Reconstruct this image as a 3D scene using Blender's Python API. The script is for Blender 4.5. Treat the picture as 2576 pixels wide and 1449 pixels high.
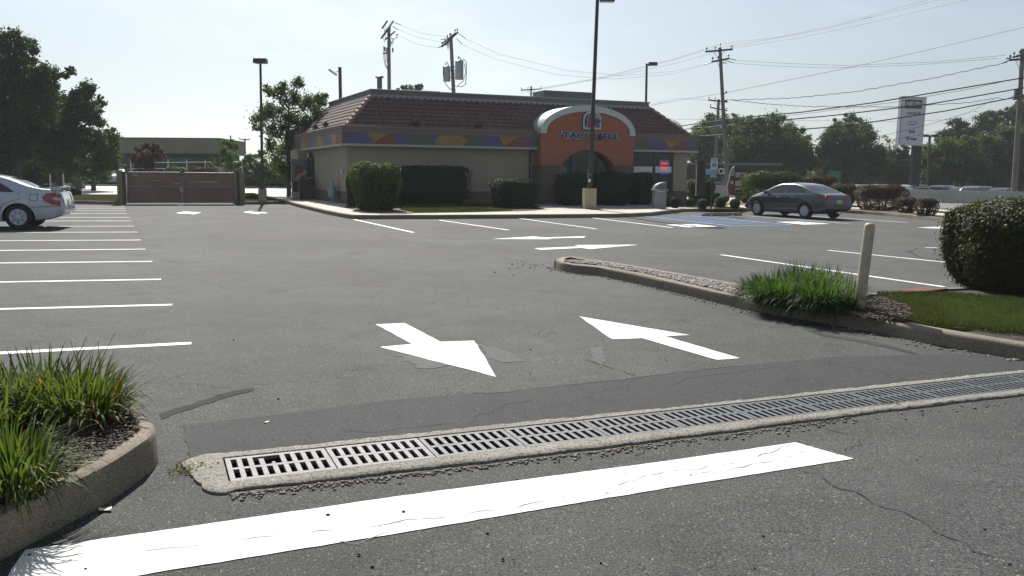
import bpy, math, random
import numpy as np
from mathutils import Vector, Matrix
from mathutils.geometry import delaunay_2d_cdt
from mathutils.bvhtree import BVHTree

for o in list(bpy.data.objects):
    bpy.data.objects.remove(o)
C = bpy.context.scene.collection
scene = bpy.context.scene
R = math.radians
random.seed(7)
rng = np.random.default_rng(7)

# ------------------------------------------------------------ camera, sky, sun
CAM_F, CAM_H, CAM_ROLL, CAM_HZ = 2200.0, 1.70, R(0.3), 447.0
PITCH = math.atan((724.5 - CAM_HZ) / CAM_F)
FW = Vector((0, math.cos(PITCH), -math.sin(PITCH)))
_u = Vector((0, math.sin(PITCH), math.cos(PITCH)))
_r = Vector((1, 0, 0))
RT = _r * math.cos(CAM_ROLL) + _u * math.sin(CAM_ROLL)
UP = _u * math.cos(CAM_ROLL) - _r * math.sin(CAM_ROLL)
CO = Vector((0, 0, CAM_H))
cd = bpy.data.cameras.new('camera')
cd.lens = 36 * CAM_F / 2576
cd.sensor_width = 36
cd.clip_start, cd.clip_end = 0.05, 4000
cam = bpy.data.objects.new('camera', cd)
C.objects.link(cam)
cam.matrix_world = Matrix(((RT.x, UP.x, -FW.x, CO.x), (RT.y, UP.y, -FW.y, CO.y), (RT.z, UP.z, -FW.z, CO.z), (0, 0, 0, 1)))
scene.camera = cam

SUN_EL, SUN_AZ = R(41), R(-14)        # azimuth from +Y towards +X
w = bpy.data.worlds.new('World')
scene.world = w
w.use_nodes = True
nt = w.node_tree
sky = nt.nodes.new('ShaderNodeTexSky')
sky.sky_type = 'NISHITA'
sky.sun_disc = False
sky.sun_elevation = SUN_EL
sky.sun_rotation = SUN_AZ
sky.altitude = 0
sky.air_density = 1.0
sky.dust_density = 1.5
sky.ozone_density = 2.0
bg = nt.nodes['Background']
cn = nt.nodes.new('ShaderNodeTexNoise'); cm = nt.nodes.new('ShaderNodeMapping'); tc_ = nt.nodes.new('ShaderNodeTexCoord')
cm.inputs['Scale'].default_value = (1.0, 1.0, 4.0); cn.inputs['Scale'].default_value = 3.2; cn.inputs['Detail'].default_value = 7; cn.inputs['Roughness'].default_value = 0.62
nt.links.new(tc_.outputs['Generated'], cm.inputs[0]); nt.links.new(cm.outputs[0], cn.inputs['Vector'])
cr_ = nt.nodes.new('ShaderNodeMapRange'); nt.links.new(cn.outputs[0], cr_.inputs[0])
cr_.inputs[1].default_value = 0.5; cr_.inputs[2].default_value = 0.8; cr_.inputs[3].default_value = 1.0; cr_.inputs[4].default_value = 1.16
hsv = nt.nodes.new('ShaderNodeHueSaturation')      # a hazy summer sky: paler than the clear-air model
hsv.inputs['Saturation'].default_value = 0.44
tnt = nt.nodes.new('ShaderNodeMix'); tnt.data_type = 'RGBA'; tnt.blend_type = 'MULTIPLY'; tnt.inputs[0].default_value = 1
tnt.inputs[7].default_value = (0.93, 1.01, 1.07, 1)
nt.links.new(sky.outputs[0], hsv.inputs['Color']); nt.links.new(hsv.outputs[0], tnt.inputs[6])
vsc = nt.nodes.new('ShaderNodeVectorMath'); vsc.operation = 'SCALE'       # faint wisps of high cloud
nt.links.new(tnt.outputs[2], vsc.inputs[0]); nt.links.new(cr_.outputs[0], vsc.inputs['Scale'])
nt.links.new(vsc.outputs[0], bg.inputs[0])
bg.inputs[1].default_value = 0.054
sl = bpy.data.lights.new('sun', 'SUN')
sl.energy = 4.4
sl.angle = R(0.53)
sl.color = (1.0, 0.95, 0.87)
sun = bpy.data.objects.new('sun', sl)
C.objects.link(sun)
sd = Vector((math.sin(SUN_AZ) * math.cos(SUN_EL), math.cos(SUN_AZ) * math.cos(SUN_EL), math.sin(SUN_EL)))
sun.rotation_euler = (-sd).to_track_quat('-Z', 'Y').to_euler()
sun.location = sd * 60
vs = scene.view_settings
vs.view_transform = 'Standard'
vs.look = 'None'
vs.exposure = 0.72
vs.gamma = 1

# ------------------------------------------------------------ image coordinates to points on the lot
GA, GB = -0.0088, 0.0064              # the lot falls gently to the right and rises away
def gz(x, y): return GA * x + GB * y
def ray(x, y): return FW + RT * ((x - 1288) / CAM_F) - UP * ((y - 724.5) / CAM_F)
def gp(x, y, off=0.0):                # an image pixel cast onto the lot surface (off = height above it)
    d = ray(x, y)
    t = (GA * CO.x + GB * CO.y + off - CO.z) / (d.z - GA * d.x - GB * d.y)
    return CO + d * t
def at(x, y, Y):                      # an image pixel cast out to a given distance
    d = ray(x, y)
    return CO + d * (Y / d.y)
BO = Vector((-7.5, 39.9, 0)); BT = R(25)
BU = Vector((math.cos(BT), math.sin(BT), 0)); BV = Vector((-math.sin(BT), math.cos(BT), 0))
def bu(x, y, v):                      # image pixel cast onto a plane parallel to the long facade -> (u, z)
    d = ray(x, y)
    t = (BO + BV * v - CO).dot(BV) / d.dot(BV)
    p = CO + d * t
    return (p - BO).dot(BU), p.z
def bpnt(u, v, z=None):
    p = BO + BU * u + BV * v
    p.z = gz(p.x, p.y) if z is None else z
    return p

# ------------------------------------------------------------ materials
MATS = {}
def mat(name, col, rough=0.8, metal=0.0, var=0.12, scale=3.0, bump=0.0, bscale=40.0, spec=0.4, coat=0.0, fine=0.0, fscale=80.0, stain=None, trans=0.0, alpha=None, emit=None, stretch=None):
    if name in MATS: return MATS[name]
    m = bpy.data.materials.new(name)
    m.use_nodes = True
    n, l = m.node_tree.nodes, m.node_tree.links
    b = n['Principled BSDF']
    b.inputs['Roughness'].default_value = rough
    b.inputs['Metallic'].default_value = metal
    b.inputs['Specular IOR Level'].default_value = spec
    b.inputs['Coat Weight'].default_value = coat
    b.inputs['Coat Roughness'].default_value = 0.06
    if trans: b.inputs['Transmission Weight'].default_value = trans
    geo = n.new('ShaderNodeNewGeometry')
    vec = geo.outputs['Position']
    if stretch:
        mp = n.new('ShaderNodeMapping'); mp.inputs['Scale'].default_value = stretch
        l.new(vec, mp.inputs[0]); vec = mp.outputs[0]
    def noise(s, det=4):
        t = n.new('ShaderNodeTexNoise')
        t.inputs['Scale'].default_value = s
        t.inputs['Detail'].default_value = det
        l.new(vec, t.inputs['Vector'])
        return t.outputs[0]
    col4 = tuple(col) + (1,)
    out = None
    if var > 0:
        mr = n.new('ShaderNodeMapRange')
        l.new(noise(scale, 6), mr.inputs[0])
        mr.inputs[1].default_value = 0.3; mr.inputs[2].default_value = 0.7
        mr.inputs[3].default_value = 1 - var; mr.inputs[4].default_value = 1 + var
        fac = mr.outputs[0]
        if fine > 0:
            m2 = n.new('ShaderNodeMapRange')
            l.new(noise(fscale, 2), m2.inputs[0])
            m2.inputs[1].default_value = 0.35; m2.inputs[2].default_value = 0.65
            m2.inputs[3].default_value = 1 - fine; m2.inputs[4].default_value = 1 + fine
            mm = n.new('ShaderNodeMath'); mm.operation = 'MULTIPLY'
            l.new(fac, mm.inputs[0]); l.new(m2.outputs[0], mm.inputs[1]); fac = mm.outputs[0]
        vm = n.new('ShaderNodeVectorMath'); vm.operation = 'SCALE'
        vm.inputs[0].default_value = col
        l.new(fac, vm.inputs['Scale'])
        out = vm.outputs[0]
        if stain:
            sc, lo, hi, scol = stain
            ms = n.new('ShaderNodeMapRange')
            l.new(noise(sc, 5), ms.inputs[0]); ms.inputs[1].default_value = lo; ms.inputs[2].default_value = hi
            mx = n.new('ShaderNodeMix'); mx.data_type = 'RGBA'
            l.new(ms.outputs[0], mx.inputs[0]); l.new(out, mx.inputs[6]); mx.inputs[7].default_value = tuple(scol) + (1,)
            out = mx.outputs[2]
        l.new(out, b.inputs['Base Color'])
    else:
        b.inputs['Base Color'].default_value = col4
    if bump > 0:
        bn = n.new('ShaderNodeBump')
        bn.inputs['Strength'].default_value = bump
        bn.inputs['Distance'].default_value = 0.02
        l.new(noise(bscale, 3), bn.inputs['Height'])
        l.new(bn.outputs[0], b.inputs['Normal'])
    if emit:
        b.inputs['Emission Color'].default_value = tuple(emit[:3]) + (1,)
        b.inputs['Emission Strength'].default_value = emit[3]
    MATS[name] = m
    return m

def leafmat(name, col, var=0.45, tr=0.45, hue=0.04, warm=None):
    if name in MATS: return MATS[name]
    m = bpy.data.materials.new(name); m.use_nodes = True
    n, l = m.node_tree.nodes, m.node_tree.links
    n.remove(n['Principled BSDF'])
    geo = n.new('ShaderNodeNewGeometry')
    hs = n.new('ShaderNodeHueSaturation')
    hs.inputs['Color'].default_value = tuple(col) + (1,)
    mr = n.new('ShaderNodeMapRange'); l.new(geo.outputs['Random Per Island'], mr.inputs[0])
    mr.inputs[3].default_value = 1 - var; mr.inputs[4].default_value = 1 + var
    l.new(mr.outputs[0], hs.inputs['Value'])
    wn = n.new('ShaderNodeTexWhiteNoise'); wn.noise_dimensions = '1D'
    l.new(geo.outputs['Random Per Island'], wn.inputs['W'])
    m2 = n.new('ShaderNodeMapRange'); l.new(wn.outputs[0], m2.inputs[0])
    m2.inputs[3].default_value = 0.5 - hue; m2.inputs[4].default_value = 0.5 + hue
    l.new(m2.outputs[0], hs.inputs['Hue'])
    ns = n.new('ShaderNodeTexNoise'); ns.inputs['Scale'].default_value = 0.5; ns.inputs['Detail'].default_value = 3
    l.new(geo.outputs['Position'], ns.inputs['Vector'])
    mx = n.new('ShaderNodeMix'); mx.data_type = 'RGBA'
    l.new(hs.outputs[0], mx.inputs[6])
    wc = warm or (col[0] * 1.5, col[1] * 1.15, col[2] * 0.7)
    mx.inputs[7].default_value = tuple(wc) + (1,)
    m3 = n.new('ShaderNodeMapRange'); l.new(ns.outputs[0], m3.inputs[0]); m3.inputs[1].default_value = 0.45; m3.inputs[2].default_value = 0.75
    l.new(m3.outputs[0], mx.inputs[0])
    col_o = mx.outputs[2]
    d = n.new('ShaderNodeBsdfPrincipled'); d.inputs['Roughness'].default_value = 0.6; d.inputs['Specular IOR Level'].default_value = 0.2
    t = n.new('ShaderNodeBsdfTranslucent')
    l.new(col_o, d.inputs['Base Color'])
    tc = n.new('ShaderNodeMix'); tc.data_type = 'RGBA'; tc.blend_type = 'MULTIPLY'; tc.inputs[0].default_value = 1
    l.new(col_o, tc.inputs[6]); tc.inputs[7].default_value = (1.5, 1.8, 0.6, 1)
    l.new(tc.outputs[2], t.inputs['Color'])
    mxs = n.new('ShaderNodeMixShader'); mxs.inputs[0].default_value = tr
    l.new(d.outputs[0], mxs.inputs[1]); l.new(t.outputs[0], mxs.inputs[2])
    l.new(mxs.outputs[0], n['Material Output'].inputs['Surface'])
    MATS[name] = m
    return m

def ground_mat(name, dark, light, rough=0.85, fine=140.0, big=0.35, bigamp=0.16, cracks=0.0, bump=0.35, patch=None, speck=0.0, spec=0.3, gate=(0.53, 0.6), cwid=1.0, stains=False):
    """aggregate surface: two noise scales, pale stone chips, optional hairline cracks"""
    m = bpy.data.materials.new(name); m.use_nodes = True
    n, l = m.node_tree.nodes, m.node_tree.links
    b = n['Principled BSDF']; b.inputs['Roughness'].default_value = rough; b.inputs['Specular IOR Level'].default_value = spec
    geo = n.new('ShaderNodeNewGeometry'); pos = geo.outputs['Position']
    def noise(s, det, rgh=0.5):
        t = n.new('ShaderNodeTexNoise'); t.inputs['Scale'].default_value = s; t.inputs['Detail'].default_value = det
        t.inputs['Roughness'].default_value = rgh; l.new(pos, t.inputs['Vector']); return t.outputs[0]
    def rng_(src, a, bb, c, d):
        t = n.new('ShaderNodeMapRange'); l.new(src, t.inputs[0])
        for i, v in enumerate((a, bb, c, d)): t.inputs[i + 1].default_value = v
        return t.outputs[0]
    def mul(a, c):
        t = n.new('ShaderNodeMath'); t.operation = 'MULTIPLY'; l.new(a, t.inputs[0])
        if isinstance(c, float): t.inputs[1].default_value = c
        else: l.new(c, t.inputs[1])
        return t.outputs[0]
    def mix(f, a, c):
        t = n.new('ShaderNodeMix'); t.data_type = 'RGBA'
        l.new(f, t.inputs[0])
        for i, v in ((6, a), (7, c)):
            if isinstance(v, tuple): t.inputs[i].default_value = v + (1,)
            else: l.new(v, t.inputs[i])
        return t.outputs[2]
    f1 = rng_(noise(fine, 3, 0.7), 0.36, 0.66, 0, 1)
    base = mix(f1, dark, light)
    vb = n.new('ShaderNodeVectorMath'); vb.operation = 'SCALE'
    l.new(base, vb.inputs[0])
    bigf = mul(rng_(noise(big, 6, 0.6), 0.3, 0.7, 1 - bigamp, 1 + bigamp), rng_(noise(big * 9, 4, 0.65), 0.3, 0.7, 1 - bigamp * 0.6, 1 + bigamp * 0.6))
    if stains:            # old oil drips and tyre grime
        bigf = mul(mul(bigf, rng_(noise(1.1, 3, 0.55), 0.60, 0.72, 1.0, 0.74)), rng_(noise(0.16, 2, 0.5), 0.35, 0.65, 0.9, 1.08))
    l.new(bigf, vb.inputs['Scale'])
    col = vb.outputs[0]
    vor = n.new('ShaderNodeTexVoronoi'); vor.inputs['Scale'].default_value = fine * 1.3; l.new(pos, vor.inputs['Vector'])
    if speck:
        sep = n.new('ShaderNodeSeparateColor'); l.new(vor.outputs['Color'], sep.inputs[0])
        sf = rng_(sep.outputs[0], 1 - speck, 1 - speck + 0.02, 0, 0.75)
        col = mix(sf, col, (0.30, 0.29, 0.27))
        sf2 = rng_(sep.outputs[1], 1 - speck * 2, 1 - speck * 2 + 0.02, 0, 0.8)
        col = mix(sf2, col, tuple(v * 0.35 for v in dark))
    if cracks:
        dn = n.new('ShaderNodeTexNoise'); dn.inputs['Scale'].default_value = 1.6; dn.inputs['Detail'].default_value = 5
        l.new(pos, dn.inputs['Vector'])
        va = n.new('ShaderNodeVectorMath'); va.operation = 'SCALE'; l.new(dn.outputs['Color'], va.inputs[0]); va.inputs['Scale'].default_value = 1.1
        vd = n.new('ShaderNodeVectorMath'); l.new(pos, vd.inputs[0]); l.new(va.outputs[0], vd.inputs[1])
        ve = n.new('ShaderNodeTexVoronoi'); ve.feature = 'DISTANCE_TO_EDGE'; ve.inputs['Scale'].default_value = cracks
        l.new(vd.outputs[0], ve.inputs['Vector'])
        cf = rng_(ve.outputs['Distance'], 0.0, 0.0055 * cwid * cracks / 0.4, 1, 0)
        gate = rng_(noise(0.42 if cracks < 2 else 1.3, 2), gate[0], gate[1], 0, 0.85)
        col = mix(mul(cf, gate), col, tuple(v * 0.22 for v in dark))
    l.new(col, b.inputs['Base Color'])
    bn = n.new('ShaderNodeBump'); bn.inputs['Strength'].default_value = bump; bn.inputs['Distance'].default_value = 0.006
    l.new(noise(fine, 3, 0.7), bn.inputs['Height']); l.new(bn.outputs[0], b.inputs['Normal'])
    MATS[name] = m
    return m

asphalt = ground_mat('asphalt', (0.015, 0.0155, 0.016), (0.116, 0.118, 0.118), cracks=0.33, stains=True, speck=0.025, fine=95, big=0.22, bigamp=0.28, rough=0.88, spec=0.27)
asphalt_patch = ground_mat('asphalt_patch', (0.010, 0.011, 0.013), (0.070, 0.072, 0.077), cracks=0.9, speck=0.015, fine=110, rough=0.88, spec=0.27)
road_asphalt = ground_mat('road_asphalt', (0.15, 0.15, 0.145), (0.2, 0.2, 0.19), fine=60)
concrete = ground_mat('concrete', (0.40, 0.37, 0.32), (0.56, 0.53, 0.46), fine=60, big=0.8, bump=0.2, speck=0.006)
kerb_concrete = ground_mat('kerb_concrete', (0.14, 0.118, 0.090), (0.29, 0.245, 0.19), fine=90, big=1.2, bump=0.5, speck=0.02)
drain_concrete = ground_mat('drain_concrete', (0.14, 0.132, 0.115), (0.36, 0.34, 0.295), fine=70, big=1.5, bump=1.0, speck=0.05)
white_concrete = ground_mat('white_concrete', (0.60, 0.60, 0.60), (0.72, 0.72, 0.71), fine=20, big=0.2, bump=0.1)
verge_mat = ground_mat('verge_soil', (0.022, 0.022, 0.010), (0.055, 0.055, 0.024), fine=30, big=0.8, bump=0.6, spec=0.0, bigamp=0.35)
lawn_mat = ground_mat('lawn_soil', (0.02, 0.03, 0.008), (0.05, 0.07, 0.018), fine=70, big=1.2, bump=0.9, spec=0.0)
far_ground = ground_mat('far_ground', (0.05, 0.06, 0.03), (0.09, 0.10, 0.05), fine=5, big=0.1, bump=0.2)
mulch_mat = ground_mat('mulch', (0.02, 0.015, 0.012), (0.085, 0.065, 0.052), fine=75, big=2.0, bump=1.0)
red_mulch = ground_mat('red_mulch', (0.07, 0.022, 0.012), (0.20, 0.075, 0.045), fine=60, big=2.0, bump=1.0)
def paint_mat(name, col, wear):
    m = ground_mat(name, tuple(c * 0.9 for c in col), col, rough=0.65, fine=120, big=1.0, cracks=2.6, bump=0.15, speck=0.012, gate=(0.44, 0.52), cwid=0.35)
    return m
white_paint = paint_mat('white_paint', (0.80, 0.80, 0.79), 0)
blue_paint = paint_mat('blue_paint', (0.14, 0.38, 0.80), 0)
pale_blue_paint = paint_mat('pale_blue_paint', (0.5, 0.62, 0.8), 0)
seal = mat('crack_filler', (0.03, 0.03, 0.032), 0.9, var=0.2)

# ------------------------------------------------------------ mesh helpers
class MB:
    def __init__(s): s.v = []; s.f = []; s.mi = []
    def add(s, vs_, fs_, mi=0):
        k = len(s.v)
        s.v += [tuple(v) for v in vs_]
        s.f += [tuple(i + k for i in f) for f in fs_]
        s.mi += [mi] * len(fs_)
        return s
    def box(s, c, d, rz=0.0, mi=0, M=None, taper=1.0):
        x, y, z = d[0] / 2, d[1] / 2, d[2] / 2
        p = [Vector((a * x * (taper if q > 0 else 1), b_ * y * (taper if q > 0 else 1), q * z)) for q in (-1, 1) for a, b_ in ((-1, -1), (1, -1), (1, 1), (-1, 1))]
        if M is None: M = Matrix.Rotation(rz, 3, 'Z')
        p = [M @ v + Vector(c) for v in p]
        return s.add(p, [(3, 2, 1, 0), (4, 5, 6, 7), (0, 1, 5, 4), (1, 2, 6, 5), (2, 3, 7, 6), (3, 0, 4, 7)], mi)
    def cyl(s, a, b, r0, r1=None, n=12, mi=0, caps=True):
        r1 = r0 if r1 is None else r1
        a, b = Vector(a), Vector(b); d = (b - a).normalized()
        q = Vector((1, 0, 0)) if abs(d.x) < 0.9 else Vector((0, 1, 0))
        e1 = d.cross(q).normalized(); e2 = d.cross(e1)
        vs_ = []
        for p, r in ((a, r0), (b, r1)):
            for i in range(n):
                t = 2 * math.pi * i / n
                vs_.append(p + e1 * (r * math.cos(t)) + e2 * (r * math.sin(t)))
        fs_ = [(i, (i + 1) % n, n + (i + 1) % n, n + i) for i in range(n)]
        if caps: fs_ += [tuple(range(n - 1, -1, -1)), tuple(range(n, 2 * n))]
        return s.add(vs_, fs_, mi)
    def tube(s, pts, r, n=6, mi=0):
        pts = [Vector(p) for p in pts]
        rs = r if isinstance(r, (list, tuple)) else [r] * len(pts)
        vs_, fs_ = [], []
        for i, p in enumerate(pts):
            d = (pts[min(i + 1, len(pts) - 1)] - pts[max(i - 1, 0)]).normalized()
            q = Vector((0, 0, 1)) if abs(d.z) < 0.9 else Vector((0, 1, 0))
            e1 = d.cross(q).normalized(); e2 = d.cross(e1)
            for k in range(n):
                t = 2 * math.pi * k / n
                vs_.append(p + e1 * (rs[i] * math.cos(t)) + e2 * (rs[i] * math.sin(t)))
        for i in range(len(pts) - 1):
            for k in range(n):
                fs_.append((i * n + k, i * n + (k + 1) % n, (i + 1) * n + (k + 1) % n, (i + 1) * n + k))
        fs_ += [tuple(range(n)), tuple(range(len(pts) * n - 1, (len(pts) - 1) * n - 1, -1))]
        return s.add(vs_, fs_, mi)
    def lathe(s, prof, c=(0, 0, 0), n=16, M=None, mi=0):
        M = M or Matrix.Identity(3); c = Vector(c); vs_, fs_ = [], []
        for r, z in prof:
            for k in range(n):
                t = 2 * math.pi * k / n
                vs_.append(M @ Vector((r * math.cos(t), r * math.sin(t), z)) + c)
        for i in range(len(prof) - 1):
            for k in range(n):
                fs_.append((i * n + k, i * n + (k + 1) % n, (i + 1) * n + (k + 1) % n, (i + 1) * n + k))
        fs_ += [tuple(range(n - 1, -1, -1)), tuple(range((len(prof) - 1) * n, len(prof) * n))]
        return s.add(vs_, fs_, mi)
    def prism(s, poly, f0, f1, mi=0):
        """poly 2-D, f0 and f1 map (a,b) to 3-D for both faces"""
        n = len(poly)
        vs_ = [f0(*p) for p in poly] + [f1(*p) for p in poly]
        fs_ = [tuple(range(n - 1, -1, -1)), tuple(range(n, 2 * n))] + [(i, (i + 1) % n, n + (i + 1) % n, n + i) for i in range(n)]
        return s.add(vs_, fs_, mi)
    def build(s, name, mats, parent=None, loc=None, rz=0.0, smooth=False, bevel=0.0, fix=True):
        me = bpy.data.meshes.new(name)
        me.from_pydata(s.v, [], s.f)
        mats = mats if isinstance(mats, (list, tuple)) else [mats]
        for m in mats: me.materials.append(m)
        if any(s.mi): me.polygons.foreach_set('material_index', s.mi)
        if fix:
            import bmesh
            bm = bmesh.new(); bm.from_mesh(me); bmesh.ops.recalc_face_normals(bm, faces=bm.faces); bm.to_mesh(me); bm.free()
        if smooth:
            me.polygons.foreach_set('use_smooth', [True] * len(me.polygons))
            me.set_sharp_from_angle(angle=R(40))
        me.update()
        o = bpy.data.objects.new(name, me)
        C.objects.link(o)
        if parent: o.parent = parent
        if loc is not None: o.location = loc
        o.rotation_euler.z = rz
        if bevel:
            bv = o.modifiers.new('bevel', 'BEVEL'); bv.width = bevel; bv.segments = 2; bv.limit_method = 'ANGLE'
        return o

def npmesh(name, V, F, mats, parent=None, loc=None, mi=None, smooth=False, rz=0.0):
    me = bpy.data.meshes.new(name)
    V = np.asarray(V, dtype=np.float32); F = np.asarray(F, dtype=np.int32)
    me.vertices.add(len(V)); me.vertices.foreach_set('co', V.ravel())
    k = F.shape[1]
    me.loops.add(F.size); me.loops.foreach_set('vertex_index', F.ravel())
    me.polygons.add(len(F)); me.polygons.foreach_set('loop_start', np.arange(0, F.size, k, dtype=np.int32))
    me.polygons.foreach_set('loop_total', np.full(len(F), k, dtype=np.int32))
    for m in (mats if isinstance(mats, (list, tuple)) else [mats]): me.materials.append(m)
    if mi is not None: me.polygons.foreach_set('material_index', np.asarray(mi, dtype=np.int32))
    if smooth: me.polygons.foreach_set('use_smooth', np.ones(len(F), dtype=bool))
    me.update(calc_edges=True)
    me.validate()
    o = bpy.data.objects.new(name, me); C.objects.link(o)
    if parent: o.parent = parent
    if loc is not None: o.location = loc
    o.rotation_euler.z = rz
    return o

def tag(o, label, cat, group=None):
    o['label'] = label; o['category'] = cat
    if group: o['group'] = group
    return o
def thing(name, label, cat, loc=(0, 0, 0), rz=0.0, group=None):
    o = bpy.data.objects.new(name, None); C.objects.link(o)
    o.location = loc; o.rotation_euler.z = rz; o.empty_display_size = 0.2
    return tag(o, label, cat, group)
def struct(o, kind='structure'):
    o['kind'] = kind; return o
def copy_tree(o, parent=None):
    c = o.copy(); C.objects.link(c); c.parent = parent
    for ch in list(o.children): copy_tree(ch, c)
    return c

def sheet(name, pts, off, m, jag=0.0, step=0.25):
    """a flat sheet following the lot plane, its outline optionally ragged"""
    P = [Vector((p[0], p[1])) for p in pts]
    if jag:
        Q = []
        for a, b in zip(P, P[1:] + P[:1]):
            k = max(1, int((b - a).length / step))
            for i in range(k):
                q = a.lerp(b, i / k)
                Q.append(q + Vector((random.uniform(-jag, jag), random.uniform(-jag, jag))))
        P = Q
    b = MB(); b.add([(p.x, p.y, gz(p.x, p.y) + off) for p in P], [tuple(range(len(P)))])
    o = b.build(name, m, fix=False)
    me = o.data
    if me.polygons[0].normal.z < 0: me.flip_normals()
    return struct(o)

def sweep(name, path, prof, m, closed=False, gap_every=0.0, parent=None, rough=0.0):
    """sweep a kerb profile [(inward, up)] along a plan path; inward is to the left of travel"""
    P = [Vector((p[0], p[1])) for p in path]
    # resample
    Q = []
    segs = list(zip(P, P[1:] + (P[:1] if closed else [])))if closed else list(zip(P, P[1:]))
    for a, b in segs:
        k = max(1, int((b - a).length / 0.3))
        for i in range(k): Q.append(a.lerp(b, i / k))
    if not closed: Q.append(P[-1])
    n = len(Q); rings = []
    for i, p in enumerate(Q):
        a = Q[(i - 1) % n] if (closed or i > 0) else Q[i]
        c = Q[(i + 1) % n] if (closed or i < n - 1) else Q[i]
        d = (c - a).normalized(); nn = Vector((-d.y, d.x))
        rings.append([(p.x + nn.x * s_, p.y + nn.y * s_, gz(p.x, p.y) + z + (random.uniform(-rough, rough) if z > 0.02 else 0)) for s_, z in prof])
    b = MB(); k = len(prof); acc = 0; start = 0
    def run(i0, i1):
        idx = [i % n for i in range(i0, i1 + 1)]
        vs_ = [v for i in idx for v in rings[i]]
        if gap_every:
            e = Vector(Q[idx[-1]]) - Vector(Q[idx[-2]]); e = e.normalized() * 0.012
            for j in range(k):
                q = vs_[-(k - j)]; vs_[len(vs_) - k + j] = (q[0] - e.x, q[1] - e.y, q[2])
        fs_ = [(r_ * k + j, r_ * k + j + 1, (r_ + 1) * k + j + 1, (r_ + 1) * k + j) for r_ in range(len(idx) - 1) for j in range(k - 1)]
        fs_ += [tuple(range(k)), tuple(range((len(idx) - 1) * k + k - 1, (len(idx) - 1) * k - 1, -1))]
        b.add(vs_, fs_)
    tot = n if closed else n - 1
    step = int(gap_every / 0.3) if gap_every else tot
    i = 0
    while i < tot:
        run(i, min(i + step, tot)); i += step
    o = b.build(name, m, parent, smooth=True)
    return struct(o) if parent is None else o
KERB = [(0, -0.05), (0.0, 0.10), (0.008, 0.135), (0.03, 0.15), (0.15, 0.15), (0.15, 0.08)]
def kerb_prof(h, wd=0.15): return [(0, -0.05), (0.012, h - 0.04), (0.02, h - 0.015), (0.045, h), (wd, h), (wd, h - 0.08)]

def text_mesh(body, size, ext=0.01, offset=0.0, shear=0.0, xs=1.0, space=1.0):
    cu = bpy.data.curves.new('text_outline', 'FONT')
    cu.body = body; cu.size = size; cu.extrude = ext; cu.offset = offset; cu.shear = shear
    cu.align_x = 'CENTER'; cu.align_y = 'CENTER'; cu.space_character = space; cu.resolution_u = 3
    o = bpy.data.objects.new('text_outline', cu); C.objects.link(o)
    dg = bpy.context.evaluated_depsgraph_get()
    me = bpy.data.meshes.new_from_object(o.evaluated_get(dg))
    bpy.data.objects.remove(o); bpy.data.curves.remove(cu)
    me.transform(Matrix.Scale(xs, 4, Vector((1, 0, 0))))
    return me
def put_text(name, body, size, m, parent, loc, rot=(math.pi / 2, 0, 0), **k):
    fit = k.pop('fit', None)
    me = text_mesh(body, size, **k)
    if fit:
        xs = [v.co.x for v in me.vertices]; wd = max(xs) - min(xs)
        me.transform(Matrix.Scale(fit / wd, 4, Vector((1, 0, 0))))
    me.materials.append(m); me.name = name
    o = bpy.data.objects.new(name, me); C.objects.link(o); o.parent = parent
    o.location = loc; o.rotation_euler = rot
    return o

# ------------------------------------------------------------ foliage helpers
def leaf_quads(P, N, size, aspect=0.55, sv=0.35):
    n = len(P)
    A = rng.normal(size=(n, 3)); T = np.cross(N, A); T /= np.linalg.norm(T, axis=1, keepdims=True) + 1e-9
    B = np.cross(N, T)
    s = size * (1 + sv * rng.uniform(-1, 1, (n, 1))) / 2
    V = np.empty((n, 4, 3))
    V[:, 0] = P - T * s; V[:, 1] = P - B * s * aspect + N * s * 0.25
    V[:, 2] = P + T * s; V[:, 3] = P + B * s * aspect + N * s * 0.25
    F = np.arange(n * 4).reshape(n, 4)
    return V.reshape(-1, 3), F
def unit(n):
    d = rng.normal(size=(n, 3)); return d / np.linalg.norm(d, axis=1, keepdims=True)

def crown_points(blobs, cover, size, spread=0.25, hollow=0.25, clump=14):
    P, N = [], []
    for (c, r) in blobs:
        c = np.array(c)
        n = max(60, int(4 * math.pi * r * r * cover / (size * size * 0.275)))
        k = max(7, int(clump * (r / (size * 5)) ** 2))
        d = unit(k); rad = r * rng.uniform(hollow, 1.0, (k, 1)) ** 0.7
        sc = c + d * rad * np.array([1, 1, 0.92])
        wt = rng.uniform(0.4, 1.6, k); m = (n * wt / wt.sum()).astype(int) + 3
        idx = np.repeat(np.arange(k), m)
        sg = r * spread * rng.uniform(0.6, 1.15, k)
        far = rng.uniform(size=k) < 0.22                       # stray sprays beyond the mass
        sc[far] = c + (sc[far] - c) * 1.3; sg[far] *= 0.6
        Q = sc[idx] + rng.normal(size=(len(idx), 3)) * sg[idx][:, None] * np.array([1, 1, 0.9])
        nn = unit(len(Q)) + (Q - c) / (r + 1e-6) * 0.5 + np.array([0, 0, 0.5])
        nn /= np.linalg.norm(nn, axis=1, keepdims=True)
        P.append(Q); N.append(nn)
    return np.concatenate(P), np.concatenate(N)

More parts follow.
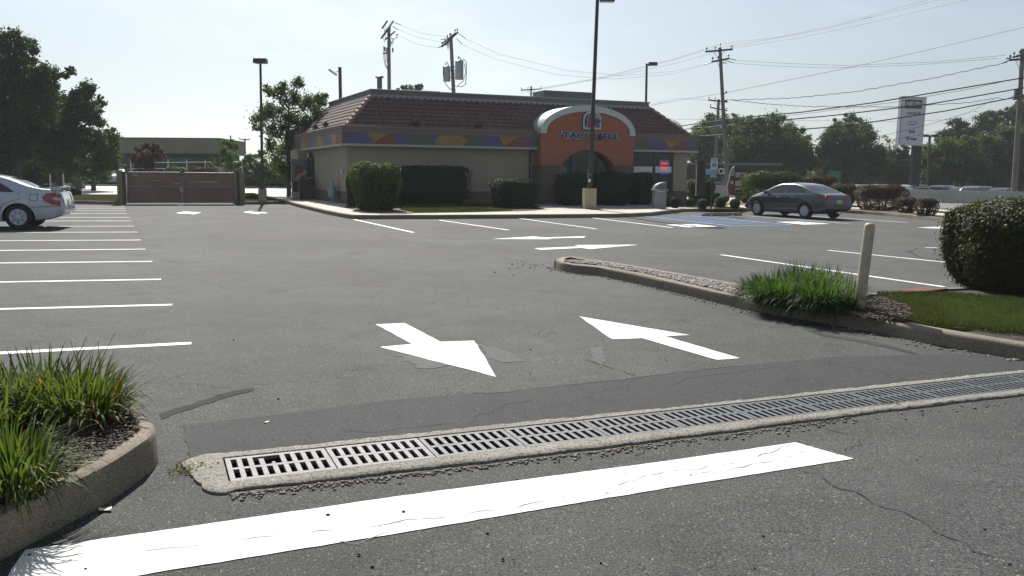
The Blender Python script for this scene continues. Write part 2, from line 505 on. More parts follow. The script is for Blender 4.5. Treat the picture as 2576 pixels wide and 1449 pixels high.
bark = mat('bark', (0.06, 0.05, 0.042), 0.9, var=0.3, scale=6, bump=0.6, bscale=30)
def tree(label, base, blobs, m, cover=1.6, size=0.17, trunk_r=0.18, group=None, name='tree', spread=0.25, trunk_top=None, limbs=True, hollow=0.25, clump=14):
    base = Vector(base)
    t = thing(name, label, 'tree', base, 0, group)
    bl = [(tuple(Vector(c) - base), r) for c, r in blobs]
    P, N = crown_points(bl, cover, size, spread, hollow, clump)
    V, F = leaf_quads(P, N, size)
    npmesh('crown', V, F, m, t)
    b = MB()
    cx = sum(c[0] * r for c, r in bl) / sum(r for c, r in bl); cy = sum(c[1] * r for c, r in bl) / sum(r for c, r in bl)
    zt = max(c[2] for c, r in bl); zl = min(c[2] for c, r in bl)
    top = Vector((cx, cy, zt * 0.85)) if trunk_top is None else trunk_top
    pts = [Vector((0, 0, -0.2)), Vector((0.02, 0, zt * 0.2)), Vector((cx * 0.3, cy * 0.3, zt * 0.45)), Vector((cx * 0.8, cy * 0.8, zt * 0.7)), top]
    b.tube(pts, [trunk_r * 1.25, trunk_r, trunk_r * 0.8, trunk_r * 0.5, trunk_r * 0.12], 8)
    if limbs:
        for c, r in bl:
            c = Vector(c); f = min(0.95, max(0.12, (c.z - r * 1.2) / (zt + 1e-6)))
            i = min(3, int(f * 4)); s0 = pts[i].lerp(pts[i + 1], f * 4 - i)
            if (c - s0).length > 0.4:
                mid = s0.lerp(c, 0.5) + Vector((random.uniform(-.2, .2), random.uniform(-.2, .2), -0.1 * (c - s0).length))
                b.tube([s0, mid, c], [trunk_r * 0.35, trunk_r * 0.22, trunk_r * 0.06], 5)
                for _ in range(3):
                    e = c + Vector(unit(1)[0] * r * 0.8)
                    b.tube([mid.lerp(c, random.uniform(.3, 1)), e], [trunk_r * 0.12, trunk_r * 0.03], 4)
    b.build('trunk', bark, t, smooth=True)
    return t
def px_blobs(lst, Y, depth=1.0):
    out = []
    for (x, y, r) in lst:
        yy = Y + random.uniform(-1, 1) * depth
        out.append((tuple(at(x, y, yy)), r / CAM_F * yy))
    return out

def hedge(name, label, cx, cy, z0, w_, d_, h, m, core, leaf=0.06, dens=900, rz=0.0, ex=4.5, group=None, cat='hedge', bump=0.07, leg=0.0, squash_bottom=0.82, sparse=0.0):
    """clipped shrub: a superellipsoid of leaves over a dark twiggy core"""
    hx, hy, hz = w_ / 2, d_ / 2, (h - leg) / 2
    area = 2 * (w_ * h + d_ * h + w_ * d_)
    n = int(area * dens)
    def surf(D):
        nrm = (np.abs(D[:, 0]) ** ex + np.abs(D[:, 1]) ** ex + np.abs(D[:, 2]) ** ex) ** (1 / ex)
        S = D / nrm[:, None]
        tz = (S[:, 2] + 1) / 2
        k = squash_bottom + (1 - squash_bottom) * np.minimum(1, tz * 1.6)
        return S * np.stack([k, k, np.ones_like(k)], 1)
    D = rng.uniform(-1, 1, (n, 3)); ax = rng.choice(3, n, p=np.array([d_ * h, w_ * h, w_ * d_]) / (d_ * h + w_ * h + w_ * d_))
    sg = rng.choice([-1, 1], n); D[np.arange(n), ax] = sg
    S = surf(D)
    ph = rng.uniform(0, 6, 6)
    wob = 1 + bump * (np.sin(S[:, 0] * 5 * max(1, hx) + ph[0]) * np.sin(S[:, 2] * 6 + ph[1]) + np.sin(S[:, 1] * 7 + ph[2]) * 0.6 + np.sin(S[:, 0] * 13 * max(1, hx) + ph[3]) * 0.35) + rng.normal(size=n) * 0.02
    stray = rng.uniform(size=n) < 0.07
    wob = wob + stray * np.abs(rng.normal(size=n)) * 0.06
    P = S * wob[:, None] * np.array([hx, hy, hz])
    if sparse: # gaps low down, so that light and ground show through
        keep = rng.uniform(size=n) > sparse * np.clip(0.1 - S[:, 2], 0, 1)
        P, S = P[keep], S[keep]
    N = S + rng.normal(size=P.shape) * 0.55; N /= np.linalg.norm(N, axis=1, keepdims=True)
    V, F = leaf_quads(P, N, leaf, 0.7)
    # core
    nu, nv = 28, 16; CV = []
    for j in range(nv + 1):
        for i in range(nu):
            a, b_ = 2 * math.pi * i / nu, math.pi * (j / nv - 0.5)
            CV.append((math.cos(a) * math.cos(b_), math.sin(a) * math.cos(b_), math.sin(b_)))
    CV = surf(np.array(CV) + 1e-9) * np.array([hx, hy, hz]) * 0.93
    if sparse: CV = CV * np.array([0.85, 0.85, 0.5]) + np.array([0, 0, hz * 0.42])
    CF = np.array([(j * nu + i, j * nu + (i + 1) % nu, (j + 1) * nu + (i + 1) % nu, (j + 1) * nu + i) for j in range(nv) for i in range(nu)])
    VV = np.concatenate([V, CV]) + np.array([0, 0, hz + leg]); FF = np.concatenate([F, CF + len(V)])
    mi = np.concatenate([np.zeros(len(F)), np.ones(len(CF))])
    ms = [m, core]
    o = npmesh(name, VV, FF, ms, None, (cx, cy, z0), mi, rz=rz)
    tag(o, label, cat, group)
    if leg or sparse:
        b = MB()
        for _ in range(int(6 + w_ * 4)):
            x = random.uniform(-hx, hx) * 0.7; y = random.uniform(-hy, hy) * 0.5
            b.tube([(x * 0.6, y * 0.6, -0.02), (x, y, h * 0.55)], [0.02, 0.012], 5)
        b.build('stem', bark, o)
    return o

# leaf palettes
LM_dark = leafmat('leaf_dark', (0.044, 0.066, 0.022), tr=0.42, warm=(0.065, 0.082, 0.026))
LM_left = leafmat('leaf_left', (0.030, 0.052, 0.016), tr=0.38)
LM_mid = leafmat('leaf_mid', (0.055, 0.085, 0.028), tr=0.45)
LM_yel = leafmat('leaf_yellow', (0.066, 0.082, 0.020), tr=0.45)
LM_purple = leafmat('leaf_purple', (0.045, 0.022, 0.030), tr=0.3, warm=(0.07, 0.025, 0.02))
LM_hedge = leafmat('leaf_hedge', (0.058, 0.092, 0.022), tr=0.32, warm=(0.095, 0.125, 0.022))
LM_hedge_shade = leafmat('leaf_hedge_shade', (0.018, 0.036, 0.018), tr=0.25, warm=(0.024, 0.042, 0.014))  # darker copy of the hedge leaf, shade painted into its colour
LM_barb = leafmat('leaf_barberry', (0.075, 0.038, 0.030), tr=0.3, warm=(0.062, 0.045, 0.028))
LM_brown = leafmat('leaf_olive', (0.046, 0.052, 0.022), tr=0.28, warm=(0.066, 0.052, 0.024))
core_g = mat('hedge_core', (0.016, 0.024, 0.010), 0.95, var=0.3, scale=8)
core_r = mat('shrub_core', (0.026, 0.020, 0.014), 0.95, var=0.3, scale=8)

# ============================================================ GROUND
DA = Vector((gp(560, 1160).x, gp(560, 1160).y))          # the trench drain: near corner, far corner, direction
_e = gp(2576, 943); DD = (Vector((_e.x, _e.y)) - DA).normalized(); DN = Vector((DD.y, -DD.x))   # DN points to the camera side
DW = 0.42; NG = 14; GL = 0.585; DL = NG * GL + 0.02
def dpt(s, t): return DA + DD * s + DN * t
hole = [dpt(0, 0), dpt(DL, 0), dpt(DL, DW), dpt(0, DW)]
outer = [Vector((-450, -60)), Vector((450, -60)), Vector((450, 600)), Vector((-450, 600))]
inner = [Vector((-8, -3)), Vector((14, -3)), Vector((14, 16)), Vector((-8, 16))]
vv = outer + inner + hole
ee = [(0, 1), (1, 2), (2, 3), (3, 0), (4, 5), (5, 6), (6, 7), (7, 4), (8, 9), (9, 10), (10, 11), (11, 8)]
ov, oe, of, *_ = delaunay_2d_cdt(vv, ee, [], 0, 1e-5)
def in_hole(p):
    q = p - DA
    return 0 < q.dot(DD) < DL and 0 < q.dot(DN) < DW
b = MB(); fs = []
for f in of:
    c = sum((ov[i] for i in f), Vector((0, 0))) / len(f)
    if not in_hole(c): fs.append(tuple(f))
b.add([(p.x, p.y, gz(p.x, p.y)) for p in ov], fs)
g_ = struct(b.build('ground', asphalt, fix=False))
if g_.data.polygons[0].normal.z < 0: g_.data.flip_normals()

XY = lambda v: (v.x, v.y)
def pp(*pts): return [XY(gp(*p)) for p in pts]

# trench channel below the grates
dirt = mat('drain_dirt', (0.03, 0.028, 0.026), 0.95, var=0.3, scale=20)
b = MB()
c4 = [(p.x, p.y) for p in hole]
zt_ = [gz(*p) for p in c4]
b.add([(p[0], p[1], z) for p, z in zip(c4, zt_)] + [(p[0], p[1], z - 0.35) for p, z in zip(c4, zt_)],
      [(0, 1, 5, 4), (1, 2, 6, 5), (2, 3, 7, 6), (3, 0, 4, 7), (4, 5, 6, 7)])
struct(b.build('drain_channel', dirt, fix=False))

# darker asphalt repair behind the drain
top_e = pp((459, 1071), (560, 1060), (700, 1044), (860, 1022), (1000, 1006), (1180, 992), (1300, 985), (1440, 968), (1560, 955), (1680, 940), (1800, 926), (1950, 912), (2100, 899), (2330, 892), (2600, 893), (2900, 880))
bot_e = [dpt(8.6, -0.06), dpt(6, -0.1), dpt(4, -0.1), dpt(2, -0.1), dpt(0, -0.1), dpt(-0.25, -0.05)]
sheet('asphalt_patch', top_e + bot_e + pp((476, 1150)), 0.004, asphalt_patch, jag=0.008, step=0.08)
# smooth sealed strips and oil stains
tar = ground_mat('smooth_tar', (0.020, 0.020, 0.021), (0.088, 0.088, 0.089), fine=130, rough=0.95, spec=0.1)
sheet('tar_strip', pp((398, 1042), (470, 1020), (560, 990), (640, 975), (642, 982), (570, 1000), (480, 1030), (402, 1056)), 0.003, tar, jag=0.012, step=0.05)
sheet('tar_strip', pp((2020, 828), (2090, 843), (2180, 857), (2250, 872), (2320, 893), (2305, 893), (2235, 876), (2160, 861), (2070, 847)), 0.003, tar, jag=0.006)
old_paint = ground_mat('worn_paint', (0.030, 0.032, 0.034), (0.118, 0.124, 0.128), fine=100)
sheet('worn_paint', pp((1196, 860), (1230, 868), (1290, 893), (1322, 908), (1270, 912), (1235, 905)), 0.003, old_paint, jag=0.035, step=0.05)
sheet('worn_paint', pp((1000, 893), (1075, 900), (1135, 918), (1090, 928), (1050, 925)), 0.003, old_paint, jag=0.035, step=0.05)
sheet('worn_paint', pp((1480, 876), (1515, 872), (1525, 905), (1510, 928), (1492, 905)), 0.003, old_paint, jag=0.02, step=0.05)

# drain surround: broken concrete edging
def edging(name, inner_, outer_, z):
    b = MB(); n = len(inner_)
    prof = []
    for a, c in zip(inner_, outer_):
        d = Vector(c) - Vector(a)
        ring = [(a[0], a[1], gz(*a) - 0.06), (a[0], a[1], gz(*a) + z)]
        for k in (0.3, 0.6, 0.85):
            q = Vector(a) + d * k
            ring.append((q.x, q.y, gz(q.x, q.y) + z + random.uniform(-0.004, 0.003)))
        q = Vector(a) + d * 0.98; ring.append((q.x, q.y, gz(q.x, q.y) + z * 0.6))
        q = Vector(c); ring.append((q.x, q.y, gz(q.x, q.y) - 0.02))
        prof.append(ring)
    k = len(prof[0]); vs_ = [v for r_ in prof for v in r_]
    b.add(vs_, [(i * k + j, (i + 1) * k + j, (i + 1) * k + j + 1, i * k + j + 1) for i in range(n - 1) for j in range(k - 1)])
    b.add(prof[0], [tuple(range(k))]); b.add(prof[-1], [tuple(range(k))])
    return struct(b.build(name, drain_concrete, smooth=True))
def noise1(x, s): return math.sin(x * 7.1 + s) * 0.4 + math.sin(x * 17.3 + 2 * s) * 0.3 + math.sin(x * 41.7 + s * 3) * 0.3
def lumpy(s, k): return 0.011 * noise1(s, k)
path_ = []
Sv = [8.4 - i * 0.045 for i in range(int(8.4 / 0.045) + 1)]
for s in Sv: path_.append((dpt(s, 0), dpt(s, -(0.095 + lumpy(s, 1) - 0.02 * max(0, math.sin(s * 1.1 - 2.2))))))
for k in range(1, 7):
    a_ = k * math.pi / 14; path_.append((dpt(0, 0), dpt(-0.22 * math.sin(a_), -0.115 * math.cos(a_) - 0.01)))
for i in range(15):
    t = DW * i / 14; path_.append((dpt(0, t), dpt(-(0.23 - 0.09 * (t / DW) + lumpy(t * 3, 2)), t)))
for k in range(1, 7):
    a_ = k * math.pi / 14; path_.append((dpt(0, DW), dpt(-0.14 * math.cos(a_), DW + 0.15 * math.sin(a_))))
for s in Sv[::-1]: path_.append((dpt(s, DW), dpt(s, DW + 0.115 + lumpy(s, 4) * 1.2 + 0.022 * math.sin(s * 0.9))))
edging('drain_edging', [XY(a) for a, c in path_], [XY(c) for a, c in path_], 0.022)

# cast grates
iron = mat('cast_iron', (0.07, 0.078, 0.092), 0.55, metal=0.0, var=0.2, scale=9, bump=0.3, bscale=120, fine=0.15, fscale=140)
iron_lit = mat('lit_cast_iron', (0.20, 0.185, 0.195), 0.6, metal=0.0, var=0.18, scale=12, bump=0.3, bscale=120, fine=0.18, fscale=140)  # near grates: the pale glossy reflection is put into the iron colour
def grate_mesh(broken=False):
    b = MB(); L_, W_ = GL - 0.006, DW - 0.02; nS = 9; bar = 0.030; rail = 0.035
    pitch = (L_ - bar) / nS
    for y in (0, (W_ - rail) / 2, W_ - rail): b.box((L_ / 2, -(y + rail / 2), -0.012), (L_, rail, 0.024))
    for row in (0, 1):
        y0 = rail + row * (W_ - rail) / 2; ln = (W_ - rail) / 2 - rail
        for i in range(nS + 1):
            wd = bar if 0 < i < nS else bar * 1.0
            x = bar / 2 + i * pitch
            if broken and row == 0 and i == 4:
                b.box((x, -(y0 + ln - 0.018), -0.012), (wd * 0.7, 0.036, 0.024)); continue
            if broken and row == 0 and i == 3:
                b.box((x, -(y0 + ln * 0.62), -0.012), (wd, ln * 0.76, 0.024)); continue
            b.box((x, -(y0 + ln / 2), -0.012), (wd, ln, 0.024))
    return b
grate_ang = math.atan2(DD.y, DD.x)
tilt_x = GA * DD.x + GB * DD.y; tilt_y = GA * -DN.x + GB * -DN.y
ORD = ['first', 'second', 'third', 'fourth', 'fifth', 'sixth', 'seventh', 'eighth', 'ninth', 'tenth', 'eleventh', 'twelfth', 'thirteenth', 'fourteenth', 'fifteenth', 'sixteenth', 'seventeenth', 'eighteenth', 'nineteenth', 'twentieth']
labels_g = ['nearest drain grate with a broken bar and a jagged hole', 'second drain grate from the broken one, lit pale']
proto = None
for i in range(NG):
    p = dpt(0.01 + i * GL, 0.01)
    if i == 0: o = grate_mesh(True).build('drain_grate', iron_lit, bevel=0.002)
    elif i == 1: o = grate_mesh().build('drain_grate', iron_lit, bevel=0.002)
    elif i == 2: o = grate_mesh().build('drain_grate', iron, bevel=0.002); proto = o
    else: o = proto.copy(); C.objects.link(o)
    o.location = (p.x, p.y, gz(p.x, p.y) + 0.018)
    o.rotation_euler = (math.atan(tilt_y), -math.atan(tilt_x), grate_ang)
    tag(o, labels_g[i] if i < 2 else ORD[i] + ' slotted iron grate counted from the broken near end of the drain', 'drain grate', 'iron grates along the trench drain')

# ------------------------------------------------------------ paint
def line(name, a, b_, wd, m, off=0.004):
    a, b_ = Vector(a[:2]), Vector(b_[:2]); d = (b_ - a).normalized(); n_ = Vector((-d.y, d.x)) * wd / 2
    return sheet(name, [XY(a - n_), XY(b_ - n_), XY(b_ + n_), XY(a + n_)], off, m, jag=0.004, step=0.2)
ends = [((481, 864), (40, 887)), ((433, 767), (0, 778)), ((405, 703), (0, 710)), ((383, 658), (0, 662)), ((366, 627), (0, 630.5)), ((355, 604), (0, 606)), ((345, 584), (0, 585)),
        ((337, 569), (0, 570)), ((330, 556), (0, 556.5)), ((325, 547), (0, 547)), ((319, 537.5), (0, 537.5)), ((317, 530), (0, 530)), ((315, 525), (100, 525)), ((313, 521), (100, 521))]
for i, (r_, l_) in enumerate(ends):
    a = Vector(XY(gp(*r_))); c = Vector(XY(gp(*l_))); d = (c - a).normalized()
    line('parking_line', a, a + d * 5.6, 0.125, white_paint, 0.004)
for a, c in (((890, 552), (1040, 585)), ((1105, 554), (1280, 579)), ((1295, 548), (1500, 576)), ((1980, 540), (2284, 560))):
    line('parking_line', gp(*a), gp(*c), 0.12, white_paint, 0.004)
line('parking_line', gp(1465, 545), gp(1692, 573), 0.14, white_paint, 0.004)
line('parking_line', gp(1880, 543), gp(2134, 562.6), 0.14, pale_blue_paint, 0.006)
for a, c in (((1813, 641), (2375, 722)), ((2083, 630), (2440, 666)), ((2328, 623), (2520, 627))):
    line('parking_line', gp(*a), gp(*c), 0.12, white_paint, 0.004)
# accessible aisle hatching
A0, A1, B0, B1 = [Vector(XY(gp(*q))) for q in ((1600, 542), (1842, 569), (1738, 542.5), (1992, 566))]
line('aisle_hatching', A0, A1, 0.12, blue_paint, 0.006); line('aisle_hatching', B0, B1, 0.12, blue_paint, 0.006)
line('aisle_hatching', A1, B1, 0.12, blue_paint, 0.0075)
for k in range(9):
    f = k / 9
    line('aisle_hatching', A0.lerp(A1, f * 0.86 + 0.1), B0.lerp(B1, f * 0.86 + 0.02), 0.09, blue_paint, 0.005)
for q in (((1673, 565.7), (1750, 564), (1805, 570.3), (1729, 572)), ((1951, 558.5), (2008, 557.5), (2089, 563.4), (2022, 565.3))):
    P4 = [Vector(XY(gp(*p))) for p in q]
    sheet('access_marking', [XY(p) for p in P4], 0.006, white_paint, jag=0.01)
    # blue wheelchair symbol: head, body, wheel
    ctr = sum(P4, Vector((0, 0))) / 4; e1 = (P4[1] - P4[0]) * 0.5; e2 = (P4[3] - P4[0]) * 0.5
    def W2(a, c): v = ctr + e1 * a + e2 * c; return (v.x, v.y)
    sheet('access_marking', [W2(0.5 + 0.1 * math.cos(t), -0.05 + 0.13 * math.sin(t)) for t in [k * math.pi / 5 for k in range(10)]], 0.010, blue_paint)
    sheet('access_marking', [W2(*p) for p in ((0.36, -0.1), (0.36, 0.05), (0.1, 0.05), (0.1, 0.3), (-0.35, 0.5), (-0.4, 0.4), (-0.02, 0.18), (-0.02, -0.1))], 0.010, blue_paint)
    sheet('access_marking', [W2(-0.12 + 0.36 * math.cos(t), -0.02 + 0.42 * math.sin(t)) for t in [2.2 + k * 0.3 for k in range(13)]] + [W2(-0.12 + 0.27 * math.cos(t), -0.02 + 0.32 * math.sin(t)) for t in [2.2 + k * 0.3 for k in range(12, -1, -1)]], 0.0085, blue_paint)
arrows = [
    [(945.6, 816.8), (1019, 813.5), (1108, 860.9), (1193.3, 857.6), (1249.2, 949), (955.2, 873.5), (1037.9, 866.4)],
    [(1457.9, 796.7), (1736.3, 843.7), (1672, 846.2), (1861.4, 901.7), (1802.2, 905.9), (1615.4, 851.3), (1539.8, 854.2)],
    [(1236.5, 601.5), (1343.8, 595), (1366.6, 597.6), (1472.5, 594.7), (1469, 597.9), (1375.3, 600), (1388.7, 602)],
    [(1606.6, 615.8), (1484.6, 627), (1462.5, 623.8), (1358.6, 628.8), (1343.8, 625), (1462.5, 620), (1442.4, 616.8)],
    [(443, 535.5), (466, 532), (484, 533.4), (507, 534.6), (486, 539.5), (475, 537.2), (452, 537.6)],
    [(611, 534), (634, 530.5), (644, 532), (664, 532.6), (674, 536.2), (655, 536.6), (650, 539)],
    [(2305.5, 572.7), (2380, 569.5), (2400, 571.5), (2470, 571), (2470, 574), (2400, 574.5), (2380, 576)]]
for q in arrows: sheet('painted_arrow', pp(*q), 0.004, white_paint, jag=0.006, step=0.12)
sheet('stop_bar', pp((62, 1385), (440, 1331.6), (1000, 1250), (1698, 1158), (2000, 1114), (2148, 1155), (1698, 1225.6), (1000, 1343), (440, 1434), (-20, 1512)), 0.004, white_paint, jag=0.0025, step=0.06)

# cracks as thin ragged strips of dark grit
crack_grey = mat('paint_crack', (0.22, 0.22, 0.22), 0.9, var=0.3, scale=9)
def crack(pts, wd=0.012, jag=0.035, off=0.0055, m=None):
    P = [Vector(XY(gp(*p))) for p in pts]; Q = []
    for a, c in zip(P, P[1:]):
        k = max(2, int((c - a).length / 0.07))
        n_ = Vector((-(c - a).y, (c - a).x)).normalized()
        for i in range(k): Q.append(a.lerp(c, i / k) + n_ * random.uniform(-jag, jag))
    Q.append(P[-1]); b = MB(); vs_ = []
    for i, q in enumerate(Q):
        d = (Q[min(i + 1, len(Q) - 1)] - Q[max(i - 1, 0)]).normalized(); n_ = Vector((-d.y, d.x)) * (wd * random.uniform(0.2, 1.1) / 2)
        for s_ in (q - n_, q + n_): vs_.append((s_.x, s_.y, gz(s_.x, s_.y) + off))
    b.add(vs_, [(2 * i, 2 * i + 2, 2 * i + 3, 2 * i + 1) for i in range(len(Q) - 1)])
    o = b.build('crack', m or seal, fix=False)
    if o.data.polygons[0].normal.z < 0: o.data.flip_normals()
    return struct(o)
for pts, wd in [(((2030, 1185), (2080, 1205), (2140, 1240), (2230, 1275), (2330, 1320), (2420, 1370), (2500, 1400)), 0.012),
                (((2080, 1078), (2160, 1100), (2155, 1118), (2135, 1130)), 0.01), (((2100, 1150), (2160, 1118), (2230, 1135)), 0.006),
                (((1150, 995), (1300, 984), (1420, 972), (1560, 957), (1700, 938), (1850, 922)), 0.022),
                (((1180, 1065), (1210, 1045), (1280, 1015), (1340, 1010)), 0.016), (((860, 1086), (940, 1086), (1040, 1075), (1180, 1066)), 0.01),
                (((1690, 968), (1740, 950), (1850, 940), (1960, 920)), 0.014), (((1950, 990), (1965, 962), (2020, 955)), 0.012),
                (((390, 975), (450, 962), (560, 975), (640, 965), (800, 960)), 0.008),
                (((985, 587), (960, 595), (1010, 605), (1050, 612), (1150, 618)), 0.02), (((1250, 652), (1300, 655), (1340, 668)), 0.02),
                (((700, 720), (760, 724), (850, 716), (1000, 722)), 0.01), (((2000, 568), (2080, 590), (2180, 600), (2300, 605)), 0.02),
                (((1500, 598), (1700, 600), (1900, 608)), 0.012), (((1900, 560), (1960, 563), (2060, 576)), 0.012),
                (((1480, 905), (1510, 915), (1560, 935), (1600, 945)), 0.012), (((2310, 625), (2285, 632), (2310, 645), (2360, 655)), 0.05),
                (((640, 640), (700, 632), (860, 628), (930, 640)), 0.01), (((1590, 1145), (1640, 1120), (1700, 1108)), 0.014)]:
    crack(pts, wd)
for pts, wd in [(((330, 1395), (560, 1362), (760, 1345), (940, 1325), (1180, 1290), (1290, 1283), (1420, 1250)), 0.007), (((60, 1400), (200, 1380), (350, 1372)), 0.005),
                (((1560, 1225), (1600, 1205), (1680, 1190), (1820, 1190), (1900, 1170), (1990, 1150)), 0.008), (((1700, 1188), (1860, 1165), (1990, 1120)), 0.007), (((800, 1360), (900, 1372), (1000, 1330)), 0.005)]:
    crack(pts, wd, off=0.0062, jag=0.02, m=crack_grey)

# ------------------------------------------------------------ kerbed pad the restaurant stands on
E2 = [XY(p) for p in (gp(716, 511), gp(745, 520), gp(812, 537), gp(862, 547.5))]
padF = E2 + [XY(gp(888, 551.5))] + pp((1100, 551), (1300, 549.5), (1483, 548), (1560, 547), (1640, 543.5), (1672, 539), (1722, 533), (1800, 532.3), (1887, 532), (1960, 532), (2060, 533), (2125, 536))
padF_r = pp((2168, 538.2), (2230, 543), (2300, 550), (2390, 559.5), (2500, 570), (2640, 582), (2900, 600))
back = [(60, 21), (72, 30), (40, 44), (24.5, 45.5), (21.8, 47.2), (20.8, 50), (20, 60), (-8, 62), (-15.4, 52)]
pad_poly = padF + padF_r
# concrete walk, 0.15 above the lot
def inset(poly, d):
    P = [Vector(p) for p in poly]; o_ = []
    for i, p in enumerate(P):
        t = (P[min(i + 1, len(P) - 1)] - P[max(i - 1, 0)]).normalized(); o_.append((p.x - t.y * d, p.y + t.x * d))
    return o_
pad_in = inset(padF + padF_r, 0.10)
walk_pts = padF[:]
sheet('sidewalk', pad_in[:len(padF) + 3] + [(19, 43.5), (20, 48), (15, 60), (-5, 60), (-14.6, 51.5)], 0.146, concrete)
sweep('sidewalk_kerb', padF + padF_r, kerb_prof(0.15), kerb_concrete, gap_every=3.0, rough=0.003)
sweep('sidewalk_kerb', [(-14.6, 51.5), padF[0]], kerb_prof(0.15), kerb_concrete, gap_every=3.0)
# beds and lawn on the pad
def ppo(off, *pts): return [XY(gp(*p, off)) for p in pts]
wl = lambda u, v: XY(bpnt(u, v))
sheet('flower_bed', ppo(0.15, (868, 522), (905, 531), (960, 538.5), (1020, 538.5), (1050, 535.5)) + [wl(5.2, -0.02), wl(0, -0.02)], 0.156, mulch_mat, jag=0.03)
sheet('lawn', ppo(0.15, (1006, 528), (1045, 535.8), (1180, 534), (1304, 530.8), (1262, 526)) + [wl(8.6, -1.0), wl(2.2, -1.0)], 0.160, lawn_mat, jag=0.03)
sheet('flower_bed', ppo(0.15, (1245, 528), (1300, 531.5), (1350, 529), (1370, 524)) + [wl(9.2, -0.02), wl(5.0, -0.02), wl(5, -1.2)], 0.165, mulch_mat, jag=0.04)
stone_mat = ground_mat('stone_bed', (0.20, 0.21, 0.22), (0.42, 0.42, 0.43), fine=14, big=2, bump=1.5)
sheet('stone_bed', ppo(0.15, (1420, 524), (1500, 527), (1600, 526.5), (1648, 523), (1680, 519)) + [wl(17.5, -0.02), wl(9.5, -0.9)], 0.156, stone_mat, jag=0.04)
sheet('flower_bed', ppo(0.15, (1682, 520), (1745, 523), (1792, 526.5)) + [(11.6, 46.5), (12.3, 51)] + [wl(18.7, -0.02), wl(17.5, -0.02)], 0.156, mulch_mat, jag=0.03)
sheet('lawn', ppo(0.15, (1798, 520), (1796, 526.5), (1845, 527), (1880, 524.5), (1860, 521)), 0.160, lawn_mat, jag=0.03)
sheet('red_mulch_bed', ppo(0.15, (1822, 514), (1890, 517.5), (2120, 521), (2150, 500), (1900, 495)), 0.157, red_mulch, jag=0.03)
# right hand bed: red mulch behind the kerb, walk, grass verge, road
rb_front = pad_in[-9:]
rb_back = [(p[0] + 0.9, p[1] + 1.5) for p in rb_front]
sheet('red_mulch_bed', rb_front + rb_back[::-1], 0.158, red_mulch, jag=0.03)
w2 = [(p[0] + 1.9, p[1] + 3.6) for p in rb_front]
sheet('sidewalk', rb_back + w2[::-1], 0.150, concrete)
w3 = [(p[0] + 2.0, p[1] + 3.8) for p in rb_front]; w4 = [(p[0] + 3.0, p[1] + 5.8) for p in rb_front]; w5 = [(p[0] + 6, p[1] + 10.6) for p in rb_front]
sheet('grass_verge', w2 + w4[::-1], 0.17, lawn_mat)
sheet('sidewalk', [(p[0], p[1]) for p in w4] + w5[::-1], 0.03, concrete)
# main road
rd = Vector((XY(gp(2374, 510))[0] - XY(gp(1815, 494))[0], XY(gp(2374, 510))[1] - XY(gp(1815, 494))[1])).normalized()
rp0 = Vector(XY(gp(2374, 510))); rn = Vector((-rd.y, rd.x)) * -1          # towards the camera
if rn.y > 0: rn = -rn
def rpt(s, t): v = rp0 + rd * s + rn * t; return (v.x, v.y)
sheet('road', [rpt(-120, 13), rpt(120, 13), rpt(120, -16), rpt(-120, -16)], 0.010, road_asphalt)
sheet('far_lot', [rpt(-60, -16), rpt(120, -16), rpt(120, -60), rpt(-60, -60)], 0.02, asphalt)
sheet('wooded_ground', [rpt(-200, -60), rpt(200, -60), rpt(200, -400), rpt(-200, -400)], 0.03, far_ground)

# left: kerb, verge, neighbour's pale concrete lot
lk = pp((-420, 509), (0, 511), (180, 513), (306, 515.5))
sweep('lot_kerb', lk, kerb_prof(0.15), kerb_concrete, gap_every=3.0)
a_, b_, c_, d_ = pp((-420, 494), (306, 495), (660, 499.5), (735, 500.5))
sheet('grass_verge', [lk[0], lk[1], lk[2], lk[3], XY(gp(300, 513)), b_, a_], 0.14, verge_mat, jag=0.03)
rk = pp((603, 515), (660, 514.5), (716, 512.5))
sweep('lot_kerb', rk, kerb_prof(0.15), kerb_concrete)
sheet('grass_verge', rk + [(-14.6, 51.5), (-16.8, 54.8)] + [c_, XY(gp(600, 500))], 0.14, verge_mat, jag=0.03)
wn0, wn1 = Vector(a_), Vector(d_); wd_ = (wn1 - wn0).normalized()
q0 = Vector(XY(gp(306, 495.5)))
wdir = (Vector(XY(gp(660, 500))) - q0).normalized(); wnn = Vector((-wdir.y, wdir.x))
def wp(s, t): v = q0 + wdir * s + wnn * t; return (v.x, v.y)
sheet('neighbour_lot', [wp(-60, 0.15), wp(16, 0.15), wp(16, 26), wp(-60, 26)], 0.02, white_concrete)
sheet('grass_verge', [wp(-80, 26), wp(60, 26), wp(60, 34), wp(-80, 34)], 0.1, verge_mat)
sheet('wooded_ground', [wp(-200, 34), wp(90, 34), wp(90, 300), wp(-200, 300)], 0.03, far_ground)
sweep('lot_kerb', [wp(-80, 26), wp(20, 26)], kerb_prof(0.15), kerb_concrete)

# ============================================================ ISLANDS
def offs(poly, d, closed=True):
    P = [Vector(p[:2]) for p in poly]; n = len(P); out = []
    for i in range(n):
        a = P[i - 1] if (closed or i) else P[i]; c = P[(i + 1) % n] if (closed or i < n - 1) else P[i]
        t = (c - a).normalized(); out.append((P[i].x - t.y * d, P[i].y + t.x * d))
    return out
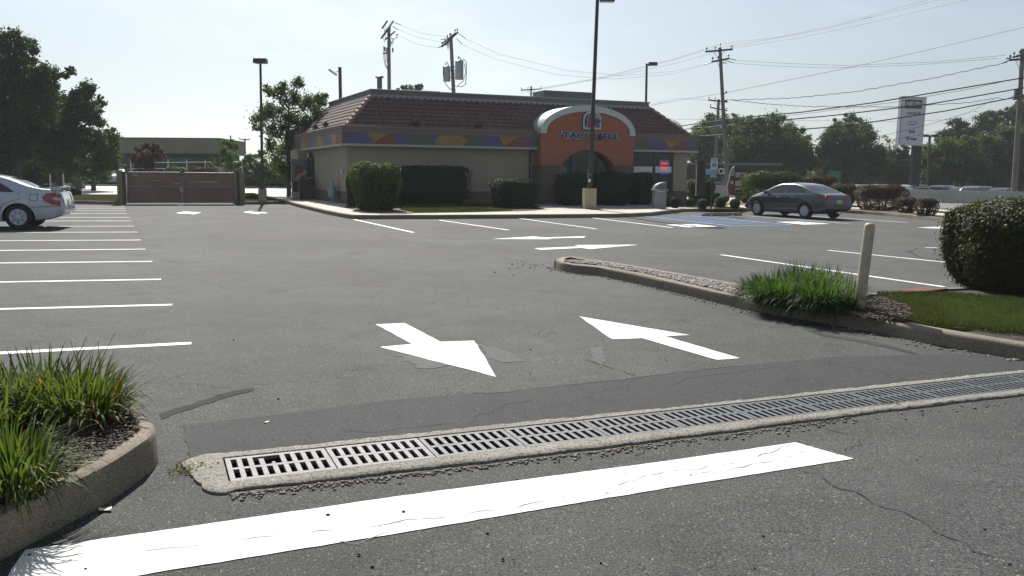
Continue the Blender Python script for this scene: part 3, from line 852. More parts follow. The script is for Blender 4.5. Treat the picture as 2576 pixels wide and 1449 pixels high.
# near left island (travel so that the bed lies on the left)
LI = [XY(gp(*p, 0.2)) for p in ((-260, 1410), (0, 1297), (156, 1222), (240, 1184), (304, 1148), (350, 1118), (380, 1098), (396, 1080), (396, 1064), (384, 1050), (366, 1040), (335, 1030), (290, 1021), (240, 1016), (120, 1010), (-40, 1004), (-300, 1000))]
sweep('island_kerb', LI, kerb_prof(0.2, 0.14), kerb_concrete, rough=0.002)
inn = offs(LI, 0.10, False)
def mound(name, poly, z0, hgt, m, cell=0.07, rough=0.012, reach=0.5):
    """a bed whose surface swells gently away from its edge"""
    P = [Vector(p) for p in poly]
    xs = [p.x for p in P]; ys = [p.y for p in P]
    pts = list(P); n = len(P)
    def inside(q):
        c = False
        for i in range(n):
            a, b_ = P[i], P[i - 1]
            if (a.y > q.y) != (b_.y > q.y) and q.x < (b_.x - a.x) * (q.y - a.y) / (b_.y - a.y + 1e-12) + a.x: c = not c
        return c
    def dist(q):
        m_ = 9
        for i in range(n):
            a, b_ = P[i - 1], P[i]; ab = b_ - a; t = max(0, min(1, (q - a).dot(ab) / (ab.length_squared + 1e-9)))
            m_ = min(m_, (q - a - ab * t).length)
        return m_
    x = min(xs)
    while x < max(xs):
        y = min(ys)
        while y < max(ys):
            q = Vector((x + random.uniform(-.3, .3) * cell, y + random.uniform(-.3, .3) * cell))
            if inside(q) and dist(q) > cell * 0.4: pts.append(q)
            y += cell
        x += cell
    ov, oe, of, *_ = delaunay_2d_cdt(pts, [(i, (i + 1) % n) for i in range(n)], [], 1, 1e-5)
    vs_ = []
    for q in ov:
        d = dist(q); z = gz(q.x, q.y) + z0 + hgt * (1 - math.exp(-(d / reach) ** 2 * 2)) + (random.uniform(-rough, rough) if d > 0.01 else 0)
        vs_.append((q.x, q.y, z))
    b = MB(); b.add(vs_, [tuple(f) for f in of])
    o = b.build(name, m, fix=False, smooth=False)
    if sum(p.normal.z for p in o.data.polygons) < 0: o.data.flip_normals()
    return struct(o), inside
_, inLI = mound('mulch_bed', inn, 0.165, 0.06, mulch_mat, cell=0.045)

# mid island
RI_front = [XY(gp(*p)) for p in ((1396, 673), (1408, 680), (1440, 687), (1500, 693), (1600, 713), (1700, 737), (1790, 759), (1880, 780), (2050, 810), (2200, 837), (2380, 873), (2576, 907), (2800, 950), (3100, 1010))]
RI_back = [XY(gp(*p, 0.15)) for p in ((2900, 722), (2650, 720), (2450, 720), (2340, 724), (2200, 736), (2050, 733), (1950, 726), (1850, 711), (1760, 695), (1650, 676), (1560, 661), (1500, 653))] + [XY(gp(*p, 0.11)) for p in ((1440, 650), (1408, 652), (1393, 657))]
RI = RI_front + RI_back
sweep('island_kerb', RI, kerb_prof(0.15, 0.17), kerb_concrete, closed=True, gap_every=2.4, rough=0.002)
RIin = offs(RI, 0.11)
_, inRI = mound('mulch_bed', RIin, 0.115, 0.05, mulch_mat, cell=0.12, reach=0.4)
lawnR = [XY(gp(*p, 0.15)) for p in ((2272, 806), (2300, 795), (2285, 775), (2240, 757), (2205, 742), (2330, 741), (2420, 745), (2600, 760), (2780, 765), (2900, 905), (2780, 885), (2560, 845), (2380, 823))]
lw, inLW = mound('lawn', lawnR, 0.143, 0.055, lawn_mat, cell=0.09, reach=0.35, rough=0.006)

# grass blades
def blades(name, pos, h, m, wd=0.004, lean=0.35, label=None, kind='stuff', parent=None, seg=3, droop=0.5, hv=0.3, zf=None, radial=None):
    n = len(pos); pos = np.asarray(pos, dtype=float)
    L_ = h * (1 + hv * rng.uniform(-1, 1, n)); a = rng.uniform(0, 2 * math.pi, n)
    if radial is not None: a = radial + rng.normal(size=n) * 0.45
    ln = np.abs(rng.normal(size=n)) * lean
    dx, dy = np.cos(a), np.sin(a); k = seg + 1
    V = np.zeros((n, k * 2, 3))
    th = np.minimum(ln, 1.1) * 0.7; bend = droop * (0.35 + rng.uniform(0, 1, n)) * (0.35 + np.minimum(ln, 1.2)) * 1.5
    ox = np.zeros(n); oz = np.zeros(n)
    for i in range(k):
        t = i / seg
        if i:
            ox = ox + L_ / seg * np.sin(th); oz = oz + L_ / seg * np.cos(th)
            th = np.minimum(th + bend / seg * (0.5 + 1.4 * t), 2.5)
        w_ = wd * (1 - t ** 2.5) + 0.0004
        ctr = np.stack([pos[:, 0] + dx * ox, pos[:, 1] + dy * ox, pos[:, 2] + oz], 1)
        sd_ = np.stack([-dy * w_, dx * w_, np.zeros(n)], 1) / 2
        V[:, 2 * i] = ctr - sd_; V[:, 2 * i + 1] = ctr + sd_
    F = np.array([[(j * 2), (j * 2 + 1), (j * 2 + 3), (j * 2 + 2)] for j in range(seg)])
    FF = (np.arange(n)[:, None, None] * (k * 2) + F[None]).reshape(-1, 4)
    o = npmesh(name, V.reshape(-1, 3), FF, m, parent)
    if parent is None and kind: struct(o, kind)
    return o
LM_lawn = leafmat('lawn_blade', (0.044, 0.056, 0.020), tr=0.3, var=0.45, hue=0.03, warm=(0.085, 0.078, 0.038))
LM_lily = leafmat('lily_blade', (0.052, 0.078, 0.020), tr=0.45, var=0.55, hue=0.03, warm=(0.085, 0.095, 0.03))
LM_liri = leafmat('border_blade', (0.042, 0.074, 0.024), tr=0.4, var=0.6, hue=0.03, warm=(0.07, 0.11, 0.04))
LM_dry = leafmat('dry_blade', (0.26, 0.17, 0.07), tr=0.4, var=0.3, hue=0.03, warm=(0.38, 0.15, 0.03))
def scatter(inside, x0, x1, y0, y1, n, z):
    out_ = []
    while len(out_) < n:
        x, y = random.uniform(x0, x1), random.uniform(y0, y1)
        if inside(Vector((x, y))): out_.append((x, y, gz(x, y) + z))
    return out_
xs = [p[0] for p in lawnR]; ys = [p[1] for p in lawnR]
blades('grass', scatter(inLW, min(xs), min(max(xs), 9.5), min(ys), max(ys), 42000, 0.165), 0.05, LM_lawn, wd=0.006, lean=0.5, seg=2)

# daylily clumps on the near island
def clump(name, label, cx, cy, z, r, n, h, m, cat='ornamental grass', group=None, wd=0.019, lean=0.72, dry=0.12, droop=1.2, oval=1.0, rz=0.0):
    t = thing(name, label, cat, (cx, cy, z), 0, group)
    a = rng.uniform(0, 2 * math.pi, n); rr = r * np.sqrt(rng.uniform(0, 1, n))
    px_, py_ = np.cos(a) * rr, np.sin(a) * rr * oval
    c_, s_ = math.cos(rz), math.sin(rz)
    X, Y = px_ * c_ - py_ * s_, px_ * s_ + py_ * c_
    rad = np.arctan2(Y, X)
    pos = np.stack([X, Y, np.full(n, -0.02)], 1)
    kd = int(n * dry)
    blades('leaves', pos[kd:], h, m, wd, lean, parent=t, seg=6, droop=droop, radial=rad[kd:])
    if kd: blades('dry_leaves', pos[:kd], h * 0.8, LM_dry, wd, lean * 1.7, parent=t, seg=6, droop=droop * 1.2, radial=rad[:kd])
    return t
def ipt(x, y, z=0.2): return gp(x, y, z)
c1 = ipt(190, 1052); c2 = ipt(30, 1235); c3 = ipt(-40, 1085); c4_ = ipt(90, 1030)
clump('daylily_clump', 'tall daylily clump with thin seed stalks at the far end of the near island', c1.x, c1.y, c1.z, 0.26, 560, 0.35, LM_lily, group='daylily clumps on the near kerbed island', dry=0.08)
clump('daylily_clump', 'bright green daylily clump nearest the camera at the left edge', c2.x, c2.y, c2.z, 0.16, 360, 0.35, LM_lily, group='daylily clumps on the near kerbed island', dry=0.03, wd=0.013)
clump('daylily_clump', 'dense daylily clump cut by the left edge behind the nearest one', c3.x, c3.y, c3.z, 0.3, 480, 0.34, LM_lily, group='daylily clumps on the near kerbed island')
clump('daylily_clump', 'small yellowing daylily clump between the two tall ones', c4_.x, c4_.y, c4_.z, 0.22, 320, 0.35, LM_lily, group='daylily clumps on the near kerbed island', dry=0.12)
# seed stalks
b = MB()
for k in range(5):
    x0, y0 = random.uniform(-.12, .12), random.uniform(-.12, .12)
    b.tube([(x0, y0, 0), (x0 * 1.3 + random.uniform(-.04, .1), y0, 0.28), (x0 * 1.6 + random.uniform(-.08, .18), y0, 0.5 + random.uniform(-.05, .06))], [0.004, 0.003, 0.0015], 5)
stk = b.build('seed_stalk', mat('dry_stalk', (0.10, 0.08, 0.045), 0.8), [o for o in bpy.data.objects if o.name == 'daylily_clump'][0])
# liriope border grass on the mid island: eight clumps run together
lg = [(1950, 742), (2010, 735), (2080, 738), (2130, 748), (1940, 760), (1995, 768), (2060, 778), (2120, 780), (1905, 742), (2035, 752), (2095, 762)]
lnames = ['leftmost', 'back left', 'back', 'right rear', 'front left', 'front', 'front middle', 'front right, beside the bollard', 'far left, touching the gravel', 'central', 'inner right']
for i, (x, y) in enumerate(lg):
    p = gp(x, y, 0.15)
    clump('border_grass', 'dark green border grass tuft of the island clump, ' + lnames[i], p.x, p.y, p.z, 0.2, 460, 0.27 + 0.14 * (1 - min(1, abs(x - 2030) / 130)) + random.uniform(-.03, .03), LM_liri, group='border grass tufts beside the bollard', wd=0.016, lean=0.65, droop=1.5, dry=0.03)

# stones
def stones(name, pts, smin, smax, m, seed=1, flat=0.6, long=1.0):
    """many small rounded stones in one mesh"""
    b0 = []
    t = (1 + 5 ** .5) / 2
    iv = np.array([(-1, t, 0), (1, t, 0), (-1, -t, 0), (1, -t, 0), (0, -1, t), (0, 1, t), (0, -1, -t), (0, 1, -t), (t, 0, -1), (t, 0, 1), (-t, 0, -1), (-t, 0, 1)]) / math.sqrt(1 + t * t)
    fi = np.array([(0, 11, 5), (0, 5, 1), (0, 1, 7), (0, 7, 10), (0, 10, 11), (1, 5, 9), (5, 11, 4), (11, 10, 2), (10, 7, 6), (7, 1, 8), (3, 9, 4), (3, 4, 2), (3, 2, 6), (3, 6, 8), (3, 8, 9), (4, 9, 5), (2, 4, 11), (6, 2, 10), (8, 6, 7), (9, 8, 1)])
    n = len(pts); s_ = rng.uniform(smin, smax, (n, 1, 1)) * rng.uniform(0.7, 1.3, (n, 1, 3)) * np.array([long, 1 / long, flat]) / 2
    a = rng.uniform(0, 6.28, n); Rz = np.zeros((n, 3, 3)); Rz[:, 0, 0] = np.cos(a); Rz[:, 0, 1] = -np.sin(a); Rz[:, 1, 0] = np.sin(a); Rz[:, 1, 1] = np.cos(a); Rz[:, 2, 2] = 1
    V = iv[None] * s_ * rng.uniform(0.85, 1.1, (n, 12, 1))
    V = np.einsum('nij,nkj->nki', Rz, V) + np.asarray(pts)[:, None, :]
    F = (np.arange(n)[:, None, None] * 12 + fi[None]).reshape(-1, 3)
    return npmesh(name, V.reshape(-1, 3), F, m, smooth=True)
def stonemat(name, c0, c1):
    m = bpy.data.materials.new(name); m.use_nodes = True; n, l = m.node_tree.nodes, m.node_tree.links
    g = n.new('ShaderNodeNewGeometry'); r_ = n.new('ShaderNodeValToRGB'); l.new(g.outputs['Random Per Island'], r_.inputs[0])
    r_.color_ramp.elements[0].color = tuple(c0) + (1,); r_.color_ramp.elements[1].color = tuple(c1) + (1,)
    l.new(r_.outputs[0], n['Principled BSDF'].inputs['Base Color']); n['Principled BSDF'].inputs['Roughness'].default_value = 0.8
    return m
river = stonemat('river_stone', (0.13, 0.12, 0.115), (0.46, 0.43, 0.41))
grit = stonemat('grit', (0.05, 0.045, 0.04), (0.30, 0.26, 0.21))
chips = stonemat('bark_chip', (0.018, 0.011, 0.008), (0.13, 0.085, 0.062))
black_bits = stonemat('black_bit', (0.015, 0.015, 0.016), (0.05, 0.05, 0.05))
gravel_poly = [Vector(p) for p in [XY(gp(*p, 0.15)) for p in ((1420, 658), (1450, 656), (1510, 660), (1600, 676), (1700, 693), (1800, 711), (1900, 727), (1960, 740), (1905, 755), (1840, 738), (1700, 705), (1600, 684), (1500, 666), (1440, 662))]]
def in_poly(P):
    n = len(P)
    def f(q):
        c = False
        for i in range(n):
            a, b_ = P[i], P[i - 1]
            if (a.y > q.y) != (b_.y > q.y) and q.x < (b_.x - a.x) * (q.y - a.y) / (b_.y - a.y) + a.x: c = not c
        return c
    return f
gx = [p.x for p in gravel_poly]; gy = [p.y for p in gravel_poly]
gpts = scatter(in_poly(gravel_poly), min(gx), max(gx), min(gy), max(gy), 6500, 0.0)
gpts = [(x, y, z + 0.130 + random.uniform(0, 0.035)) for x, y, z in gpts]
struct(stones('gravel', gpts, 0.03, 0.062, river), 'stuff')
# bark chips on the beds
lx = [p[0] for p in inn]; ly = [p[1] for p in inn]
cp = scatter(inLI, max(min(lx), -5), max(lx), min(ly), max(ly), 9000, 0.0)
struct(stones('bark_chips', [(x, y, z + 0.205 + random.uniform(0, .015)) for x, y, z in cp], 0.008, 0.032, chips, flat=0.25, long=1.7), 'stuff')
mp_ = [Vector(p) for p in [XY(gp(*p, 0.15)) for p in ((1900, 757), (1940, 745), (2150, 742), (2230, 755), (2285, 775), (2298, 795), (2276, 812), (2200, 806), (2080, 788))]]
cp = scatter(in_poly(mp_), min(p.x for p in mp_), max(p.x for p in mp_), min(p.y for p in mp_), max(p.y for p in mp_), 6000, 0.0)
struct(stones('bark_chips', [(x, y, z + 0.16 + random.uniform(0, .03)) for x, y, z in cp], 0.015, 0.05, chips, flat=0.25, long=1.7), 'stuff')
# crumbled edge below the drain edging, and grit along the kerbs
cr = []
for _ in range(650):
    s = random.random() ** 1.6 * 4.2; t = DW + 0.15 + abs(random.gauss(0, 0.035)) + 0.03 * math.sin(s * 0.9)
    q = dpt(s, t); cr.append((q.x, q.y, gz(q.x, q.y) + 0.004))
for _ in range(160):
    s = random.random() * 8; t = DW + 0.17 + abs(random.gauss(0, 0.06)); q = dpt(s, t); cr.append((q.x, q.y, gz(q.x, q.y) + 0.004))
struct(stones('rubble', cr, 0.008, 0.028, grit), 'stuff')
cr = []
for i in range(500):
    k = random.randrange(0, 11); a, b_ = Vector(RI_front[k]), Vector(RI_front[k + 1]); q = a.lerp(b_, random.random()); d = abs(random.gauss(0, 0.09)); t = (b_ - a).normalized()
    q = q + Vector((t.y, -t.x)) * d; cr.append((q.x, q.y, gz(q.x, q.y) + 0.004))
for i in range(40):
    q = gp(random.gauss(1345, 40), random.gauss(672, 8)); cr.append((q.x, q.y, q.z + 0.01))
struct(stones('loose_grit', cr, 0.008, 0.04, grit), 'stuff')
bb = []
for _ in range(60):
    q = gp(random.uniform(-50, 2600), random.uniform(640, 1449)); bb.append((q.x, q.y, q.z + 0.004))
for x, y in ((1265, 1410), (903, 1398), (686, 1257), (1292, 1412), (825, 1298), (1015, 1290)):
    q = gp(x, y); bb.append((q.x, q.y, q.z + 0.008))
struct(stones('loose_grit', bb, 0.005, 0.022, black_bits), 'stuff')
# white litter scraps
scrap = mat('paper_scrap', (0.7, 0.7, 0.66), 0.7, var=0.1)
def curl(x, y, off, s, label):
    q = gp(x, y, off); b = MB(); nx = 5
    vs_ = [((i / nx - .5) * s, (j - .5) * s * 0.6 + math.sin(i) * s * 0.1, 0.004 + (i / nx - .5) ** 2 * s * 0.5) for i in range(nx + 1) for j in (0, 1)]
    b.add(vs_, [(2 * i, 2 * i + 2, 2 * i + 3, 2 * i + 1) for i in range(nx)])
    o = b.build('litter_scrap', scrap, loc=q, rz=random.uniform(0, 3)); m_ = o.modifiers.new('thick', 'SOLIDIFY'); m_.thickness = 0.002
    return tag(o, label, 'litter', 'white scraps of litter')
curl(265, 1284, 0.004, 0.06, 'crumpled white scrap on the asphalt beside the near kerb')
curl(670, 1063, 0.004, 0.035, 'white paper fleck on the dark asphalt patch')
curl(1884, 745, 0.155, 0.09, 'white litter caught at the end of the gravel on the kerb')
curl(1418, 1136, 0.004, 0.04, 'small white scrap lying below the drain edging')
# weeds
for (x, y, r_, n_, lab) in ((480, 1183, 0.06, 260, 'small green weed at the near end of the drain'), (2235, 1022, 0.05, 160, 'mossy weed in the broken drain edging'), (1880, 770, 0.03, 60, 'tiny weed at the foot of the mid island kerb')):
    q = gp(x, y); D = rng.normal(size=(n_, 3)) * np.array([r_, r_ * 0.8, r_ * 0.25]); D[:, 2] = np.abs(D[:, 2])
    N = unit(n_) + np.array([0, 0, 1]); N /= np.linalg.norm(N, axis=1, keepdims=True)
    V, F = leaf_quads(D, N, 0.018, 0.6)
    tag(npmesh('weed', V, F, LM_yel, None, q), lab, 'weed')

# bollard
bol = mat('bollard_paint', (0.44, 0.37, 0.27), 0.5, var=0.08, scale=5, stain=(8, 0.66, 0.74, (0.25, 0.2, 0.15)))
q = gp(2160, 783, 0.16)
b = MB(); b.lathe([(0.060, -0.2), (0.060, 0.98), (0.055, 1.0), (0.042, 1.015), (0.02, 1.022), (0.001, 1.024)], n=24)
bo = b.build('bollard', bol, loc=q, smooth=True); bo.rotation_euler = (0, R(4.3), 0)
tag(bo, 'leaning beige steel bollard in the bark of the mid island', 'bollard')
# steel plate and red edge beyond the lawn
rust = mat('rusted_steel', (0.12, 0.045, 0.03), 0.8, var=0.3, scale=6)
P4 = [gp(*p, 0.15) for p in ((2205, 739), (2310, 725), (2385, 728), (2330, 735))]
b = MB(); b.prism([(p.x, p.y) for p in P4], lambda a, c: (a, c, gz(a, c) + 0.11), lambda a, c: (a, c, gz(a, c) + 0.165))
tag(b.build('steel_cover', rust), 'flat rusty steel cover behind the lawn of the mid island', 'cover')

# the big clipped shrub on the right
q = gp(2560, 745, 0.15)
hedge('clipped_shrub', 'large dark clipped shrub on the mid island lawn, cut by the right edge', q.x + 0.58, q.y + 0.75, q.z - 0.05, 1.98, 1.8, 1.27, LM_brown, core_r, leaf=0.045, dens=3600, ex=3.8, cat='shrub', bump=0.04, squash_bottom=0.86)
tw = MB()
for x, y, yt in ((2560, 520, 503), (2540, 522, 512)):
    a = at(x, y + 10, 13.4); c = at(x + 12, yt, 13.4); tw.tube([a, c], [0.006, 0.002], 5)
tag(tw.build('bare_twig', bark), 'dead twig sticking out above the big right shrub', 'twig')

# ============================================================ RESTAURANT
stucco = mat('stucco', (0.345, 0.30, 0.232), 0.9, var=0.06, scale=1.2, bump=0.3, bscale=90, fine=0.05, fscale=120)
stucco_dk = mat('stucco_dark', (0.15, 0.115, 0.10), 0.9, var=0.08, scale=2, bump=0.3, bscale=90)
orange = mat('orange_stucco', (0.38, 0.135, 0.078), 0.88, var=0.06, scale=2, bump=0.3, bscale=90)
band_br = mat('brown_fascia', (0.19, 0.135, 0.12), 0.6, var=0.06, scale=2)
lip = mat('fascia_lip', (0.40, 0.40, 0.36), 0.5, var=0.05)
tile_m = mat('clay_tile', (0.125, 0.072, 0.066), 0.75, var=0.28, scale=5, fine=0.2, fscale=30, bump=0.3, bscale=60)
ridge_m = mat('ridge_tile', (0.33, 0.20, 0.165), 0.8, var=0.2, scale=6, fine=0.1)
coping = mat('metal_coping', (0.20, 0.24, 0.25), 0.4, metal=0.3, var=0.06)
flash = mat('flashing', (0.33, 0.38, 0.40), 0.35, metal=0.4, var=0.08)
flat_roof = mat('roof_membrane', (0.3, 0.3, 0.3), 0.8)
trim_m = mat('arch_trim', (0.52, 0.56, 0.55), 0.35, metal=0.2, var=0.05)
glass_d = mat('window_glass', (0.012, 0.018, 0.018), 0.04, var=0.0, spec=0.6)
frame_d = mat('dark_frame', (0.03, 0.03, 0.03), 0.4, var=0.1)
metal_dk = mat('dark_bronze', (0.045, 0.035, 0.035), 0.45, var=0.15, scale=4)
steel = mat('galvanised', (0.36, 0.38, 0.39), 0.4, metal=0.6, var=0.1)
hue = {'g': (0.08, 0.125, 0.085), 'p': (0.10, 0.085, 0.19), 'y': (0.31, 0.19, 0.055), 'r': (0.20, 0.075, 0.048)}
PM = {k: mat('band_' + n_, c, 0.45, var=0.04) for (k, c), n_ in zip(hue.items(), ('green', 'purple', 'yellow', 'red'))}

RB = thing('restaurant', 'tan stucco fast-food restaurant with red tile mansard roof and orange arched entrance', 'restaurant', BO, BT)
UL, VL = 18.7, 11.4
wall = MB().box((UL / 2, VL / 2, 1.6), (UL, VL, 3.2)).build('wall', stucco, RB)
b = MB(); b.box((UL / 2, VL / 2, 0.42), (UL + 0.06, VL + 0.06, 1.16)); b.box((UL / 2, VL / 2, 1.01), (UL + 0.10, VL + 0.10, 0.05))
b.build('wainscot', stucco_dk, RB, bevel=0.005)
MB().box((-0.25, 9.3, 1.6), (0.52, 1.9, 3.06)).build('wall_recess', stucco, RB)
FU0, FU1, FV0, FV1 = -0.3, 19.0, -0.5, 11.9
b = MB(); b.box(((FU0 + FU1) / 2, (FV0 + FV1) / 2, 3.5), (FU1 - FU0, FV1 - FV0, 0.78)); b.build('soffit', band_br, RB)
def ring(name, m, z0, z1, e, bevel=0.0, th=0.06):
    b = MB(); a0, a1, c0, c1 = FU0 - e, FU1 + e, FV0 - e, FV1 + e
    zc, h = (z0 + z1) / 2, z1 - z0
    b.box(((a0 + a1) / 2, c0 + th / 2, zc), (a1 - a0, th, h)); b.box(((a0 + a1) / 2, c1 - th / 2, zc), (a1 - a0, th, h))
    b.box((a0 + th / 2, (c0 + c1) / 2, zc), (th, c1 - c0 - 2 * th, h)); b.box((a1 - th / 2, (c0 + c1) / 2, zc), (th, c1 - c0 - 2 * th, h))
    return b.build(name, m, RB, bevel=bevel)
ring('fascia_board', band_br, 3.665, 3.83, 0.025, 0.006); ring('fascia_board', band_br, 3.835, 3.98, 0.05, 0.006)
ring('fascia_lip', lip, 3.07, 3.175, 0.03, 0.008)
# coloured zigzag band, front
def zx(x, bot=False):
    return bu((1100 + x / 1.4311) / 1.59, (357 if bot else 336) + (x - 380) / 1.4311 / 1.59 * 0.022, FV0)[0]
PZ0, PZ1 = 3.178, 3.662; ZM = (PZ0 + PZ1) / 2
def U(x): return zx(x)
polys = []
def quad(k, tl, tr, br, bl): polys.append((k, [(U(tl), PZ1), (U(tr), PZ1), (U(br), PZ0), (U(bl), PZ0)]))
quad('g', 383, 384, 402, 383); 
seq = [('g', 360, 372, 402, 372), ('p', 384, 528, 556, 402)]
quad('p', 384, 528, 560, 402)
polys.append(('y', [(U(528), PZ1), (U(648), PZ1), (U(573), PZ0 + 0.11)]))
polys.append(('r', [(U(648), PZ1), (U(680), PZ1), (U(690), PZ0), (U(560), PZ0), (U(560), PZ0 + 0.02), (U(573), PZ0 + 0.11)]))
quad('p', 680, 790, 738, 690)
quad('g', 790, 872, 925, 738)
polys.append(('p', [(U(872), PZ1), (U(952), PZ1), (U(913), ZM), (U(925), PZ0)]))
polys.append(('y', [(U(952), PZ1), (U(1062), PZ1), (U(1100), ZM), (U(1080), PZ0), (U(925), PZ0), (U(913), ZM)]))
polys.append(('r', [(U(1062), PZ1), (U(1138), PZ1), (U(1100), ZM)]))
quad('g', 1138, 1172, 1206, 1080); polys[-1] = ('g', [(U(1138), PZ1), (U(1178), PZ1), (U(1190), PZ0), (U(1080), PZ0), (U(1100), ZM)])
quad('p', 1178, 1282, 1308, 1190)
polys.append(('y', [(U(1282), PZ1), (U(1390), PZ1), (U(1312), PZ0 + 0.05)]))
polys.append(('r', [(U(1390), PZ1), (U(1442), PZ1), (U(1436), PZ0), (U(1308), PZ0), (U(1312), PZ0 + 0.05)]))
quad('p', 1442, 1482, 1476, 1436); quad('g', 1482, 1512, 1512, 1476)
polys.append(('y', [(U(2040), PZ1), (U(2060), ZM), (U(2045), PZ0), (U(2036), PZ0)]))
quad('g', 2082, 2145, 2148, 2048); polys[-1] = ('g', [(U(2085), PZ1), (U(2142), PZ1), (U(2150), PZ0), (U(2045), PZ0), (U(2060), ZM)])
quad('p', 2142, 2232, 2258, 2150)
polys.append(('y', [(U(2232), PZ1), (U(2322), PZ1), (U(2262), PZ0 + 0.08)]))
polys.append(('r', [(U(2322), PZ1), (U(2358), PZ1), (U(2350), PZ0), (U(2258), PZ0), (U(2262), PZ0 + 0.08)]))
quad('p', 2358, 2398, 2392, 2350); polys.append(('g', [(U(2398), PZ1), (FU1, PZ1), (FU1, PZ0), (U(2392), PZ0)]))
b = MB(); b2_ = MB()
for k, P in polys[1:]:
    (b if P[0][0] < 12 else b2_).prism(P, lambda a, c: (a, FV0 - 0.012, c), lambda a, c: (a, FV0 + 0.01, c), 'gpyr'.index(k))
b.add([(FU0, FV0 - 0.008, PZ0), (U(384), FV0 - 0.008, PZ0), (U(384), FV0 - 0.008, PZ1), (FU0, FV0 - 0.008, PZ1)], [(0, 1, 2, 3)], 0)
b.add([(U(402), FV0 - 0.008, PZ0), (U(384), FV0 - 0.008, PZ0), (U(384), FV0 - 0.008, PZ1)], [(0, 1, 2)], 0)
b.build('colour_band', [PM['g'], PM['p'], PM['y'], PM['r']], RB)
b2_.build('colour_band', [PM['g'], PM['p'], PM['y'], PM['r']], RB)
b = MB()
# the band on the kitchen side
v = FV0; ks = 'rypgygprypgprypg'; wds = [1.1, 0.9, 1.2, 0.7, 1.1, 1.0, 0.8, 1.1, 0.9, 1.0, 1.1, 0.8, 1.2, 1]
i = 0
while v < FV1 - 0.05:
    wv = min(wds[i % len(wds)], FV1 - v); s_ = 0.22 if i % 2 else -0.22; s2 = -s_
    l_ = 0 if i == 0 else 1; r_ = 0 if v + wv >= FV1 - 0.01 else 1
    P = [(v + s2 * l_, PZ1), (v + wv + s_ * r_, PZ1), (v + wv - s_ * r_, PZ0), (v - s2 * l_, PZ0)]
    b.prism(P, lambda a, c: (FU0 - 0.010, a, c), lambda a, c: (FU0 + 0.01, a, c), 'gpyr'.index(ks[i % len(ks)]))
    v += wv; i += 1
b.build('colour_band', [PM['g'], PM['p'], PM['y'], PM['r']], RB)

# tiled mansard
Z0, Z1 = 3.93, 5.47; IN0, IN1 = 0.28, 1.92
RU0, RU1, RV0, RV1 = FU0 + IN0, FU1 - IN0, FV0 + IN0, FV1 - IN0
TU0, TU1, TV0, TV1 = FU0 + IN1, FU1 - IN1, FV0 + IN1, FV1 - IN1
def slope(a0, a1, t0, t1, f, ncourse=8, pitch=0.30):
    """f(a, t, h) -> local point; a runs along the eave, t up the slope"""
    b = MB(); n = int((a1 - a0) / pitch) * 8
    for i in range(ncourse):
        ta, tb = i / ncourse, (i + 1) / ncourse + 0.02
        rows = []
        for (t, lift) in ((ta, 0.055), (tb, 0.012)):
            lo = a0 + (t0 - a0) * t; hi = a1 + (t1 - a1) * t; row = []
            for k in range(n + 1):
                a = a0 + (a1 - a0) * k / n; ph = (k % 8) / 8
                wv = 0.035 * (0.5 + 0.5 * math.cos(2 * math.pi * ph)) ** 0.8
                aa = min(max(a, lo), hi)
                row.append(f(aa, t, lift + wv + (0.003 * math.sin(k // 8 * 12.9 + i * 7.7))))
            rows.append(row)
        low = [f(min(max(a0 + (a1 - a0) * k / n, a0 + (t0 - a0) * ta), a1 + (t1 - a1) * ta), ta, 0.0) for k in range(n + 1)]
        b.add(low + rows[0], [(k, k + 1, n + 2 + k, n + 1 + k) for k in range(n)])
        b.add(rows[0] + rows[1], [(k, k + 1, n + 2 + k, n + 1 + k) for k in range(n)])
    return b
sl_n = Vector((IN1 - IN0, Z1 - Z0)).normalized()
def fr(a, t, h): return (a, RV0 + (TV0 - RV0) * t - sl_n.y * h, Z0 + (Z1 - Z0) * t + sl_n.x * h)
def bk(a, t, h): return (a, RV1 + (TV1 - RV1) * t + sl_n.y * h, Z0 + (Z1 - Z0) * t + sl_n.x * h)
def lf(a, t, h): return (RU0 + (TU0 - RU0) * t - sl_n.y * h, a, Z0 + (Z1 - Z0) * t + sl_n.x * h)
def rg(a, t, h): return (RU1 + (TU1 - RU1) * t + sl_n.y * h, a, Z0 + (Z1 - Z0) * t + sl_n.x * h)
for f_, a in ((fr, (RU0, RU1, TU0, TU1)), (bk, (RU0, RU1, TU0, TU1)), (lf, (RV0, RV1, TV0, TV1)), (rg, (RV0, RV1, TV0, TV1))):
    slope(*a, f_).build('roof_slope', tile_m, RB, fix=False)
MB().box(((FU0 + FU1) / 2, (FV0 + FV1) / 2, 3.9), (FU1 - FU0 - 0.15, FV1 - FV0 - 0.15, 0.08)).build('gutter_deck', band_br, RB)
# hip caps
for (a, c) in (((RU0, RV0), (TU0, TV0)), ((RU1, RV0), (TU1, TV0)), ((RU0, RV1), (TU0, TV1)), ((RU1, RV1), (TU1, TV1))):
    A_, B_ = Vector((*a, Z0 + 0.03)), Vector((*c, Z1 + 0.03)); b = MB()
    for i in range(8):
        s0, s1 = A_.lerp(B_, i / 8), A_.lerp(B_, (i + 1) / 8 + 0.015)
        b.cyl(s0 + Vector((0, 0, 0.03)), s1, 0.115, 0.085, 12)
    b.build('hip_cap', ridge_m, RB, smooth=True)
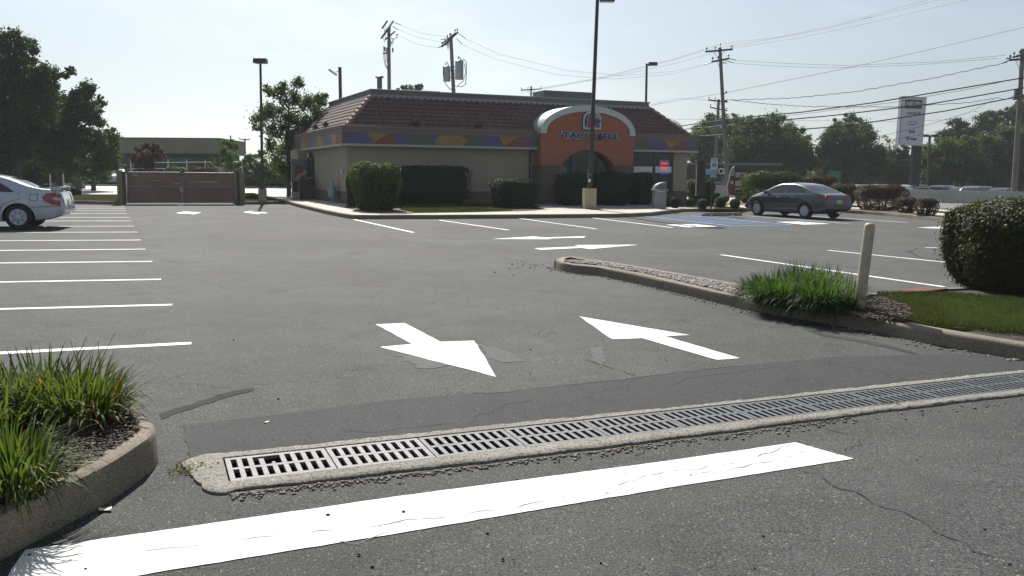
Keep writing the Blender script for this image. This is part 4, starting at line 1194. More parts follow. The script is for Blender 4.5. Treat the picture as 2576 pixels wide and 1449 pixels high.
# parapet, coping, flat roof
PB = MB(); cu_, cv_ = (TU0 + TU1) / 2, (TV0 + TV1) / 2; LU, LV = TU1 - TU0, TV1 - TV0
PB.box((cu_, cv_, 5.50), (LU + 0.02, LV + 0.02, 0.5)); PB.build('parapet', band_br, RB)
b = MB(); b.box((cu_, cv_, 5.775), (LU + 0.12, LV + 0.12, 0.07)); b.build('coping', coping, RB, bevel=0.01)
b = MB()
for sgn, y in ((-1, TV0), (1, TV1)):
    b.add([(TU0 - 0.13, y + sgn * 0.13, 5.405), (TU1 + 0.13, y + sgn * 0.13, 5.405), (TU1 + 0.014, y + sgn * 0.014, 5.56), (TU0 - 0.014, y + sgn * 0.014, 5.56)], [(0, 1, 2, 3)])
for sgn, x in ((-1, TU0), (1, TU1)):
    b.add([(x + sgn * 0.13, TV0 - 0.13, 5.405), (x + sgn * 0.13, TV1 + 0.13, 5.405), (x + sgn * 0.014, TV1 + 0.014, 5.56), (x + sgn * 0.014, TV0 - 0.014, 5.56)], [(0, 1, 2, 3)])
b.build('flashing', flash, RB)

# arched entrance towers
def ell(cx, a, z0, bb, n=28, t0=math.pi, t1=0.0, p=2.0):
    out_ = []
    for i in range(n + 1):
        t = t0 + (t1 - t0) * i / n; c, s = math.cos(t), math.sin(t)
        out_.append((cx + a * math.copysign(abs(c) ** (2 / p), c), z0 + bb * abs(s) ** (2 / p)))
    return out_
def tower(cx, fa, deep, glass=True):
    """fa(x along, y outward, z): maps tower coordinates to the building"""
    hw = 2.65
    outl = [(cx - hw, 0.05), (cx - 1.6, 0.05)] + ell(cx, 1.6, 1.85, 1.23) + [(cx + 1.6, 0.05), (cx + hw, 0.05)] + ell(cx, hw, 3.95, 1.28, t0=0.0, t1=math.pi)
    b = MB(); b.prism(outl, lambda x, z: fa(x, 0.85, z), lambda x, z: fa(x, 0.3, z)); b.build('tower_front', orange, RB)
    cap = [(cx - hw, 3.4)] + [(cx + hw, 3.4)] + ell(cx, hw, 3.95, 1.28, t0=0.0, t1=math.pi)
    b = MB(); b.prism(cap, lambda x, z: fa(x, 0.3, z), lambda x, z: fa(x, -deep, z)); b.build('tower_vault', orange, RB)
    b = MB()
    oi, oo = ell(cx, hw - 0.27, 3.95, 1.02), ell(cx, hw + 0.045, 3.95, 1.33)
    o2 = [(cx + hw + 0.045, 3.85), (cx + hw - 0.27, 3.85)]; o1 = [(cx - hw + 0.27, 3.85), (cx - hw - 0.045, 3.85)]
    n = len(oi)
    i_ = [o1[0]] + oi + [o2[1]]; e_ = [o1[1]] + oo + [o2[0]]
    vs_ = []
    for q, y in ((i_, 0.93), (e_, 0.93), (e_, -deep), ): vs_ += [fa(x, y, z) for x, z in q]
    vs_ += [fa(x, 0.852, z) for x, z in i_]; k = len(i_)
    fs_ = []
    for j in range(k - 1):
        fs_ += [(j, j + 1, k + j + 1, k + j), (k + j, k + j + 1, 2 * k + j + 1, 2 * k + j), (j, j + 1, 3 * k + j + 1, 3 * k + j)]
    fs_ += [(0, k, 2 * k, 3 * k), (k - 1, 2 * k - 1, 3 * k - 1, 4 * k - 1)]
    b.add(vs_, fs_); b.build('arch_trim', trim_m, RB, smooth=True)
    for s in (-1, 1):
        b = MB()
        xc = cx + s * (hw + 0.04 + 1.595) / 2; wd = hw + 0.04 - 1.595
        p0, p1 = Vector(fa(xc - wd / 2, 0.89, 0.03)), Vector(fa(xc + wd / 2, 0.0, 2.28))
        b.box((p0 + p1) / 2, [abs(p1[i] - p0[i]) for i in range(3)])
        p0, p1 = Vector(fa(xc - wd / 2 - 0.01, 0.91, 2.28)), Vector(fa(xc + wd / 2 + 0.01, 0.0, 2.34))
        b.box((p0 + p1) / 2, [abs(p1[i] - p0[i]) for i in range(3)])
        b.build('tower_plinth', stucco_dk, RB, bevel=0.006)
    if glass:
        b = MB(); P = [(cx - 1.6, 0.4)] + ell(cx, 1.6, 1.85, 1.23) + [(cx + 1.6, 0.4)]
        b.add([fa(x, 0.42, z) for x, z in P], [tuple(range(len(P)))])
        gp_ = b.build('window', glass_d, RB)
        b = MB()
        for x in (-0.75, 0.75):
            p = Vector(fa(cx + x, 0.45, 1.62)); b.box(p, (0.06, 0.05, 2.6) if abs(fa(1, 0, 0)[0] - fa(0, 0, 0)[0]) > .5 else (0.05, 0.06, 2.6))
        p = Vector(fa(cx, 0.452, 1.83)); b.box(p, (3.1, 0.05, 0.05)) if abs(fa(1, 0, 0)[0] - fa(0, 0, 0)[0]) > .5 else None
        b.build('frame', frame_d, gp_)
        b = MB(); b.box(fa(cx, 0.43, 0.45), (3.2, 0.3, 0.9)); b.build('sill', stucco_dk, RB)
        return gp_
gw = tower(12.05, lambda x, y, z: (x, -y, z), 1.75)
tower(4.2, lambda x, y, z: (UL + y, x, z), 1.75, glass=False)
# things glimpsed through the arched glass
pale = mat('interior_pale', (0.16, 0.19, 0.18), 0.5, var=0.25, scale=2); post = mat('poster_orange', (0.45, 0.16, 0.05), 0.6, var=0.5, scale=9, fine=0.3)
b = MB(); b.box((10.85, -0.435, 1.55), (0.42, 0.01, 0.42)); b.build('poster', post, gw)
b = MB(); b.box((10.85, -0.435, 2.02), (0.38, 0.01, 0.42)); b.box((11.6, -0.434, 1.35), (0.9, 0.008, 0.9)); b.box((12.4, -0.434, 2.0), (0.12, 0.008, 0.9)); b.build('poster', pale, gw)
# shop window right of the entrance
wz1, wz0 = bu(1640, 384, -0.05)[1], bu(1690, 486, -0.05)[1]; wc_, wh = (wz0 + wz1) / 2, wz1 - wz0
b = MB(); b.box((16.22, -0.05, wc_), (2.96, 0.06, wh)); sw = b.build('window', glass_d, RB)
b = MB()
for x in (14.78, 16.53, 17.68): b.box((x, -0.085, wc_), (0.085, 0.05, wh))
for z in (wz0, wz1): b.box((16.23, -0.083, z), (2.81, 0.04, 0.08))
b.build('frame', frame_d, sw)
paper = mat('white_paper', (0.72, 0.74, 0.73), 0.8, var=0.03)
b = MB(); 
for xa, xb in ((1593.5, 1641), (1648.5, 1695)):
    (ua, za), (ub, zb) = bu(xa, 419, -0.09), bu(xb, 435, -0.09); ub = min(ub, 17.62); ua = max(ua, 14.84); b.box(((ua + ub) / 2, -0.087, (za + zb) / 2 + 0.01), (ub - ua, 0.006, za - zb))
b.build('paper_strip', paper, sw)
neon_r = mat('neon_red', (0.6, 0.08, 0.05), 0.5, var=0, emit=(1.0, 0.16, 0.12, 0.4)); neon_b = mat('neon_violet', (0.2, 0.15, 0.6), 0.5, var=0, emit=(0.25, 0.2, 1.0, 0.22))
nx, nz = bu(1671, 418, -0.1)
put_text('neon_sign', 'DRIVE', 0.24, neon_r, sw, (nx, -0.10, nz + 0.13), ext=0.006, fit=0.46, offset=0.004)
put_text('neon_sign', 'THRU', 0.24, neon_r, sw, (nx, -0.10, nz - 0.11), ext=0.006, fit=0.42, offset=0.004)
rr = [(nx + 0.29 * math.copysign(abs(math.cos(t)) ** 0.4, math.cos(t)), -0.10, nz - 0.05 + 0.36 * math.copysign(abs(math.sin(t)) ** 0.4, math.sin(t))) for t in [k * math.pi / 14 for k in range(29)]]
b = MB(); b.tube(rr, 0.013, 6); b.build('neon_border', neon_b, sw)

# bell emblem and lettering
logo_l = mat('sign_pale', (0.50, 0.55, 0.58), 0.4, var=0.03); logo_d = mat('sign_violet', (0.035, 0.05, 0.09), 0.4, var=0.05)
bell_p = mat('bell_magenta', (0.24, 0.03, 0.10), 0.4, var=0.1, scale=3); bell_v = mat('bell_violet', (0.085, 0.04, 0.10), 0.4, var=0.1); navy = mat('sign_navy', (0.012, 0.022, 0.10), 0.4, var=0.04)
ret = mat('sign_return', (0.03, 0.035, 0.05), 0.5, var=0.05)
def lp(x, y): return (11.66 + (x - 775) * (1.04 / 610), 4.10 + (985 - y) * (0.92 / 625))
def arch(x0, x1, yb, yt, n=14):
    r_ = (x1 - x0) / 2; ys = yt + 250; return [(x0, yb)] + [(x0 + r_ - r_ * math.cos(t), ys - (ys - yt) * math.sin(t)) for t in [k * math.pi / n for k in range(n + 1)]] + [(x1, yb)]
def layer(name, P, m, y0, y1, par):
    b = MB(); b.prism([lp(*p) for p in P], lambda a, c: (a, y1, c), lambda a, c: (a, y0, c)); return b.build(name, m, par)
em = layer('bell_emblem', arch(770, 1380, 985, 362), ret, -0.86, -0.96, RB)
layer('emblem_frame', arch(775, 1378, 980, 368), logo_l, -0.96, -0.975, em)
layer('emblem_panel', arch(826, 1330, 915, 425), logo_d, -0.975, -0.982, em)
bell_o = [(965, 440), (1040, 425), (1120, 430), (1175, 470), (1240, 540), (1300, 610), (1370, 655), (1372, 700), (1330, 780), (1250, 840), (1150, 910), (1050, 940), (900, 945), (862, 915), (905, 850), (918, 780), (905, 650), (940, 540)]
layer('bell_outline', bell_o, logo_l, -0.982, -0.988, em)
bell_i = [(985, 445), (1040, 432), (1115, 438), (1165, 478), (1225, 560), (1285, 625), (1360, 665), (1360, 700), (1318, 770), (1240, 828), (1150, 892), (1050, 925), (925, 932), (895, 905), (925, 850), (938, 770), (925, 650), (955, 550)]
layer('bell', bell_i, bell_p, -0.988, -0.994, em)
layer('bell_shade', [(1100, 436), (1160, 480), (1225, 565), (1285, 628), (1358, 667), (1355, 702), (1315, 768), (1238, 826), (1150, 888), (1060, 918), (1100, 800), (1150, 700), (1120, 560)], bell_v, -0.994, -0.998, em)
layer('bell_glint', [(1165, 500), (1190, 520), (1245, 610), (1225, 630), (1180, 570)], logo_l, -0.998, -1.001, em)
zl_ = bu(1482, 342.5, -0.9)[1]
ls = put_text('letter_sign', 'TACO BELL', 0.38, ret, RB, (12.13, -0.90, zl_), ext=0.04, offset=0.036, shear=-0.0, fit=3.36, space=1.0)
def child_text(nm, m, y, ext, off_, fit):
    o = put_text(nm, 'TACO BELL', 0.38, m, ls, (0, 0, 0), rot=(0, 0, 0), ext=ext, offset=off_, fit=fit)
    o.location = (0, 0, y); return o
child_text('letter_backing', logo_l, 0.045, 0.008, 0.042, 3.36)
child_text('letters', navy, 0.06, 0.008, 0.017, 3.26)

# downpipe, meter boxes, lamps, door
b = MB(); b.tube([(9.2, -0.06, 0.1), (9.2, -0.06, 2.95), (9.2, -0.3, 3.05)], 0.05, 8); b.build('downpipe', metal_dk, RB, smooth=True)
door_b = mat('door_grey', (0.16, 0.19, 0.22), 0.5, var=0.08); door_l = mat('door_kickplate', (0.035, 0.045, 0.085), 0.4, var=0.1); inner = mat('kitchen_dark', (0.02, 0.025, 0.03), 0.8)
b = MB(); b.box((-0.055, 7.3, 1.45), (0.03, 1.1, 2.3)); b.build('doorway', inner, RB)
b = MB(); b.box((-0.07, 6.74, 1.5), (0.06, 0.08, 2.46)); b.box((-0.07, 7.88, 1.5), (0.06, 0.08, 2.46)); b.box((-0.07, 7.31, 2.69), (0.06, 1.06, 0.08)); b.build('door_frame', frame_d, RB)
dr = MB().box((-0.50, 7.93, 1.48), (0.86, 0.05, 2.28)).build('door', door_b, RB, bevel=0.004)
b = MB(); b.box((-0.50, 7.899, 0.72), (0.84, 0.008, 0.75)); b.build('kickplate', door_l, dr)
b = MB(); b.box((-0.56, 7.899, 1.98), (0.42, 0.006, 0.62)); b.build('notice', mat('notice_orange', (0.22, 0.09, 0.04), 0.6, var=0.3, scale=9), dr)
b = MB(); b.cyl((-0.84, 7.85, 1.35), (-0.84, 7.9, 1.35), 0.03); b.box((-0.84, 7.84, 1.35), (0.12, 0.02, 0.03)); b.build('handle', steel, dr)
b = MB(); b.box((-0.12, 7.1, 2.84), (0.16, 0.22, 0.26), taper=0.8); wl_ = b.build('wall_lamp', frame_d, RB)
b = MB(); b.box((-0.22, 7.1, 2.80), (0.06, 0.18, 0.16)); b.build('lens', mat('lamp_lens', (0.6, 0.6, 0.58), 0.2, var=0), wl_)
def flood(u, v_, z, yaw):
    b = MB(); Mx = Matrix.Rotation(yaw, 3, 'Z') @ Matrix.Rotation(R(-35), 3, 'X')
    b.box((u, v_, z + 0.13), (0.34, 0.22, 0.24), M=Mx); b.cyl((u, v_, z - 0.08), (u, v_, z + 0.05), 0.02, n=6); b.box((u, v_, z - 0.08), (0.1, 0.1, 0.02))
    b.build('flood_light', metal_dk, RB, bevel=0.008)
for v_ in (3.1, 5.4, 8.6): flood(-0.22, v_, 4.06, R(90))
flood(-0.22, 11.2, 4.05, R(90))
for px in (1047, 1206): flood(bu(px, 308, FV0)[0], -0.42, 4.06, 0)
MB().box((0.0 - 0.09, 0.55, 1.95), (0.10, 0.16, 0.2)).build('switch_box', mat('box_pale', (0.5, 0.5, 0.48), 0.5, var=0.05), RB, bevel=0.01)
# roof plant
u_, z_ = bu(955, 222, 3.2)
b = MB(); b.lathe([(0.12, -0.6), (0.12, 0.0)], (u_, 3.2, z_), 14); zt = bu(955, 191, 3.2)[1]
b = MB(); b.cyl((u_, 3.2, 5.3), (u_, 3.2, zt - 0.08), 0.125, n=14); b.lathe([(0.125, -0.12), (0.20, -0.10), (0.21, -0.03), (0.17, 0.0), (0.001, 0.02)], (u_, 3.2, zt), 14); b.build('vent_pipe', mat('vent_steel', (0.16, 0.17, 0.19), 0.4, metal=0.4, var=0.1), RB, smooth=True)
hv = mat('rooftop_unit', (0.13, 0.145, 0.155), 0.5, metal=0.2, var=0.1)
u0, z0_ = bu(1366, 240, 4.6); u1, z1_ = bu(1487, 234, 4.6)
b = MB(); b.box(((u0 + u1) / 2, 5.2, (5.5 + z1_ + 0.02) / 2), (u1 - u0, 1.4, z1_ + 0.02 - 5.5)); b.build('rooftop_unit', hv, RB, bevel=0.02)
u0, z0_ = bu(1010, 226, 5.6); u1, z1_ = bu(1107, 228, 5.6)
b = MB(); b.box(((u0 + u1) / 2, 6.3, (5.5 + z0_) / 2 + 0.02), (u1 - u0, 1.4, z0_ - 5.5)); b.build('rooftop_unit', hv, RB, bevel=0.02)

# gas meter beside the corner
gm = mat('meter_grey', (0.22, 0.27, 0.30), 0.5, metal=0.1, var=0.1)
p = bpnt(-0.32, 1.55); t = thing('gas_meter', 'blue grey gas meter with twin canisters on the wall near the restaurant corner', 'gas meter', (p.x, p.y, p.z + 0.15), BT)
for y in (-0.17, 0.17):
    b = MB(); b.lathe([(0.02, 0.22), (0.13, 0.28), (0.165, 0.42), (0.165, 0.62), (0.13, 0.78), (0.05, 0.85), (0.02, 0.87)], (0, y, 0), 16); b.lathe([(0.175, 0.50), (0.185, 0.51), (0.185, 0.55), (0.175, 0.56)], (0, y, 0), 16); b.build('canister', gm, t, smooth=True)
b = MB(); b.tube([(0, -0.17, 0.85), (0, -0.17, 1.02), (0.03, -0.1, 1.08), (0.04, -0.02, 1.0), (0.04, -0.02, 0.86), (0.02, 0.17, 0.84)], 0.035, 8); b.tube([(0, 0.0, 0.25), (0, 0.0, 0.0)], 0.03, 8); b.build('pipe', gm, t, smooth=True)

# clutter at the kitchen door
brown_p = mat('bin_brown', (0.045, 0.032, 0.026), 0.6, var=0.15)
p = bpnt(-0.62, 6.2)
b = MB(); b.box((0, 0, 0.50), (0.62, 0.62, 0.95), taper=1.12); b.box((0, 0, 0.99), (0.74, 0.74, 0.05)); b.cyl((-0.3, -0.3, 0.08), (-0.3, 0.3, 0.08), 0.08)
tag(b.build('refuse_cart', brown_p, loc=(p.x, p.y, p.z + 0.15), rz=BT, bevel=0.02), 'dark brown wheeled refuse cart by the open kitchen door', 'bin')
p = bpnt(-1.15, 5.9)
b = MB(); b.box((0, 0, 0.2), (0.34, 0.3, 0.38), taper=1.1)
b.add([(-0.15, -0.13, 0.385), (0.15, -0.13, 0.385), (0.15, 0.13, 0.385), (-0.15, 0.13, 0.385)], [(0, 1, 2, 3)])
tag(b.build('pail', mat('pail_grey', (0.30, 0.26, 0.24), 0.7, var=0.1), loc=(p.x, p.y, p.z + 0.15), rz=BT, bevel=0.015), 'small grey pail on the walk below the kitchen door', 'pail')
# worker bending over the cart
def skinned(name, verts, edges, radii, m, root=0, sub=2, parent=None):
    me = bpy.data.meshes.new(name); me.from_pydata(verts, edges, []); o = bpy.data.objects.new(name, me); C.objects.link(o)
    sk = o.modifiers.new('skin', 'SKIN'); sb = o.modifiers.new('sub', 'SUBSURF'); sb.levels = sb.render_levels = sub
    me.materials.append(m)
    for i, r_ in enumerate(radii):
        me.skin_vertices[0].data[i].radius = (r_, r_) if not isinstance(r_, tuple) else r_
        me.skin_vertices[0].data[i].use_root = (i == root)
    if parent: o.parent = parent
    return o
skin_m = mat('skin', (0.42, 0.24, 0.16), 0.6, var=0.05); shirt = mat('tan_shirt', (0.26, 0.19, 0.13), 0.9, var=0.1); trous = mat('dark_trousers', (0.025, 0.025, 0.035), 0.9, var=0.1)
apron = mat('pale_cloth', (0.40, 0.38, 0.42), 0.9, var=0.06)
p = bpnt(-0.95, 6.55)
pr = thing('person', 'worker in tan shirt and dark trousers leaning over the brown cart at the kitchen door', 'person', (p.x, p.y, p.z + 0.15), BT + R(10))
V_ = [(0, 0, .88), (0.10, 0, 1.05), (0.26, 0, 1.20), (0.36, 0, 1.27), (0.44, 0, 1.33), (0.50, 0, 1.40), (0.54, 0, 1.50),
      (0.0, .10, .84), (-0.02, .11, .46), (-0.03, .11, .07), (0.12, .13, .04), (0.0, -.10, .84), (0.04, -.11, .46), (-0.06, -.11, .07), (0.09, -.13, .04),
      (0.32, .20, 1.22), (0.46, .24, 1.02), (0.66, .20, 1.04), (0.74, .19, 1.05), (0.32, -.20, 1.22), (0.48, -.24, 1.05), (0.70, -.20, 1.10), (0.78, -.19, 1.11)]
E_ = [(0, 1), (1, 2), (2, 3), (3, 4), (4, 5), (5, 6), (0, 7), (7, 8), (8, 9), (9, 10), (0, 11), (11, 12), (12, 13), (13, 14), (3, 15), (15, 16), (16, 17), (17, 18), (3, 19), (19, 20), (20, 21), (21, 22)]
r_ = [.14, .14, .15, .13, .06, .085, .09, .10, .065, .045, .04, .10, .065, .045, .04, .06, .045, .035, .03, .06, .045, .035, .03]
bod = skinned('body', V_, E_, r_, skin_m, parent=pr)
skinned('shirt', [(0, 0, .92), (0.10, 0, 1.06), (0.26, 0, 1.205), (0.34, 0, 1.255), (0.32, .20, 1.22), (0.40, .225, 1.12), (0.32, -.20, 1.22), (0.40, -.225, 1.12)], [(0, 1), (1, 2), (2, 3), (3, 4), (4, 5), (3, 6), (6, 7)], [.155, .16, .17, .145, .075, .065, .075, .065], shirt, parent=pr)
skinned('trousers', [(0, 0, .90), (0, .10, .84), (-0.02, .11, .46), (-0.03, .11, .12), (0, -.10, .84), (0.04, -.11, .46), (-0.06, -.11, .12)], [(0, 1), (1, 2), (2, 3), (0, 4), (4, 5), (5, 6)], [.155, .115, .08, .07, .115, .08, .07], trous, parent=pr)
skinned('cap', [(0.53, 0, 1.50), (0.55, 0, 1.56), (0.62, 0, 1.53)], [(0, 1), (1, 2)], [.095, .08, .05], brown_p, parent=pr)
b = MB(); b.box((0.16, 0, 0.86), (0.03, 0.34, 0.42), M=Matrix.Rotation(R(-12), 3, 'Y')); b.build('apron', apron, pr, bevel=0.01)
for s in (-1, 1):
    for k in range(5):
        y0 = s * .19 + (k - 2) * 0.018
        skinned('finger', [(0.74 if s > 0 else 0.78, y0, 1.05 if s > 0 else 1.11), (0.79 if s > 0 else 0.83, y0, 1.05 if s > 0 else 1.11), (0.82 if s > 0 else 0.86, y0, 1.02 if s > 0 else 1.08)], [(0, 1), (1, 2)], [.009, .008, .007], skin_m, sub=1, parent=pr)

# ============================================================ SHRUBS AROUND THE RESTAURANT
def hpx(name, label, x0, x1, yt, yb, depth, m, core, rz=0.0, off=0.15, group=None, cat='hedge', Y=None, **k):
    xc = (x0 + x1) / 2
    q = gp(xc, yb, off) if Y is None else None
    if Y is not None:
        q = at(xc, yb, Y); q.z = gz(q.x, q.y) + off
    d = q.y
    app = (x1 - x0) / CAM_F * d
    w_ = (app - depth * abs(math.sin(rz))) / math.cos(rz)
    top = at(xc, yt, d + depth * 0.25).z
    dirv = Vector((q.x, q.y)).normalized()
    off_ = (depth * math.cos(rz) + w_ * abs(math.sin(rz))) / 2
    c = Vector((q.x, q.y)) + dirv * off_ * 0.9
    return hedge(name, label, c.x, c.y, gz(c.x, c.y) + off - 0.05, max(w_, 0.2), depth, top - (gz(c.x, c.y) + off - 0.05), m, core, rz=rz, group=group, cat=cat, **k)
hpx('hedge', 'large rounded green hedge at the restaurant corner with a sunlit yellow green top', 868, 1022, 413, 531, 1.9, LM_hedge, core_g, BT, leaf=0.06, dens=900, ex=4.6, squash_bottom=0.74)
hpx('hedge', 'narrow dark hedge between the gas meter and the large corner hedge', 866, 905, 436, 520, 0.9, LM_hedge_shade, core_g, BT, leaf=0.06, dens=700, ex=4, squash_bottom=0.6)
hpx('hedge', 'long tall dark hedge against the shaded restaurant wall', 985, 1186, 420, 517, 1.1, LM_hedge_shade, core_g, BT, leaf=0.06, dens=700, ex=6, squash_bottom=0.9)
hpx('hedge', 'low boxy dark green hedge left of the orange entrance', 1225, 1367, 453, 525, 1.3, LM_hedge_shade, core_g, BT, leaf=0.055, dens=900, ex=6, squash_bottom=0.78)
hpx('hedge', 'dark hedge in front of the arched window, left of the lamp pole', 1388, 1496, 439, 519, 1.2, LM_hedge_shade, core_g, BT, leaf=0.06, dens=700, ex=5)
hpx('hedge', 'dark hedge in front of the arched window, right of the lamp pole', 1486, 1590, 437, 519, 1.2, LM_hedge_shade, core_g, BT, leaf=0.06, dens=700, ex=5)
hpx('hedge', 'dark hedge with one sunlit corner behind the grey trash bin', 1570, 1648, 436, 517, 1.2, LM_hedge_shade, core_g, BT, leaf=0.06, dens=700, ex=4)
# ball shrubs: x, y centre, radius px
balls = [(1738, 509.5, 11, 'small round shrub just right of the restaurant corner column'), (1769, 513.6, 13, 'round shrub left of the accessible parking post'), (1815.6, 508.3, 14, 'round shrub right of the accessible parking post'),
         (1851, 512.8, 13, 'round shrub in front of the menu board'), (1700, 509, 14, 'shaded round shrub under the restaurant corner window'), (1684, 508, 12, 'dark round shrub close behind the trash bin'),
         (1757, 503, 11, 'dark round shrub in the second row behind the corner ones'), (1788, 505, 12, 'dark round shrub directly behind the parking sign post'), (1803, 493, 9, 'flat dark shrub under the pale van'), (1876, 502, 9, 'small pale green shrub left of the long green hedge'), (1828, 500, 8, 'small pale green shrub left of the menu board')]
for i, (x, y, r_, lab) in enumerate(balls):
    lit = i in (0, 1, 2, 3, 9, 10)  # the others take the leaf colour with shade painted in
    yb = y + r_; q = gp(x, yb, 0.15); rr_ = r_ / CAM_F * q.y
    hedge('round_shrub', lab, q.x, q.y + rr_ * 0.8, gz(q.x, q.y) + 0.13, rr_ * 2, rr_ * 2, rr_ * 2, LM_hedge if lit else LM_hedge_shade, core_g, leaf=0.04, dens=1500, ex=2.3, group='round shrubs by the drive-through', cat='shrub', bump=0.02, squash_bottom=0.75)
hpx('hedge', 'clipped hedge with a pale top behind the dark pillar beside the restaurant', 1729, 1793, 455, 503, 1.4, LM_brown, core_g, 0, leaf=0.07, dens=600, ex=6, Y=51)
hpx('hedge', 'long leafy green hedge behind the grey sedan with bare lower stems', 1867, 2016, 435, 505, 1.5, LM_hedge, core_g, 0, leaf=0.08, dens=520, ex=4.5, Y=50, sparse=0.45)
hpx('hedge', 'brownish hedge continuing right of the long green hedge', 2008, 2098, 445, 500, 1.5, LM_barb, core_r, 0, leaf=0.08, dens=500, ex=4, Y=50)
hpx('hedge', 'reddish hedge showing just past the grey sedan tail', 2092, 2147, 464, 518, 1.3, LM_barb, core_r, 0, leaf=0.07, dens=600, ex=4, Y=47)
hpx('hedge', 'long dark red hedge behind the kerb, right of the grey sedan', 2153, 2276, 468, 529, 1.1, LM_barb, core_r, 0, leaf=0.06, dens=750, ex=4.5, sparse=0.12)
hpx('shrub', 'small red shrub between the long red hedge and its twin', 2256, 2303, 498, 536, 0.9, LM_barb, core_r, 0, leaf=0.055, dens=850, ex=3, cat='shrub', sparse=0.12)
hpx('shrub', 'small red shrub standing alone nearest the large right shrub', 2305, 2353, 500, 543, 0.9, LM_barb, core_r, 0, leaf=0.055, dens=850, ex=3, cat='shrub', sparse=0.12)

# sunlit grass tufts on the restaurant lawn and stone bed
lawnB = [Vector(p) for p in ppo(0.15, (1008, 528.5), (1045, 535.2), (1180, 533.4), (1300, 530.4), (1262, 526)) + [wl(8.4, -1.1), wl(2.4, -1.1)]]
blades('grass', scatter(in_poly(lawnB), min(p.x for p in lawnB), max(p.x for p in lawnB), min(p.y for p in lawnB), max(p.y for p in lawnB), 9000, 0.16), 0.07, LM_lawn, wd=0.014, lean=0.5, seg=2)
sb_ = [Vector(p) for p in ppo(0.15, (1425, 524), (1500, 526.5), (1600, 526), (1645, 522.5), (1675, 519)) + [wl(17.4, -0.1), wl(9.6, -1.0)]]
sp_ = scatter(in_poly(sb_), min(p.x for p in sb_), max(p.x for p in sb_), min(p.y for p in sb_), max(p.y for p in sb_), 2500, 0.16)
struct(stones('gravel', sp_, 0.05, 0.10, river), 'stuff')

# ============================================================ LAMPS, BIN, SIGNS
base_c = mat('lamp_base_concrete', (0.40, 0.33, 0.23), 0.9, var=0.12, scale=3, bump=0.3, fine=0.1)
def lamp(label, x, yb, xt, yt, headdir, bw, bh, group='parking lot lamps', head=1.0, Y=None, pr=0.055, both=False):
    q = gp(x, yb, 0.10) if Y is None else at(x, 470, Y)
    if Y is not None: q.z = gz(q.x, q.y)
    top = at(xt, yt, q.y)
    h = top.z - q.z
    t = thing('lot_lamp', label, 'lamp post', q, 0, group)
    dx = top.x - q.x
    if bh: MB().box((0, 0, bh / 2 - 0.1), (bw, bw, bh + 0.2), rz=R(8)).build('base', base_c, t, bevel=0.015)
    b = MB(); b.box((0, 0, bh + 0.015), (0.3, 0.3, 0.03)); b.box((0, 0, bh + 0.1), (0.22, 0.22, 0.15), taper=0.8); b.build('base_plate', metal_dk, t)
    b = MB(); n = 4; s_ = pr
    vs_ = []
    for z, k in ((bh, 1.0), (h, 0.8)):
        cx = dx * (z / h)
        vs_ += [(cx - s_ * k, -s_ * k, z), (cx + s_ * k, -s_ * k, z), (cx + s_ * k, s_ * k, z), (cx - s_ * k, s_ * k, z)]
    b.add(vs_, [(0, 1, 5, 4), (1, 2, 6, 5), (2, 3, 7, 6), (3, 0, 4, 7), (4, 5, 6, 7)]); b.build('pole', metal_dk, t)
    for sg_ in ((1, -1) if both else (1,)):
        b = MB(); hx = dx + headdir * sg_ * 0.42 * head
        b.box((hx, 0, h - 0.02), (0.62 * head, 0.42 * head, 0.22 * head), taper=0.94); b.cyl((dx, 0, h - 0.05), (hx - headdir * sg_ * 0.2, 0, h - 0.05), 0.04, n=6)
        hd = b.build('lamp_head', metal_dk, t, bevel=0.015)
        b = MB(); b.box((hx, 0, h - 0.02 - 0.115 * head), (0.5 * head, 0.32 * head, 0.02)); b.build('lens', MATS['lamp_lens'], hd)
    return t, bh, dx, h
lamp('slim lot lamp right of the dumpster gates on a square concrete base', 661, 508, 655, 152, 0.0, 0.36, 0.62)
tl = lamp('tall lot lamp before the orange entrance, its head cut by the top edge', 1482, 528, 1503, -4, 1.0, 0.52, 0.93, pr=0.085)
b = MB(); b.box((-0.02, -0.11, 1.28), (0.10, 0.05, 0.13)); b.build('junction_box', paper, tl[0]); b = MB(); b.tube([(-0.09, -0.1, 1.35), (-0.09, -0.1, 1.75)], 0.012, 5); b.tube([(-0.09, -0.1, 1.55), (0.1, -0.1, 1.55)], 0.012, 5); b.build('bracket', steel, tl[0])
lamp('lot lamp rising behind the right end of the restaurant roof', 1621, 470, 1627, 160, 1.0, 0.3, 0.5, Y=62, pr=0.085)
lamp('double headed lot lamp beside the dealership sign', 2334, 470, 2339, 341, 1.0, 0.3, 0.3, Y=88, pr=0.11, both=True, head=1.0)
# flood mast behind the kitchen end
q = at(858, 470, 62); q.z = gz(q.x, q.y); top = at(855, 169, 62)
t = thing('flood_mast', 'dark mast with a tilted pale floodlight behind the roof, left of the vent pipe', 'lamp post', q)
b = MB(); b.box((top.x - q.x, 0, (top.z - q.z) / 2), (0.2, 0.2, top.z - q.z)); b.build('pole', metal_dk, t)
b = MB(); hz_ = top.z - q.z
b.box((-0.42, 0, hz_ - 0.35), (0.62, 0.4, 0.16), M=Matrix.Rotation(R(35), 3, 'Y')); b.tube([(0, 0, hz_ - 0.3), (-0.2, 0, hz_ - 0.3)], 0.04, 6)
b.build('flood_head', mat('flood_pale', (0.5, 0.52, 0.52), 0.4, var=0.05), t, bevel=0.02)

